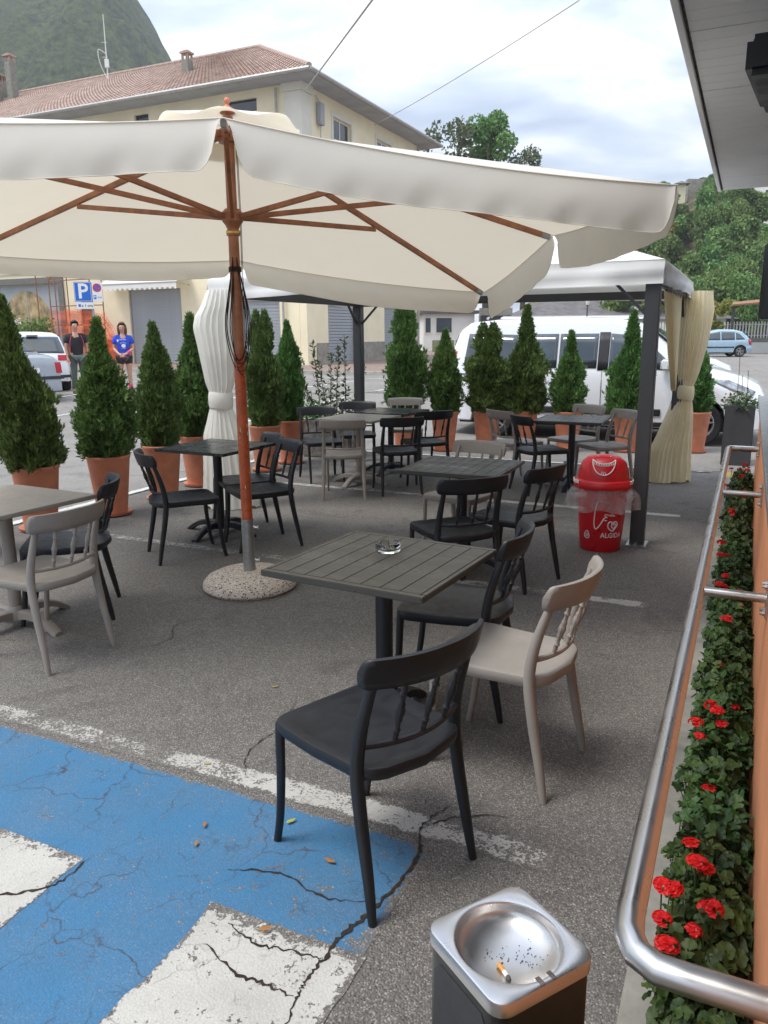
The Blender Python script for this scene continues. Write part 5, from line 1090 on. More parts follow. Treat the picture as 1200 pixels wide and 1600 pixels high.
# white passenger van parked across the bays, nose towards the bar
o = G(12.95, 4.55); VT = [(0, 0.34), (0.02, 0.62), (0.05, 0.95), (0.14, 1.45), (0.24, 1.70), (0.40, 1.80), (0.8, 1.835), (2.0, 1.845), (2.7, 1.82), (3.05, 1.74), (3.30, 1.60), (3.65, 1.33), (3.90, 1.12), (4.20, 1.05), (4.50, 0.97), (4.70, 0.86), (4.78, 0.74), (4.80, 0.55), (4.82, 0.36)]
VB = [(0, 1.08), (3.5, 1.04), (4.0, 0.96), (4.82, 0.66)]
van, vys, vsp = car('van', 'long white passenger van parked behind the row of potted conifers, side on', 'van', (o.x, o.y, 0.0), AX, 4.82, 1.84, 1.84, VT, VB, (0.88, 3.94), 0.325, 'carwhite',
  [[(0.36, 1.12), (1.22, 1.10), (1.22, 1.60), (0.42, 1.62)], [(1.32, 1.10), (1.86, 1.10), (1.86, 1.61), (1.32, 1.61)], [(1.89, 1.10), (2.46, 1.10), (2.46, 1.61), (1.89, 1.61)], [(2.64, 1.09), (3.26, 1.09), (2.98, 1.58), (2.64, 1.61)], [(3.32, 1.09), (3.62, 1.08), (3.20, 1.46), (3.06, 1.55)]],
  [('windscreen', 3.14, 3.84, 0.93, 1.0), ('rear_window', 0.09, 0.20, 0.9, 0.88)],
  [('window_pillar', [(2.475, 1.07), (2.63, 1.07), (2.63, 1.63), (2.475, 1.63)], 'trim', 0.004), ('sliding_rail', [(0.30, 0.985), (1.30, 0.985), (1.30, 1.0), (0.30, 1.0)], 'trim', 0.008),
   ('side_moulding', [(1.35, 0.42), (3.42, 0.42), (3.42, 0.52), (1.35, 0.52)], 'trim', 0.012), ('sill_trim', [(1.32, 0.262), (3.50, 0.262), (3.50, 0.33), (1.32, 0.33)], 'trim', 0.010),
   ('door_seam', [(2.545, 0.40), (2.553, 0.40), (2.553, 1.06), (2.545, 1.06)], 'trim', 0.003), ('door_seam', [(1.30, 0.40), (1.308, 0.40), (1.308, 1.06), (1.30, 1.06)], 'trim', 0.003), ('door_seam', [(3.50, 0.40), (3.508, 0.40), (3.66, 1.02), (3.652, 1.02)], 'trim', 0.003),
   ('headlight', [(4.02, 0.965), (4.60, 0.70), (4.66, 0.80), (4.30, 0.955)], 'lens', 0.008), ('tail_light', [(0.06, 0.85), (0.19, 0.85), (0.22, 1.35), (0.16, 1.35)], 'tail', 0.006), ('bumper_seam', [(4.18, 0.42), (4.186, 0.42), (4.44, 0.77), (4.43, 0.77)], 'trim', 0.003)],
  [('number_plate', -0.26, 0.26, 0.60, 0.71, 'white', 0.01, 0.01), ('rear_bumper', -0.85, 0.85, 0.36, 0.5, 'trim', 0.02, 0.02)], mirror=(3.46, 1.10), sill=0.25, tumble=0.20)
for sgn in (1, -1):
    for s0 in (1.40, 2.70):
        m = MB(); y0 = vys(s0, 0.93); m.tube([(s0, sgn*(y0+0.01), 0.93), (s0+0.03, sgn*(y0+0.035), 0.93), (s0+0.22, sgn*(y0+0.035), 0.93), (s0+0.26, sgn*(y0+0.01), 0.93)], 0.014, 8); m.build('door_handle', 'gpost', van, smooth=True)
    m = MB(); m.tube([(0.9, sgn*0.66, 1.855), (2.9, sgn*0.66, 1.85)], 0.012, 6); m.build('roof_rail', 'carwhite', van, smooth=True)
# white MPV behind the van
MTp = [(0, 0.35), (0.03, 0.7), (0.10, 1.0), (0.22, 1.38), (0.40, 1.50), (0.9, 1.57), (1.8, 1.575), (2.4, 1.50), (2.9, 1.27), (3.3, 1.03), (3.8, 0.92), (4.05, 0.80), (4.18, 0.58), (4.22, 0.36)]
o = G(16.9, 4.4); SG = [[(0.55, 0.98), (1.35, 0.96), (1.35, 1.43), (0.66, 1.42)], [(1.42, 0.96), (2.3, 0.95), (2.05, 1.42), (1.42, 1.44)], [(2.36, 0.96), (2.98, 0.96), (2.48, 1.30), (2.24, 1.37)]]
car('parked_car', 'white hatchback parked just beyond the nose of the white van', 'car', (o.x, o.y, gz(o.y)), AX, 4.22, 1.76, 1.57, MTp, [(0, 0.95), (2.9, 0.93), (3.4, 0.90), (4.22, 0.6)], (0.75, 3.35), 0.31, 'carwhite', SG, [('windscreen', 2.44, 3.16, 0.95, 1.0), ('rear_window', 0.12, 0.28, .9, .9)],
  [('headlight', [(3.55, 0.84), (4.02, 0.66), (4.05, 0.74), (3.75, 0.87)], 'lens', 0.008)], [], mirror=(2.82, 0.98))
# light blue hatchback across the street, tail to the right
BT = [(0, 0.35), (0.02, 0.62), (0.06, 0.88), (0.30, 1.20), (0.55, 1.38), (0.95, 1.48), (1.7, 1.50), (2.3, 1.40), (2.85, 1.10), (3.1, 0.95), (3.6, 0.84), (3.80, 0.66), (3.85, 0.36)]
o = Vector((20.45, 44.4, 0.25)); BG_ = [[(0.42, 0.95), (0.92, 0.93), (0.92, 1.33), (0.72, 1.26)], [(0.98, 0.93), (1.70, 0.92), (1.70, 1.38), (0.98, 1.36)], [(1.76, 0.92), (2.75, 0.92), (2.32, 1.27), (1.76, 1.38)]]
car('parked_car', 'light blue rounded hatchback parked across the street, right of the gazebo curtain', 'car', tuple(o), math.radians(176), 3.85, 1.67, 1.5, BT, [(0, 0.90), (2.8, 0.90), (3.3, 0.84), (3.85, 0.6)], (0.66, 3.1), 0.30, 'carblue', BG_, [('windscreen', 2.36, 3.0, .95, 1), ('rear_window', 0.1, 0.42, .9, .9)],
  [('tail_light', [(0.02, 0.66), (0.20, 0.66), (0.27, 0.98), (0.10, 0.95)], 'tail', 0.008), ('bumper', [(0.0, 0.36), (0.36, 0.36), (0.33, 0.56), (0.01, 0.56)], 'carblue', 0.012), ('side_moulding', [(1.0, 0.5), (2.8, 0.5), (2.8, 0.57), (1.0, 0.57)], 'trim', 0.01)], [], mirror=(2.62, 0.93))
# white hatchback seen from behind, left
YT = [(0, 0.36), (0.0, 0.44), (0.03, 0.62), (0.10, 0.88), (0.14, 0.95), (0.36, 1.30), (0.47, 1.44), (0.7, 1.50), (1.7, 1.52), (2.3, 1.42), (2.9, 1.12), (3.2, 0.97), (3.65, 0.84), (3.85, 0.66), (3.9, 0.36)]
az = math.radians(-32); hd = Vector((math.sin(az), math.cos(az), 0)); rc = Vector((-8.72, 19.9, gz(20)))
hc, hys, hsp = car('parked_car', 'white hatchback seen from behind at left, beside the dark haired man', 'car', tuple(rc), math.atan2(hd.y, hd.x), 3.9, 1.70, 1.52, YT, [(0, 0.93), (0.3, 0.95), (2.9, 0.93), (3.4, 0.86), (3.9, 0.6)], (0.62, 3.1), 0.30, 'carwhite', [[(0.62, 0.98), (1.25, 0.97), (1.25, 1.38), (0.80, 1.36)], [(1.32, 0.97), (2.2, 0.96), (1.95, 1.38), (1.32, 1.40)]], [('rear_window', 0.155, 0.42, 0.97, 0.90), ('windscreen', 2.4, 3.0, .95, 1)],
  [], [('tail_light', -0.80, -0.52, 0.79, 0.93, 'tail', 0.012, 0.01), ('tail_light', 0.52, 0.80, 0.79, 0.93, 'tail', 0.012, 0.01), ('number_plate', -0.26, 0.26, 0.60, 0.715, 'white', 0.016, 0.01), ('lower_bumper', -0.78, 0.78, 0.36, 0.43, 'trim', 0.012, 0.02), ('chrome_strip', -0.32, 0.32, 0.755, 0.79, 'inox', 0.022, 0.01)], mirror=(2.75, 0.98))
def rear_text(par, txt, s, z, size, lean=0.0, mat='ink', y=0):
    vs, fs = text_tris(txt, size, True); m = MB(); m.add([(s, -x+y if False else y-x*1.0, z+yy) for x, yy, _ in vs], fs); return m.build('plate_text', mat, par, fix=False)
pt = rear_text(hc, 'FR 284ET', -0.006, 0.655, 0.10)
for y in (-0.245, 0.245):
    m = MB(); m.box(0.002, 0.008, y-0.018, y+0.018, 0.602, 0.713); b_ = m.build('plate_band', 'plateblue', hc); b_.location.x = -0.012
m = MB(); m.tube([(0.095, 0, 0.965), (0.11, 0.15, 1.0), (0.13, 0.38, 1.02)], 0.012, 6); m.box(0.07, 0.12, -0.06, 0.06, 0.94, 0.97); m.build('rear_wiper', 'trim', hc)
m = MB(); m.tube([(0.33, 0.0, 1.50), (0.24, 0, 1.66)], 0.008, 5); m.box(0.34, 0.42, -0.13, 0.13, 1.40, 1.43); m.build('antenna', 'trim', hc)
# silver car corner behind the wide conifer
az = math.radians(-52); hd = Vector((math.sin(az), math.cos(az), 0)); rc = Vector((-7.72, 17.2, gz(17.2)))
ST = [(0, 0.35), (0.02, 0.52), (0.03, 0.60), (0.07, 0.88), (0.12, 1.0), (0.25, 1.06), (0.8, 1.10), (1.3, 1.38), (1.8, 1.45), (2.5, 1.44), (3.2, 1.06), (3.7, 0.93), (4.15, 0.8), (4.3, 0.6), (4.34, 0.36)]
car('parked_car', 'silver saloon mostly hidden behind the wide conifer at left', 'car', tuple(rc), math.atan2(hd.y, hd.x), 4.34, 1.72, 1.45, ST, [(0, 0.90), (3.2, 0.92), (4.34, 0.6)], (0.85, 3.45), 0.31, 'carsilver', [[(1.05, 0.97), (1.9, 0.96), (1.9, 1.36), (1.45, 1.34)], [(1.96, 0.96), (2.9, 0.95), (2.5, 1.35), (1.96, 1.37)]], [('windscreen', 2.6, 3.15, .95, 1), ('rear_window', 0.85, 1.25, .9, .9)],
  [('bumper_strip', [(0.01, 0.53), (0.6, 0.53), (0.6, 0.60), (0.02, 0.60)], 'trim', 0.014)], [('tail_light', -0.78, -0.64, 0.66, 0.90, 'tail', 0.012, 0.01), ('tail_light', 0.64, 0.78, 0.66, 0.90, 'tail', 0.012, 0.01), ('bumper_strip', -0.80, 0.80, 0.53, 0.60, 'trim', 0.02, 0.01), ('number_plate', -.26, .26, .68, .79, 'white', .012, .01)])
# dark blue car parked far away below the yellow tree
o = Vector((25.0, 60.0, 0.3)); car('parked_car', 'dark car far away between the blue car and the shelter', 'car', tuple(o), math.radians(-80), 3.9, 1.7, 1.5, YT, [(0, 0.93), (2.9, 0.93), (3.9, 0.6)], (0.62, 3.1), 0.30, 'cardark', [], [('rear_window', 0.155, 0.42, 0.97, 0.90), ('windscreen', 2.4, 3.0, .95, 1)], [('headlight', [(3.5, 0.7), (3.8, 0.6), (3.82, 0.7), (3.6, 0.82)], 'lens', 0.008)])
# ------------------------------------------------------------------ people
def skin_obj(name, V, E, rad, mat, parent, sub=2, root=0):
    me = bpy.data.meshes.new(name); me.from_pydata([tuple(v) for v in V], E, []); me.materials.append(MT[mat])
    o = mobj(name, me, parent); sk = o.modifiers.new('skin', 'SKIN'); sk.use_smooth_shade = True
    dat = me.skin_vertices[0].data if me.skin_vertices else None
    if dat is None:
        bm = bmesh.new(); bm.from_mesh(me); bm.verts.layers.skin.verify(); bm.to_mesh(me); bm.free(); dat = me.skin_vertices[0].data
    for i, r in enumerate(rad): dat[i].radius = (r, r) if not hasattr(r, '__len__') else r; dat[i].use_root = (i == root)
    ss = o.modifiers.new('sub', 'SUBSURF'); ss.levels = sub; ss.render_levels = sub; return o
def person(label, loc, rz, J, hair, shirt, sleeve, shorts, long_hair, extras, scale=1.0, long_trousers=False):
    """J: joint dict (local x = person's left, y = facing), in metres for a 1.70 m figure"""
    t = thing('person', label, 'person', loc, rz); t.scale = (scale,)*3
    names = ['pelvis', 'waist', 'chest', 'neckb', 'neck', 'chin', 'head', 'crown']
    V = [J[n] for n in names]; E = [(i, i+1) for i in range(7)]; rad = [(0.135, 0.105), (0.115, 0.09), (0.135, 0.10), (0.065, 0.06), (0.050, 0.050), (0.060, 0.065), (0.078, 0.092), (0.058, 0.07)]
    def addc(start, pts, rr):
        k = start
        for p, r in zip(pts, rr): V.append(p); rad.append(r); E.append((k, len(V)-1)); k = len(V)-1
        return k
    for s in ('L', 'R'):
        hand = addc(2, [J['sh'+s], J['el'+s], J['wr'+s], J['ha'+s]], [0.058, 0.040, 0.027, (0.022, 0.034)])
        w_ = Vector(J['wr'+s]); h_ = Vector(J['ha'+s]); d = (h_-w_).normalized(); sd_ = d.cross(Vector((0, 1, 0.3))).normalized()
        for q, ln in zip((-0.027, -0.009, 0.009, 0.027), (0.055, 0.07, 0.075, 0.062)): addc(hand, [h_+d*0.03+sd_*q, h_+d*(0.03+ln)+sd_*q*0.9+Vector((0, 0.012, 0))], [0.009, 0.007])
        addc(hand, [h_+sd_*0.04+d*0.01, h_+sd_*0.055+d*0.045], [0.010, 0.008])
        ank = addc(0, [J['hi'+s], J['kn'+s], J['ca'+s], J['an'+s]], [0.088, 0.056, 0.055, 0.036]); a_ = Vector(J['an'+s]); addc(ank, [a_+Vector((0, 0.10, -0.045)), a_+Vector((0, 0.16, -0.055))], [(0.035, 0.028), (0.03, 0.02)])
    skin_obj('body', V, E, rad, 'skin', t)
    # face
    hd = Vector(J['head']); m = MB()
    for sx in (-1, 1): m.lathe([(0.0, -0.006), (0.009, 0), (0.0, 0.006)], 8, tuple(hd+Vector((0.030*sx, 0.088, 0.0))), 'y')
    m.build('eyes', 'ink', t, smooth=True)
    m = MB(); m.tube([hd+Vector((0, 0.090, 0.005)), hd+Vector((0, 0.112, -0.03)), hd+Vector((0, 0.094, -0.04))], [0.007, 0.012, 0.008], 8); m.build('nose', 'skin', t, smooth=True)
    m = MB(); m.tube([hd+Vector((-0.024, 0.085, -0.062)), hd+Vector((0, 0.094, -0.064)), hd+Vector((0.024, 0.085, -0.062))], 0.005, 6); m.build('mouth', 'pink', t, smooth=True)
    for sx in (-1, 1):
        m = MB(); m.lathe([(0.0, -0.008), (0.014, -0.006), (0.018, 0.004), (0.0, 0.008)], 10, tuple(hd+Vector((0.080*sx, 0.0, -0.012))), 'x'); m.build('ear', 'skin', t, smooth=True)
    # hair
    m = MB(); rows = []
    for i in range(11):
        ph = PI*0.5*i/10*1.25; row = []
        for k in range(24):
            a = 2*PI*k/24; front = max(0, math.sin(a)); zz = math.cos(ph)*0.105; rr = math.sin(min(ph, PI/2))*0.094
            if ph > PI*0.30 and front > 0.35: rr *= 0.80; zz = max(zz, 0.055)
            row.append((hd.x+rr*math.cos(a)*0.95, hd.y-0.012+rr*math.sin(a)*1.08, hd.z+0.035+zz))
        rows.append(row)
    m.grid(rows, True)
    if long_hair:
        for k in range(16):
            a = PI+PI*(k+0.5)/16 if k % 2 else PI*0.98+PI*1.04*k/16; x, y = 0.088*math.cos(a), 0.088*math.sin(a)
            m.tube(curve_pts([hd+Vector((x*0.9, y*0.9, 0.06)), hd+Vector((x*1.05, y*1.05-0.01, -0.04)), hd+Vector((x*1.0, y-0.02, -0.14)), hd+Vector((x*0.8+0.02, y-0.03, -0.24-0.04*math.sin(k*2)))], 4), [0.024]*6+[0.022]*4+[0.016, 0.010, 0.005], 7)
    m.build('hair', hair, t, smooth=True, sharp=80)
    # shirt: torso shell with sleeves
    V2 = [Vector(J['pelvis'])+Vector((0, 0, -0.03)), Vector(J['waist']), Vector(J['chest'])+Vector((0, 0.0, -0.02)), Vector(J['neckb'])+Vector((0, 0, 0.0))]; E2_ = [(0, 1), (1, 2), (2, 3)]; r2 = [(0.165, 0.125), (0.150, 0.115), (0.165, 0.118), (0.075, 0.070)]
    for s in ('L', 'R'):
        sh = Vector(J['sh'+s]); el = Vector(J['el'+s]); V2 += [sh, sh.lerp(el, 0.62)]; n = len(V2); E2_ += [(2, n-2), (n-2, n-1)]; r2 += [0.080, 0.075]
    skin_obj('shirt', V2, E2_, r2, shirt, t, root=1)
    V3 = [Vector(J['pelvis'])+Vector((0, 0, 0.02))]; E3 = []; r3 = [(0.165, 0.125)]
    for s in ('L', 'R'):
        hi = Vector(J['hi'+s]); kn = Vector(J['kn'+s]); an = Vector(J['an'+s])
        if long_trousers: V3 += [hi, kn, an+Vector((0, 0, 0.03))]; n = len(V3); E3 += [(0, n-3), (n-3, n-2), (n-2, n-1)]; r3 += [0.105, 0.075, 0.06]
        else: V3 += [hi, hi.lerp(kn, 0.42)]; n = len(V3); E3 += [(0, n-2), (n-2, n-1)]; r3 += [0.108, 0.100]
    skin_obj('trousers' if long_trousers else 'shorts', V3, E3, r3, shorts, t)
    for s in ('L', 'R'):
        a_ = Vector(J['an'+s]); m = MB()
        m.prism([(-0.042, -0.08), (0.042, -0.08), (0.050, 0.06), (0.042, 0.15), (0.015, 0.19), (-0.02, 0.185), (-0.045, 0.14), (-0.05, 0.05)], 0, 0.022, Matrix.Translation((a_.x, a_.y, 0.0)))
        sh_ = m.build('shoe_sole', 'white', t, bevel=0.008)
        m = MB(); m.grid([[(a_.x+w_*math.cos(2*PI*k/16), a_.y+yc+l_*math.sin(2*PI*k/16), z) for k in range(16)] for w_, l_, yc, z in ((0.045, 0.125, 0.05, 0.022), (0.046, 0.122, 0.045, 0.05), (0.040, 0.085, 0.01, 0.08), (0.036, 0.050, -0.02, 0.10), (0.0, 0.0, -0.02, 0.10))], True); m.build('shoe', extras.get('shoe', 'ink'), t, smooth=True)
    return t
JW = dict(pelvis=(0, 0, 0.93), waist=(0, 0.0, 1.09), chest=(0, 0.0, 1.27), neckb=(0, -0.01, 1.40), neck=(0, 0.0, 1.46), chin=(0, 0.02, 1.515), head=(0, 0.02, 1.59), crown=(0, 0.01, 1.655),
  shL=(0.165, 0, 1.345), elL=(0.215, 0.0, 1.09), wrL=(0.105, 0.20, 0.985), haL=(0.05, 0.235, 0.955), shR=(-0.165, 0, 1.345), elR=(-0.225, 0.01, 1.10), wrR=(-0.10, 0.19, 0.99), haR=(-0.03, 0.24, 0.96),
  hiL=(0.095, 0, 0.86), knL=(0.105, 0.02, 0.48), caL=(0.115, -0.005, 0.34), anL=(0.13, -0.02, 0.09), hiR=(-0.095, 0, 0.86), knR=(-0.10, 0.01, 0.48), caR=(-0.10, -0.01, 0.34), anR=(-0.10, -0.02, 0.09))
wx, wy = -6.20, 18.95
wo_ = person('woman with long brown hair in a blue printed T-shirt and dark shorts, hands clasped', (wx, wy, gz(wy)), math.radians(-168), JW, 'hair_b', 'tee_blue', 0.6, 'shorts', True, {'shoe': 'ink'}, 1.0)
for s in ('L', 'R'):
    a_ = JW['an'+s]; m = MB(); m.lathe([(0.040, 0.085), (0.044, 0.10), (0.050, 0.25), (0.046, 0.25)], 16, (a_[0]*0.98, a_[1]+0.005, 0)); m.build('sock', 'pink', wo_, smooth=True)
m = MB(); m.lathe([(0.158, 0.0), (0.172, 0.004), (0.172, 0.035), (0.158, 0.04)], 24, (0, 0, 0.885), sy=0.80); m.build('pink_hem', 'pink', wo_, smooth=True)
p0 = Vector(JW['elR']).lerp(Vector(JW['wrR']), 0.62); p1 = Vector(JW['elR']).lerp(Vector(JW['wrR']), 0.98); m = MB(); m.tube([p0, p1], 0.040, 14); m.build('wristband', 'pink', wo_, smooth=True)
m = MB()
def front(x, z, o=0.0): return (x, 0.124+o-0.9*x*x+0.012*math.sin((z-1.0)*8), z)
def chest_txt(txt, size, cx, cz, arc=0.0):
    vs, fs = text_tris(txt, size, True); m.add([front(-(x+cx), y+cz-arc*(x*x)) for x, y, _ in vs], fs)
chest_txt('RUN TEAM', 0.030, 0.01, 1.305); chest_txt('* * * * *', 0.045, 0.015, 1.235, 6); chest_txt('* * * *', 0.04, 0.02, 1.09, -3)
m.add([front(0.05*math.cos(a)-0.02, 1.165+0.045*math.sin(a), 0.002) for a in [2*PI*k/14 for k in range(14)]], [tuple(range(14))]); m.add([front(0.105+0.02*math.cos(a), 1.285+0.03*math.sin(a), 0.002) for a in [2*PI*k/7 for k in range(7)]], [tuple(range(7))]); m.build('shirt_print', 'white', wo_, fix=False)
JM = dict(JW); JM.update(elL=(0.235, 0.0, 1.08), wrL=(0.22, 0.06, 0.86), haL=(0.215, 0.09, 0.80), elR=(-0.235, -0.01, 1.08), wrR=(-0.22, 0.05, 0.86), haR=(-0.215, 0.08, 0.79), shL=(0.185, 0, 1.35), shR=(-0.185, 0, 1.35))
mx_, my_ = -7.42, 19.2
mo_ = person('dark haired man in a black T-shirt standing behind the broad conifer', (mx_, my_, gz(my_)), math.radians(-150), JM, 'hair_d', 'tee_black', 0.6, 'jean', False, {'shoe': 'ink'}, 1.03, long_trousers=True)
m = MB()
for sx in (-1, 1): m.tube(curve_pts([(0.10*sx, 0.105, 1.38), (0.15*sx, 0.105, 1.22), (0.155*sx, 0.10, 1.05)], 5), 0.006, 5)
m.build('shirt_piping', 'pink', mo_)
bgp = thing('bag', 'pink bag strap hanging at the right side of the dark haired man', 'bag', (mx_-0.12, my_+0.16, gz(my_)), 0.3); m = MB(); m.prism([(-.06, -.02), (.06, -.02), (.05, .02), (-.05, .02)], 0.72, 1.12); m.build('bag_body', 'pink', bgp, bevel=0.015)
# ------------------------------------------------------------------ parking sign
sg = thing('parking_sign', 'blue parking sign with white P and smaller plates on a grey pole', 'sign', (-8.72, 24.0, 0.25), math.radians(8))
m = MB(); m.tube([(0.05, 0, 0), (0.05, 0, 2.95)], 0.03, 12); m.build('pole', 'signgrey', sg, smooth=True)
def plate(nm, x0, x1, z0, z1, mat, y=-0.04):
    m = MB(); m.box(x0, x1, y-0.006, y+0.006, z0, z1); return m.build(nm, mat, sg, bevel=0.003)
plate('plate', -0.44, 0.06, 2.40, 2.97, 'signblue')
m = MB(); m.box(-0.435, 0.055, -0.0480, -0.0466, 2.405, 2.965); rim_ = MB()
for q in ((-0.425, 0.045, 2.415, 2.425), (-0.425, 0.045, 2.945, 2.955), (-0.425, -0.415, 2.425, 2.945), (0.035, 0.045, 2.425, 2.945)): rim_.box(q[0], q[1], -0.0485, -0.0468, q[2], q[3])
rim_.build('plate_border', 'white', sg)
def sign_text(txt, size, x, z, mat, y=-0.0475, bold=True, sx=1.0):
    vs, fs = text_tris(txt, size, bold); m = MB(); m.add([(x+a*sx, y, z+b_) for a, b_, _ in vs], fs); m.build('lettering', mat, sg, fix=False)
sign_text('P', 0.60, -0.19, 2.685, 'white', sx=1.0)
plate('plate', 0.075, 0.37, 2.40, 2.97, 'white')
m = MB(); m.lathe([(0.085, -0.0470), (0.125, -0.0470), (0.125, -0.0485), (0.085, -0.0485)], 30, (0.222, 0, 2.80), 'y'); m.bar((0.14, -0.048, 2.88), (0.305, -0.048, 2.72), 0.0015, 0.028, (0, 0, 1)); m.build('no_parking_ring', 'signred', sg)
m = MB(); m.lathe([(0.0, -0.0466), (0.086, -0.0466)], 30, (0.222, 0, 2.80), 'y'); m.build('no_parking_disc', 'signblue', sg)
m = MB(); m.box(0.105, 0.185, -0.0480, -0.0465, 2.47, 2.59); m.build('small_mark', 'signblue', sg); sign_text('P', 0.10, 0.145, 2.53, 'white', -0.0486); sign_text('0-24', 0.06, 0.28, 2.52, 'ink')
plate('plate', -0.40, 0.085, 2.19, 2.385, 'white'); m = MB(); m.box(-0.35, -0.28, -0.048, -0.0465, 2.25, 2.33); m.build('small_mark', 'signblue', sg); sign_text('x 1 ora', 0.11, -0.10, 2.285, 'ink')
# ------------------------------------------------------------------ main yellow building
mb = thing('building', 'large cream building with hipped clay tile roof and grey roller shutters across the street', 'building', (0, 0, 0))
A0, A1, B0, B1, ZB, ZT = 29.5, 41.7, 17.3, 52.0, 0.30, 11.55
def gpoly(q): return [(G(a, b_).x, G(a, b_).y) for a, b_ in q]
def wall_with_openings(axis, fixed, u0, u1, z0, z1, openings, mat, depth=0.35, sgn=1):
    """facade built as solid strips round real openings; axis 'a': plane a=fixed, u runs along b"""
    us = sorted(set([u0, u1]+[x for o_ in openings for x in o_[:2]])); zs = sorted(set([z0, z1]+[x for o_ in openings for x in o_[2:4]])); m = MB()
    for i in range(len(us)-1):
        zc = None
        j = 0
        while j < len(zs)-1:
            um_, zm_ = (us[i]+us[i+1])/2, (zs[j]+zs[j+1])/2
            if any(o_[0] < um_ < o_[1] and o_[2] < zm_ < o_[3] for o_ in openings): j += 1; continue
            k = j
            while k+1 < len(zs)-1 and not any(o_[0] < um_ < o_[1] and o_[2] < (zs[k+1]+zs[k+2])/2 < o_[3] for o_ in openings): k += 1
            q = [(fixed, us[i]), (fixed, us[i+1]), (fixed+depth*sgn, us[i+1]), (fixed+depth*sgn, us[i])] if axis == 'a' else [(us[i], fixed), (us[i+1], fixed), (us[i+1], fixed+depth*sgn), (us[i], fixed+depth*sgn)]
            m.prism(gpoly(q), zs[j], zs[k+1]); j = k+1
    return m
ops = [(23.95, 27.05, ZB, 3.78), (18.65, 20.70, ZB, 3.12), (31.5, 36.4, 0.9, 4.25), (25.1, 25.9, 10.75, 11.25), (19.4, 20.9, 10.7, 11.2), (29.3, 30.2, 0.6, 3.6)]
ops += [(x, x+1.2, 5.4, 7.3) for x in (19.2, 22.6, 26, 29.4, 32.8, 36.2)]
ops = [o_ for o_ in ops]
wall_with_openings('a', A0, B0+0.36, B1, ZB, ZT, ops, 'cream').build('wall', 'cream', mb)
opb = [(31.35, 34.0, ZB, 3.02), (37.35, 39.85, ZB, 3.05), (32.2, 33.9, 9.95, 10.85), (36.6, 38.3, 9.95, 10.85), (32.2, 33.7, 5.4, 7.3), (36.6, 38.1, 5.4, 7.3)]
wall_with_openings('b', B0, A0, A1, ZB, ZT, opb, 'cream').build('wall', 'cream', mb)
m = MB(); m.prism(gpoly([(A1-0.35, B0+0.36), (A1, B0+0.36), (A1, B1), (A1-0.35, B1)]), ZB, ZT); m.build('wall', 'cream', mb)
m = MB(); m.prism(gpoly([(A0+0.36, B0+1.0), (A1-0.36, B0+1.0), (A1-0.36, B1-0.4), (A0+0.36, B1-0.4)]), ZB, ZT-0.2); m.build('interior_core', 'ink', mb)
for q, nm in (([(A0-0.05, B0-0.05), (A0-0.05, B0+0.75), (A0-0.003, B0+0.75), (A0-0.003, B0-0.003), (A0+0.75, B0-0.003), (A0+0.75, B0-0.05)], 'corner_pilaster'),):
    m = MB(); m.prism(gpoly(q), 4.96, ZT-0.35); m.build(nm, 'quoin', mb)
    m = MB(); m.prism(gpoly([(A0-0.12, B0-0.12), (A0-0.12, B0+0.85), (A0-0.003, B0+0.85), (A0-0.003, B0-0.003), (A0+0.85, B0-0.003), (A0+0.85, B0-0.12)]), ZT-0.34, ZT-0.01); m.build('capital', 'quoin', mb)
for a_, z0, z1 in ((A0, 8.9, 9.15), (A0, 4.75, 4.95)):
    m = MB(); m.prism(gpoly([(A0-0.06, B0+0.76), (A0-0.003, B0+0.76), (A0-0.003, B1), (A0-0.06, B1)]), z0, z1); m.prism(gpoly([(A0+0.76, B0-0.06), (A1, B0-0.06), (A1, B0-0.003), (A0+0.76, B0-0.003)]), z0, z1); m.build('string_course', 'quoin', mb)
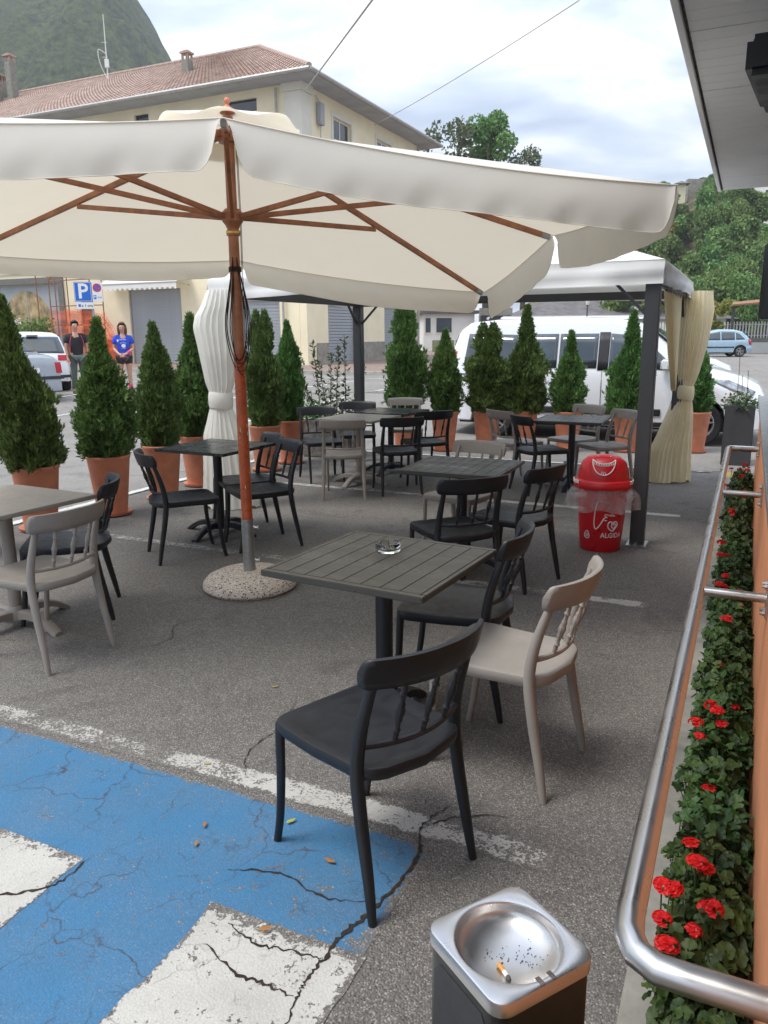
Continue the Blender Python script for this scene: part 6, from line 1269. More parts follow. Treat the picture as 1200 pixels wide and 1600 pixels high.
# stone plinth between the shop openings on the right-hand side
for a_, b_ in ((A0+0.76, 31.34), (34.01, 37.34), (39.86, A1)):
    m = MB(); m.prism(gpoly([(a_, B0-0.03), (b_, B0-0.03), (b_, B0-0.003), (a_, B0-0.003)]), ZB, 1.28); m.build('plinth', 'plinth', mb)
m = MB(); m.prism(gpoly([(A0-0.03, 20.71), (A0-0.003, 20.71), (A0-0.003, 23.9), (A0-0.03, 23.9)]), ZB, 1.28); m.build('plinth', 'plinth', mb)
m = MB(); m.prism(gpoly([(A0-0.03, 27.10), (A0-0.003, 27.10), (A0-0.003, 29.3), (A0-0.03, 29.3)]), ZB, 1.5); m.build('plinth', pm('reddish_dado', (0.33, 0.12, 0.075), 0.9, scale=2), mb)
def shutter(axis, fixed, u0, u1, z0, z1):
    """roller shutter of separate curved slats"""
    P = Vector if False else None
    fr = MB()
    def pt(u, off, z): return G(fixed+off, u, z) if axis == 'a' else G(u, fixed+off, z)
    n = int((z1-z0)/0.13); h = (z1-z0)/n
    base = MB(); L = u1-u0-0.1
    base.box(-L/2, L/2, -0.012, 0.012, 0.0, h*0.74); base.box(-L/2, L/2, 0.028, 0.034, h*0.70, h*1.04); me = base.mesh('slat', 'shutter', bevel=0.006, seg=1)
    c_ = pt((u0+u1)/2, 0.12, z0); t_ = thing('roller_shutter', '', '', tuple(c_)) if False else None
    holder = MB(); 
    for uu in (u0+0.0, u1-0.05): holder.prism(gpoly([(fixed+0.05, uu), (fixed+0.05, uu+0.05), (fixed+0.20, uu+0.05), (fixed+0.20, uu)] if axis == 'a' else [(uu, fixed+0.05), (uu+0.05, fixed+0.05), (uu+0.05, fixed+0.20), (uu, fixed+0.20)]), z0, z1)
    ho = holder.build('roller_shutter', 'gutter', mb); rot = math.atan2(E2.y, E2.x) if axis == 'a' else math.atan2(E1.y, E1.x)
    for i in range(n):
        o = mobj('slat', me, ho, tuple(pt((u0+u1)/2, 0.12, z0+h*i)), rot)
for q in (('a', A0, 23.95, 27.05, ZB, 3.78), ('a', A0, 18.65, 20.70, ZB, 3.12), ('b', B0, 31.35, 34.0, ZB, 3.02), ('b', B0, 37.35, 39.85, ZB, 3.05)): shutter(*q)
def window(axis, fixed, u0, u1, z0, z1, surround=True, bars=True, fm='quoin'):
    def Q(x0, x1, o0, o1): return gpoly([(fixed+o0, x0), (fixed+o0, x1), (fixed+o1, x1), (fixed+o1, x0)] if axis == 'a' else [(x0, fixed+o0), (x1, fixed+o0), (x1, fixed+o1), (x0, fixed+o1)])
    m = MB(); w_ = 0.07
    m.prism(Q(u0, u0+w_, .12, .18), z0, z1); m.prism(Q(u1-w_, u1, .12, .18), z0, z1); m.prism(Q(u0+w_, u1-w_, .12, .18), z0, z0+w_); m.prism(Q(u0+w_, u1-w_, .12, .18), z1-w_, z1)
    if bars: m.prism(Q((u0+u1)/2-.04, (u0+u1)/2+.04, .13, .17), z0+w_, z1-w_)
    wf = m.build('window', fm, mb); m = MB(); m.prism(Q(u0+.03, u1-.03, .145, .155), z0+.03, z1-.03); m.build('pane', 'glass', wf)
    if surround:
        m = MB()
        m.prism(Q(u0-.18, u0-.002, -.03, -.003), z0-.15, z1+.18); m.prism(Q(u1+.002, u1+.18, -.03, -.003), z0-.15, z1+.18); m.prism(Q(u0, u1, -.03, -.003), z1+.002, z1+.18); m.prism(Q(u0, u1, -.06, -.003), z0-.15, z0-.002); m.build('surround', 'quoin', wf)
for o_ in ops[3:5]: window('a', A0, *o_, surround=False, bars=False, fm='ink')
for o_ in ops[6:]: window('a', A0, *o_)
for o_ in opb[2:]: window('b', B0, *o_)
window('a', A0, 31.5, 36.4, 0.9, 4.25, surround=False, fm='gutter')
m = MB()   # heavy grey frame round the shop window, arched poster and pale reflection panel before the glass
for (x0, x1, z0, z1) in ((31.15, 31.49, 0.5, 4.25), (36.41, 36.7, 0.5, 4.25), (31.15, 36.7, 4.26, 4.55)): m.prism(gpoly([(A0-.08, x0), (A0-.08, x1), (A0-.003, x1), (A0-.003, x0)]), z0, z1)
m.build('shop_window_frame', pm('dark_grey_frame', (0.16, 0.145, 0.135), 0.6), mb)
m = MB()
ar = [(34.0+1.75*math.cos(a), 2.2+1.75*math.sin(a)) for a in [PI*k/24 for k in range(25)]]; pts = [(u, z) for u, z in ar]+[(32.25, 0.9), (35.75, 0.9)]
bk = MB(); bk.add([G(A0+0.1395, u, z) for u, z in ((31.6, 0.95), (36.3, 0.95), (36.3, 4.2), (31.6, 4.2))], [(0, 1, 2, 3)]); bk.build('reflection_panel', 'shutter', mb, fix=False)  # pale sheet added to lighten the dark pane, standing in for a reflection
m.add([G(A0+0.138, u, z) for u, z in pts], [tuple(range(len(pts)))]); m.build('arched_poster', pm('poster_ochre', (0.45, 0.33, 0.17), 0.5, var=0.5, scale=1.6), mb, fix=False)
door = MB(); door.prism(gpoly([(A0+.1, 29.3), (A0+.16, 29.3), (A0+.16, 30.2), (A0+.1, 30.2)]), 0.6, 3.6); door.build('door', pm('brown_door', (0.12, 0.07, 0.045), 0.6), mb)
# striped-edge awning above the left shutter
aw = thing('awning', 'off white folding awning with scalloped valance above the left roller shutter', 'awning', (0, 0, 0)); m = MB()
NA = 40; aw0, aw1 = 23.35, 28.0
m.grid([[G(A0-0.003-1.0*v, aw0+(aw1-aw0)*k/NA, 4.42-0.42*v-0.02*math.sin(PI*v)) for k in range(NA+1)] for v in [q/6 for q in range(7)]]); m.build('canopy', 'gcanvas', aw, fix=False, smooth=True)
m = MB(); m.grid([[G(A0-1.005, aw0+(aw1-aw0)*k/160, 3.995-v*(0.22 if (k//5) % 2 else 0.30)) for k in range(161)] for v in (0, 0.5, 1.0)]); m.build('valance', 'gcanvas', aw, fix=False)
m = MB(); m.bar(G(A0-1.0, aw0, 3.99), G(A0-1.0, aw1, 3.99), 0.05, 0.04); m.bar(G(A0-0.01, aw0+.05, 3.9), G(A0-1.0, aw0+.05, 3.98), 0.03, 0.03); m.bar(G(A0-0.01, aw1-.05, 3.9), G(A0-1.0, aw1-.05, 3.98), 0.03, 0.03); m.build('frame', 'gutter', aw)
# roof: hipped, real tile courses as ribs
EO = 1.0; ra, ze, zr = 35.6, 11.62, 15.35; rb0 = 23.1
e0a, e1a, e0b, e1b = A0-EO, A1+EO, B0-EO, B1+EO
m = MB(); m.prism(gpoly([(e0a, e0b), (e1a, e0b), (e1a, e1b), (e0a, e1b)]), ze-0.10, ze); 
m.build('eave_soffit', 'eave', mb)
m = MB()
# rib-wise tile surface: front (towards camera, -a) slope and right hip slope
def slope(P00, P10, P11, P01, nu, nv, name='roof_slope', amp=0.05):
    """P00-P10 eave, P01-P11 ridge; undulating barrel-tile courses"""
    rows = []; mm = MB(); NU = nu*4
    nrm = (P10-P00).cross(P01-P00).normalized()
    if nrm.z < 0: nrm = -nrm
    for j in range(nv+1):
        v = j/nv
        for st in (0, 1):
            if j == nv and st: continue
            row = []
            for i in range(NU+1):
                u = i/NU; p = P00.lerp(P10, u).lerp(P01.lerp(P11, u), v); row.append(p+nrm*(amp*0.9*abs(math.sin(PI*nu*u))+ (0.035 if st else 0.0)))
            rows.append(row)
    mm.grid(rows); return mm.build(name, 'tile', mb, fix=False)
rid0 = G(ra, rb0, zr); rid1 = G(ra, e1b-6.0, zr)
slope(G(e0a, e0b, ze), G(e0a, e1b, ze), rid1, rid0, 170, 26); slope(G(e1a, e0b, ze), G(e1a, e1b, ze), rid1, rid0, 60, 12)
slope(G(e0a, e0b, ze), G(e1a, e0b, ze), rid0+E1*0.01, rid0, 46, 24); slope(G(e0a, e1b, ze), G(e1a, e1b, ze), rid1+E1*0.01, rid1, 20, 8)
cap = MB(); cap.tube([(0, -0.22, 0), (0, 0.22, 0.015)], [0.12, 0.10], 8); cme = cap.mesh('ridge_tile', 'tile', smooth=True)
def ridge(p, q):
    n = int((q-p).length/0.40); d = (q-p).normalized()
    for i in range(n):
        o = mobj('ridge_tile', cme, mb, tuple(p+d*(0.2+0.40*i)+Vector((0, 0, 0.05)))); o.rotation_euler = d.to_track_quat('Y', 'Z').to_euler()
ridge(G(e0a, e0b, ze+0.03), rid0); ridge(rid0, rid1)
m = MB(); 
for p, q in ((G(e0a-.06, e0b-.06, ze-.02), G(e0a-.06, e1b, ze-.02)), (G(e0a-.06, e0b-.06, ze-.02), G(e1a, e0b-.06, ze-.02))): m.tube([p, q], 0.085, 8)
m.build('gutter', 'gutter', mb, smooth=True)
m = MB(); p = G(A0-0.12, B0+1.1, 0); m.tube([(p.x, p.y, 0.3), (p.x, p.y, 11.4)], 0.05, 8); p = G(A1-0.1, B0-0.14, 0); m.tube([(p.x, p.y, 0.3), (p.x, p.y, 11.4)], 0.07, 8); m.build('downpipe', 'gutter', mb, smooth=True)
m = MB(); p = G(30.9, B0-0.12, 10.7); m.box(-0.18, 0.18, -0.1, 0.1, -0.5, 0.35, Matrix.Translation(p) @ Matrix.Rotation(ANG, 4, 'Z')); m.tube([p+Vector((0, 0, -0.5)), G(30.85, B0-0.06, 8.2)], 0.02, 5); m.tube([p+Vector((0, 0, 0.3)), G(30.6, B0-0.06, 11.3)], 0.02, 5); m.build('cable_box', 'eave', mb, bevel=0.01)
def chimney(a, b_, z0, h, w=0.42, lab=None):
    m = MB(); p = G(a, b_, z0); mm = Matrix.Translation(p) @ Matrix.Rotation(ANG, 4, 'Z'); m.box(-w/2, w/2, -w/2, w/2, -1.0, h, mm); c_ = m.build('chimney', 'conc', mb, bevel=0.01)
    m = MB()
    for sx in (-1, 1):
        for sy in (-1, 1): m.box(sx*w/2*.98-.05 if sx > 0 else -w/2*.98, sx*w/2*.98 if sx > 0 else -w/2*.98+.05, sy*w/2*.98-.05 if sy > 0 else -w/2*.98, sy*w/2*.98 if sy > 0 else -w/2*.98+.05, h+.001, h+0.28, mm)
    for k in (-0.08, 0.08): m.box(k-.02, k+.02, -w/2*.98, -w/2*.98+.04, h+.001, h+.28, mm); m.box(-w/2*.98, -w/2*.98+.04, k-.02, k+.02, h+.001, h+.28, mm)
    m.box(-w/2-.05, w/2+.05, -w/2-.05, w/2+.05, h+.281, h+.36, mm); m.box(-w/2+.06, w/2-.06, -w/2+.06, w/2-.06, h+.361, h+.43, mm); m.build('chimney_pot', 'tile', c_)
chimney(32.4, 25.05, 13.6, 0.55, 0.38); chimney(34.0, 38.3, 14.4, 1.95, 0.42); chimney(34.6, 40.1, 14.0, 1.7, 1.0); chimney(33.4, 39.4, 13.9, 1.1, 0.9)
an = thing('antenna', 'thin white television mast with a curved cable on the cream building roof', 'antenna', tuple(G(34.6, 31.95, 14.8)), 0.0)
m = MB(); m.tube([(0, 0, -0.4), (0, 0, 3.1)], [0.035, 0.02], 8); m.tube(curve_pts([(0.02, 0, 0.0), (-0.22, 0, 0.45), (-0.40, 0, 1.0), (-0.40, 0, 1.45), (-0.25, 0, 1.42), (0, 0, 1.25)], 5), 0.018, 6); m.box(-0.1, 0.1, -0.06, 0.06, 0.6, 1.0); m.build('mast', 'wwhite', an, smooth=True)
m = MB()
for z in (1.5, 2.2): m.bar((-0.2, 0, z-.4), (0.08, 0, z-.4), 0.02, 0.02)
m.build('elements', 'wwhite', an)
# scaffold frames wrapped with orange safety net in front of the facade
sc = thing('scaffold', 'rusty scaffold frames with torn orange safety net beside the awning', 'scaffold', (0, 0, 0)); SA = 28.75
def sbar(b0_, z0, b1_, z1, a=SA, r=0.028): m.tube([G(a, b0_, z0), G(a, b1_, z1)], r, 6)
for aa_ in (SA, SA-0.75):
    for bb in (27.95, 30.15, 31.35):
        m = MB(); sbar(bb, 0.3, bb, 5.2, aa_); m.build('upright', 'rust', sc, smooth=True)
for z in (1.25, 2.2, 3.1, 4.3):
    m = MB(); sbar(27.95, z, 31.35, z); m.build('ledger', 'rust', sc, smooth=True)
m = MB(); sbar(28.0, 4.3, 29.2, 5.2); sbar(29.2, 4.3, 28.0, 5.2); sbar(28.1, 1.25, 28.9, 2.1); sbar(28.9, 1.25, 29.7, 0.4); sbar(31.3, 4.3, 30.6, 5.2); m.build('brace', 'rust', sc, smooth=True)
def net(b0_, b1_, z0, z1, a=SA-0.05, sag=0.12, seed=1, top=None, name='safety_net'):
    r = random.Random(seed); m = MB(); step = 0.075; nb = int((b1_-b0_)/step); nz_ = int((z1-z0)/step)
    def P(i, j):
        u = i/nb; tz = z1-(top(u) if top else 0)-sag*4*u*(1-u); return G(a+0.06*math.sin(u*9+j*0.4)+0.03*math.sin(j*1.1), b0_+(b1_-b0_)*u, z0+(tz-z0)*j/nz_)
    for i in range(nb+1):
        for j in range(nz_):
            p, q = P(i, j), P(i, j+1); d = E2*0.0095; m.add([p-d, p+d, q+d, q-d], [(0, 1, 2, 3)])
    for j in range(nz_+1):
        for i in range(nb):
            p, q = P(i, j), P(i+1, j); d = Vector((0, 0, 0.008)); m.add([p-d, q-d, q+d, p+d], [(0, 1, 2, 3)])
    m.build(name, 'net', sc, fix=False)
net(27.95, 31.4, 1.75, 2.95, top=lambda u: 0.5*max(0, .3-u)*2, seed=2); net(29.3, 30.3, 0.35, 3.0, a=SA-0.1, seed=3); net(27.0, 29.4, 0.32, 1.6, seed=4, top=lambda u: 0.2*u); net(27.0, 27.9, 1.0, 2.9, top=lambda u: 1.4*(1-u), seed=5); net(30.9, 32.0, 0.9, 2.0, top=lambda u: 0.9*u, seed=6); net(27.0, 27.9, 1.02, 2.6, a=SA-0.13, top=lambda u: 1.2*(1-u), seed=7)
# hedge in front of the shop window
def foliage(n, fn, size, seed, mat, name, par, rough=1.0):
    r = np.random.default_rng(seed); vs = []; fs = []
    for i in range(n):
        c = fn(r); d = r.normal(0, 1, 3); d /= np.linalg.norm(d); q = np.cross(d, r.normal(0, 1, 3)); q /= np.linalg.norm(q); L = size*r.uniform(.6, 1.3); k = len(vs)
        vs += [c-d*L*.5, c+q*L*.32, c+d*L*.5, c-q*L*.32]; fs.append((k, k+1, k+2, k+3))
    me = bpy.data.meshes.new(name); me.from_pydata([tuple(v) for v in vs], [], fs); me.materials.append(MT[mat]); me.update(); return mobj(name, me, par) if par is not False else me
hg = thing('hedge', 'leafy flowering bushes with pale blooms in front of the shop window', 'hedge', (0, 0, 0))
def hfn(r):
    b_ = r.uniform(30.6, 38); h = 2.35+0.35*math.sin(b_*1.7)+0.25*math.sin(b_*3.1); 
    if b_ < 31.6: h *= 0.75
    p = G(27.6+r.normal(0, .35), b_, 0.3+h*r.random()**0.6*r.uniform(.85, 1.08)); return np.array(p)
foliage(9000, hfn, 0.16, 3, 'broad', 'foliage', hg)
def ffn(r): b_ = r.choice([31.1, 31.9, 33.1, 33.9, 35.2]); p = G(27.1+r.normal(0, .1), b_+r.normal(0, .10), 2.0+0.5*math.sin(b_*5)+r.normal(0, .10)); return np.array(p)
foliage(260, ffn, 0.09, 4, 'curtain_w', 'blooms', hg)
# wires
def wire(p, q, sag, r, label, mat='gutter', nm='overhead_cable'):
    m = MB(); m.tube([Vector(p).lerp(Vector(q), i/24)+Vector((0, 0, -sag*4*(i/24)*(1-i/24))) for i in range(25)], r, 6); o = m.build(nm, mat, smooth=True); tag(o, label, 'cable')
def along(ray, d): v = Vector(ray); return Vector((0, 0, CAM_H))+v*(d/v.y)
wire(along((-0.097, 1.095, 0.308), 30.4), along((0.30, 1.16, 0.80), 7.5), 0.0, 0.022, 'thick twisted overhead cable running from the roof corner to the top of the photo')
wire(along((-0.008, 1.086, 0.264), 38.2), along((0.258, 1.122, 0.419), 22), 0.1, 0.013, 'thin overhead wire crossing the sky to the right of the roof')
# ------------------------------------------------------------------ buildings beyond
def simple_house(label, x, y, w, d, h, rz, wall, roofm, wins, roof_h=1.2, over=0.5, z=0.25, hip=True):
    t = thing('building', label, 'building', (x, y, z), rz)
    m = MB(); m.box(0, w, 0, d, 0, h); m.build('wall', wall, t)
    m = MB(); o = over
    if roof_h > 0:
        v = [(-o, -o, h), (w+o, -o, h), (w+o, d+o, h), (-o, d+o, h)]; ins = min(w, d)/2 if hip else 0.0
        if w >= d: rr_ = [(ins-o if hip else -o, d/2, h+roof_h), (w-ins+o if hip else w+o, d/2, h+roof_h)]; fs = [(0, 1, 5, 4), (2, 3, 4, 5), (1, 2, 5), (3, 0, 4), (0, 3, 2, 1)]
        else: rr_ = [(w/2, ins-o if hip else -o, h+roof_h), (w/2, d-ins+o if hip else d+o, h+roof_h)]; fs = [(0, 1, 4), (1, 2, 5, 4), (2, 3, 5), (3, 0, 4, 5), (0, 3, 2, 1)]
        m.add([(a, b_, c+0.003) for a, b_, c in v+rr_], fs)
    else: m.box(-o, w+o, -o, d+o, h+.003, h+0.25)
    m.build('roof', roofm, t)
    for (x0, x1, z0, z1) in wins:
        m = MB(); m.box(x0-.08, x1+.08, -0.05, -0.003, z0-.08, z1+.08); wf = m.build('window', 'quoin', t); m = MB(); m.box(x0, x1, -0.058, -0.052, z0, z1); m.build('pane', 'glass', wf)
    return t
simple_house('small white house with two dark square windows beyond the cream building', 3.2, 62, 4.0, 8, 2.9, math.radians(4), 'wwhite', 'wgrey', [(1.0, 2.2, 1.5, 2.6), (-.0+.15, 0.55, 1.5, 2.6)], 0, 0.3)
kiosk = thing('flower_panel', 'dark panel painted with pink and white flowers beside the small white house', 'mural', (7.55, 61.5, 0.25), math.radians(2))
m = MB(); m.box(0, 2.4, 0, 0.12, 0.9, 2.75); m.build('panel', 'ink', kiosk); m = MB(); m.box(-.08, 2.48, -.02, .14, 2.76, 3.3); m.box(-.1, 0, -.02, .14, 0, 2.75); m.build('frame', 'conc', kiosk)
m = MB(); m.box(0, 2.4, 0.01, 0.13, 0.0, 0.89); m.build('lower_board', pm('brown_board', (0.18, 0.09, 0.05), 0.8), kiosk)
rf = random.Random(8)
for i in range(26):
    x, z, s_ = rf.uniform(.2, 2.2), rf.uniform(1.1, 2.6), rf.choice([.06, .08, .1]); 
    if i == 0: x, z, s_ = 0.55, 2.05, 0.27
    if i == 1: x, z, s_ = 1.85, 1.6, 0.2
    m = MB(); m.add([(x+s_*(1+.3*math.cos(5*a))*math.cos(a), -0.004, z+s_*(1+.3*math.cos(5*a))*math.sin(a)) for a in [2*PI*k/20 for k in range(20)]], [tuple(range(20))]); m.build('painted_flower', 'petalpink' if False else ('pink' if i < 2 else 'white'), kiosk, fix=False)
m = MB(); m.box(6.1, 7.6, 56, 57, 0.25, 1.35); m.box(6.05, 7.65, 55.95, 57.05, 1.351, 1.45); bb_ = m.build('waste_container', pm('green_plastic', (0.03, 0.16, 0.12), 0.5), bevel=0.03); tag(bb_, 'green waste container standing left of the van tail, far away', 'container')
for i in range(3):
    m = MB(); x = 3.6+0.85*i; m.box(x, x+0.7, 57, 57.6, 0.25, 1.2); b2 = m.build('street_planter', pm('mossy_wood%d' % i, (0.22+.03*i, 0.24, 0.14), 0.9, var=.3), bevel=.03); tag(b2, ('leftmost', 'middle', 'rightmost')[i]+' of three pale crate planters before the small white house', 'planter', 'crate planters by the small white house')
t = simple_house('low long building with dark grey roof and white fascia behind the van roof', 10.0, 62, 16.5, 9, 2.35, math.radians(-2), 'wwhite', 'wgrey', [(2.6, 4.0, .9, 1.9), (7, 8.2, .9, 1.9)], 1.9, 0.7)
m = MB(); m.box(-.8, 10.4, -1.55, -.75, 2.45, 2.66); m.build('white_fascia', 'carwhite', t)
simple_house('white building with small dark window, just left of the near gazebo post', 20.4, 70, 5.2, 6, 4.6, math.radians(-6), 'wwhite', 'wgrey', [(1.3, 2.3, 1.5, 2.9)], 0.8, 0.3)
def lamp(x, y, h, label, z=0.25):
    t = thing('street_lamp', label, 'street lamp', (x, y, z), 0, 'lantern street lamps'); m = MB(); m.tube([(0, 0, 0), (0, 0, h-.75)], [0.07, 0.04], 8); m.lathe([(0.12, 0.0), (0.12, 0.3), (0.07, 0.4), (0.05, 0.9)], 10); m.build('pole', 'gpost', t, smooth=True)
    m = MB(); m.lathe([(0.10, h-.62), (0.17, h-.25)], 6); m.build('lantern', 'wwhite', t); m = MB(); m.lathe([(0.21, h-.25), (0.12, h-.10), (0.04, h-.05), (0.03, h+.05), (0.0, h+.08)], 6); m.lathe([(0.0, h-.75), (0.06, h-.72), (0.10, h-.62)], 6); m.build('lantern_cap', 'gpost', t)
lamp(17.8, 56, 3.4, 'lantern lamp in front of the window of the white building'); lamp(19.95, 58, 3.3, 'lantern lamp right of the window of the white building'); lamp(21.0, 62, 3.3, 'lantern lamp just left of the near gazebo post'); lamp(14.35, 56, 3.9, 'lamp pole beside the end of the dark grey roof')
# shelter, low wall, railings, red sign, right background
sh = thing('shelter', 'open steel shelter with rusty sloping roof edge at the far right', 'shelter', (0, 0, 0)); m = MB()
m.add([(21.7, 49.5, 3.18), (21.7, 55, 3.3), (33, 55, 4.3), (33, 49.5, 4.1), (21.7, 49.5, 3.27), (21.7, 55, 3.39), (33, 55, 4.39), (33, 49.5, 4.19)], [(0, 1, 2, 3), (7, 6, 5, 4), (0, 4, 5, 1), (1, 5, 6, 2), (2, 6, 7, 3), (3, 7, 4, 0)]); m.build('roof', 'rust', sh)
for x, h in ((22.0, 3.17), (24.6, 3.4), (28.5, 3.7)):
    m = MB(); m.box(x-.07, x+.07, 50, 50.14, 0.25, h); m.build('post', 'gpost', sh)
m = MB(); m.box(21.75, 22.6, 54, 54.1, 0.3, 3.2); m.build('back_panel', 'gpost', sh)
fw = thing('low_wall', 'low concrete wall with pale picket railing below the shelter', 'wall', (0, 0, 0)); m = MB(); m.box(17, 40, 51.5, 51.8, 0.2, 0.95); m.build('wall', 'wwhite', fw, bevel=.02)
m = MB(); m.box(17, 40, 51.45, 51.85, 0.951, 1.2); m.build('coping', 'conc', fw, bevel=.02)
pk2 = MB(); pk2.box(-.035, .035, 51.6, 51.66, 1.2, 2.25); pme = pk2.mesh('picket', 'wwhite')
for i in range(100): mobj('picket', pme, fw, (17.2+0.2*i, 0, 0))
m = MB(); m.box(17, 38, 51.67, 51.7, 1.35, 1.4); m.box(17, 38, 51.67, 51.7, 2.05, 2.1); m.build('rail', 'wwhite', fw)
rs = thing('stop_sign', 'small red round sign on a post inside the far shelter', 'sign', (23.6, 57, 0.25), 0); m = MB(); m.tube([(0, 0, 0), (0, 0, 2.6)], .03, 6); m.build('post', 'signgrey', rs); m = MB(); m.lathe([(0, -.03), (.3, -.03), (.3, -.04), (0, -.04)], 8, (0, 0, 2.6), 'y'); m.build('plate', 'signred', rs)
m = MB(); m.box(20.3, 21.9, 63, 63.3, 2.1, 2.9); m.build('banner', 'signred', None).location = (0, 0, 0); bo = bpy.data.objects['banner']; tag(bo, 'red banner panel below the yellow tree', 'banner')
m = MB(); m.tube([(20.3, 63.15, .25), (20.3, 63.15, 2.1)], .05, 6); m.tube([(21.9, 63.15, .25), (21.9, 63.15, 2.1)], .05, 6); m.build('banner_post', 'signgrey', bo)
# ------------------------------------------------------------------ hills and trees
def hillz(x, y):
    # wooded spur rising to the right rear
    u = (x-24)/26; v = (y-78)/40
    h = 19*max(0, min(1, (y-66)/38))**1.1*max(0, min(1, (x-14-(y-66)*0.10)/22))**0.8
    k_ = min(1, max(0, (x/y-0.425)/0.03)); h = h*(1-k_)+min(h, 0.130*y-0.5)*k_
    return h+0.9*noise.noise(Vector((x*0.09, y*0.09, 3)))*min(1, h/3)
m = MB(); m.grid([[(x, y, 0.2+hillz(x, y)+(-0.6 if hillz(x, y) <= 0.05 else 0)) for x in [10+2.0*i for i in range(90)]] for y in [60+2.0*j for j in range(60)]]); hill = struct(m.build('hill', pm('rocky_hillside', (0.17, 0.145, 0.09), 0.95, var=0.45, scale=0.35, bs=0.8, bscale=2, bdist=0.3), smooth=True, fix=False))
def crown_mesh(seed, n=3200, size=0.30, lumps=16, flat=1.0):
    rr_ = random.Random(seed); L = []
    for i in range(lumps):
        a = rr_.uniform(0, 6.28); z = rr_.uniform(-0.75, 0.8); q = math.sqrt(max(0, 1-z*z))*rr_.uniform(.35, .8); L.append((q*math.cos(a), q*math.sin(a), z*0.8, rr_.uniform(.22, .42)))
    def fn(r):
        c = L[int(r.integers(0, lumps))]; d = r.normal(0, 1, 3); d /= np.linalg.norm(d); return np.array([c[0], c[1], c[2]])+d*c[3]*r.uniform(.7, 1.05)*np.array([1, 1, .85])
    return foliage(n, fn, size, seed, 'broad', 'crown', False)
CR = [crown_mesh(11, 6500, .115, 22), crown_mesh(12, 6000, .125, 18), crown_mesh(13, 7000, .105, 28)]
CRY = crown_mesh(14, 1700, .17, 14); CRY.materials.clear(); CRY.materials.append(MT['broad_y']); CRG = crown_mesh(15, 1500, .13, 18); CRG.materials.clear(); CRG.materials.append(MT['broad_g'])
tk = MB(); tk.tube([(0, 0, 0), (0.02, 0.01, 0.5), (0, 0, 1.0)], [0.06, 0.045, 0.02], 8)
for k in range(5): a = k*1.3; tk.tube([(0, 0, 0.45+0.1*k), (0.3*math.cos(a), 0.3*math.sin(a), 0.8+0.08*k)], [0.025, 0.01], 5)
TKM = tk.mesh('trunk', 'bark', smooth=True)
def tree(x, y, z, h, w, cm, label, group=None, nm='tree', ch=0.62):
    t = thing(nm, label, 'tree', (x, y, z), rnd.uniform(0, 6.28), group); o = mobj('crown', cm, t, (0, 0, h*(1-ch/2))); o.scale = (w/2, w/2, h*ch/2); o = mobj('trunk', TKM, t); o.scale = (h*0.28, h*0.28, h*0.8); return t
tree(5.6, 69, .3, 18.6, 5.6, CRG, 'pale leaved tree rising behind the roof, left of the darker one', ch=.3)
tree(9.0, 70, .3, 19.7, 4.6, CR[0], 'dark green rounded tree top above the parasol, right of the roof end', ch=.27)
tree(12.2, 70, .3, 16.6, 4.4, CRG, 'small pale tree top just peeking above the parasol edge', ch=.25)
tree(20.3, 49.0, .3, 3.75, 2.7, CRY, 'yellow green young tree between the curtain and the shelter', ch=.75)
rt = random.Random(21); k = 0; hl = []
for j in range(15):
    for i in range(22):
        x = 17+3.0*i+rt.uniform(-1.2, 1.2); y = 64+3.2*j+rt.uniform(-1.2, 1.2); z = hillz(x, y)
        if x/y < 0.255 or x/y > 0.56: continue
        if z < 0.3 and y > 70: continue
        bare = 0.358 < x/y < 0.392 and 80 < y < 103
        if bare and rt.random() < 0.25: continue
        if 0.345 < x/y < 0.375 and y > 98: continue
        if x/y > 0.43 and y > 97: continue      # bare rocky scar
        if y > 101 and x > 44: continue
        hl.append((x, y, z))
descs = ['on the rocky scar', 'high on the hill crest', 'midway up the wooded hill', 'low on the wooded hill']
for (x, y, z) in hl:
    lowr = z < 6; h = rt.uniform(4.0, 6.2) if z > 13 else rt.uniform(5.5, 8.0); w_ = rt.uniform(4.2, 6.0)
    if z > 16.5: h, w_ = rt.uniform(1.8, 2.8), rt.uniform(3, 4)
    if 0.358 < x/y < 0.392 and 80 < y < 103: h, w_ = rt.uniform(1.4, 2.8), rt.uniform(2.0, 3.6)
    if x/y > 0.452:
        h = min(h, (1.62+0.128*y-z)/0.88)
        if h < 1.5: continue
    tree(x, y, z+0.1-h*0.12, h, w_, CR[rt.randrange(3)] if rt.random() < 0.9 else CRY, 'leafy green tree among many covering the wooded hillside at right', 'trees covering the wooded hillside at right', ch=.85)
# castle tower, wall on the crest, white building on the hill
tw = thing('tower', 'small pale tower with flat hipped roof on the hill crest, at the parasol tip', 'tower', (36.8, 101.5, 17.0), -0.2); tw.scale = (0.55, 0.55, 0.55); m = MB(); m.box(-.9, .9, -.9, .9, 0, 4.1); m.build('wall', 'cream', tw); m = MB(); m.add([(-1.7, -1.7, 4.1), (1.7, -1.7, 4.1), (1.7, 1.7, 4.1), (-1.7, 1.7, 4.1), (0, 0, 4.9)], [(0, 1, 4), (1, 2, 4), (2, 3, 4), (3, 0, 4), (0, 3, 2, 1)]); m.build('roof', 'wgrey', tw)
cw = thing('ruin_wall', 'grey stone ruin wall along the hill crest right of the tower', 'wall', (0, 0, 0)); m = MB(); m.prism([(38.2, 103), (43.6, 104), (43.6, 104.8), (38.2, 103.8)], 17.5, 20.2); m.build('wall', 'plinth', cw)
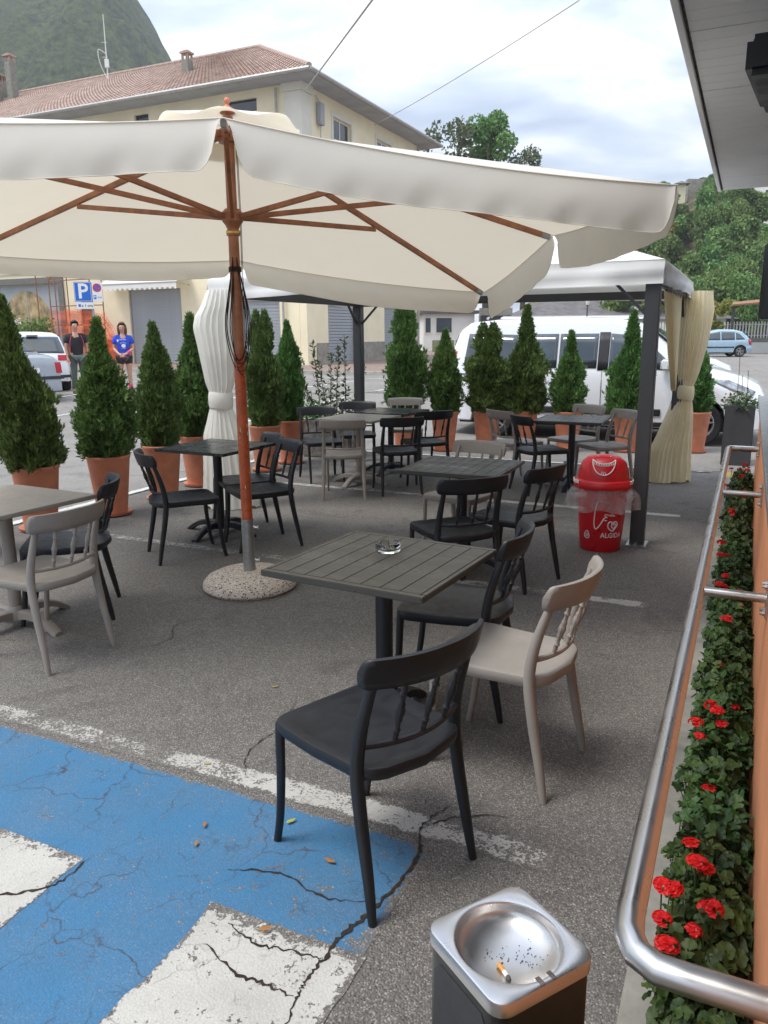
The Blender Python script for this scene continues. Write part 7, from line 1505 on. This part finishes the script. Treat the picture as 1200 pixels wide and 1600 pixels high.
wb = simple_house('white building with small paired windows on the hill at the right edge', 46.4, 109, 14, 8, 9.0, math.radians(-14), 'wwhite', 'wgrey', [(x, x+.4, z, z+0.95) for x in (0.6, 1.9, 2.5, 4.0, 4.6, 6.2, 6.8) for z in (2.4, 4.2, 6.0)], 0, .3, z=14.5)
pb = simple_house('pale flat building glimpsed between trees above the shelter', 31.0, 62, 12, 6, 4.9, -.1, 'quoin', 'quoin', [], 0, .1)
wire(along((0.452, 1.05, -0.155), 48), along((0.60, 1.05, -0.155), 60), 0.0, 0.03, 'thin pale cable before the trees, above the yellow tree')
def mz(x, y):
    ridge_x = [-715, -435, -315, -275, -252, -232, -206, -188, -177, -168, -157, -125, -75, -15, 45]; ridge_z = [120, 190, 214, 222, 224, 227, 231, 228, 217, 204, 189, 148, 95, 45, 0]
    q = float(np.interp(x*600/max(300, y), ridge_x, ridge_z)) if y <= 600 else float(np.interp(x, ridge_x, ridge_z))
    b_ = max(0, 1-((y-600)/330)**2) if y < 600 else max(0, 1-((y-600)/300)**2); n_ = noise.fractal(Vector((x*0.012, y*0.012, 0)), 0.8, 2.1, 5)*16+9*(1-2*abs(noise.noise(Vector((x*0.03, y*0.011, 7))))); fz = 6.5*math.sqrt(max(0.0, 1-(noise.voronoi(Vector((x*0.15, y*0.15, 5)))[0][0]/0.75)**2))+5*noise.noise(Vector((x*0.05, y*0.05, 2)))
    return q*b_**0.85-18*min(1, q/60)+(n_*min(1, abs(y-600)/80)+fz*(0.35+0.65*min(1, q/60)))*min(1, q*b_/20)
xs = [-560+2.9*i for i in range(190)]; yy = [300+3.0*j for j in range(106)]+[622+22*j for j in range(12)]
m = MB(); rows = [[(x, y, mz(x, y)) for x in xs] for y in yy]; m.grid(rows); mt_ = struct(m.build('mountain', 'mount', smooth=True, fix=False))
at_r = mt_.data.attributes.new('rock', 'FLOAT', 'POINT'); vals = []
for v in mt_.data.vertices:
    x, y, z = v.co; d1 = math.hypot((x+205)/16, (z-215)/13); d2 = math.hypot((x+262)/9, (z-183)/15); vals.append(max(0, 1-min(d1, d2)*0.55) if y < 605 else 0)
at_r.data.foreach_set('value', vals)
# ------------------------------------------------------------------ haze
hz = MB(); hz.box(-1500, 1500, -60, 1500, -30, 290); ho = hz.build('haze', 'white'); tag(ho, kind='stuff')
hm = bpy.data.materials.new('haze'); hm.use_nodes = True; ht_ = hm.node_tree; ht_.nodes.clear(); vo = ht_.nodes.new('ShaderNodeVolumePrincipled'); vo.inputs['Color'].default_value = (0.93, 0.97, 1.0, 1); vo.inputs['Density'].default_value = 0.00048; vo.inputs['Anisotropy'].default_value = 0.1
oo = ht_.nodes.new('ShaderNodeOutputMaterial'); ht_.links.new(vo.outputs[0], oo.inputs['Volume']); ho.data.materials.clear(); ho.data.materials.append(hm)
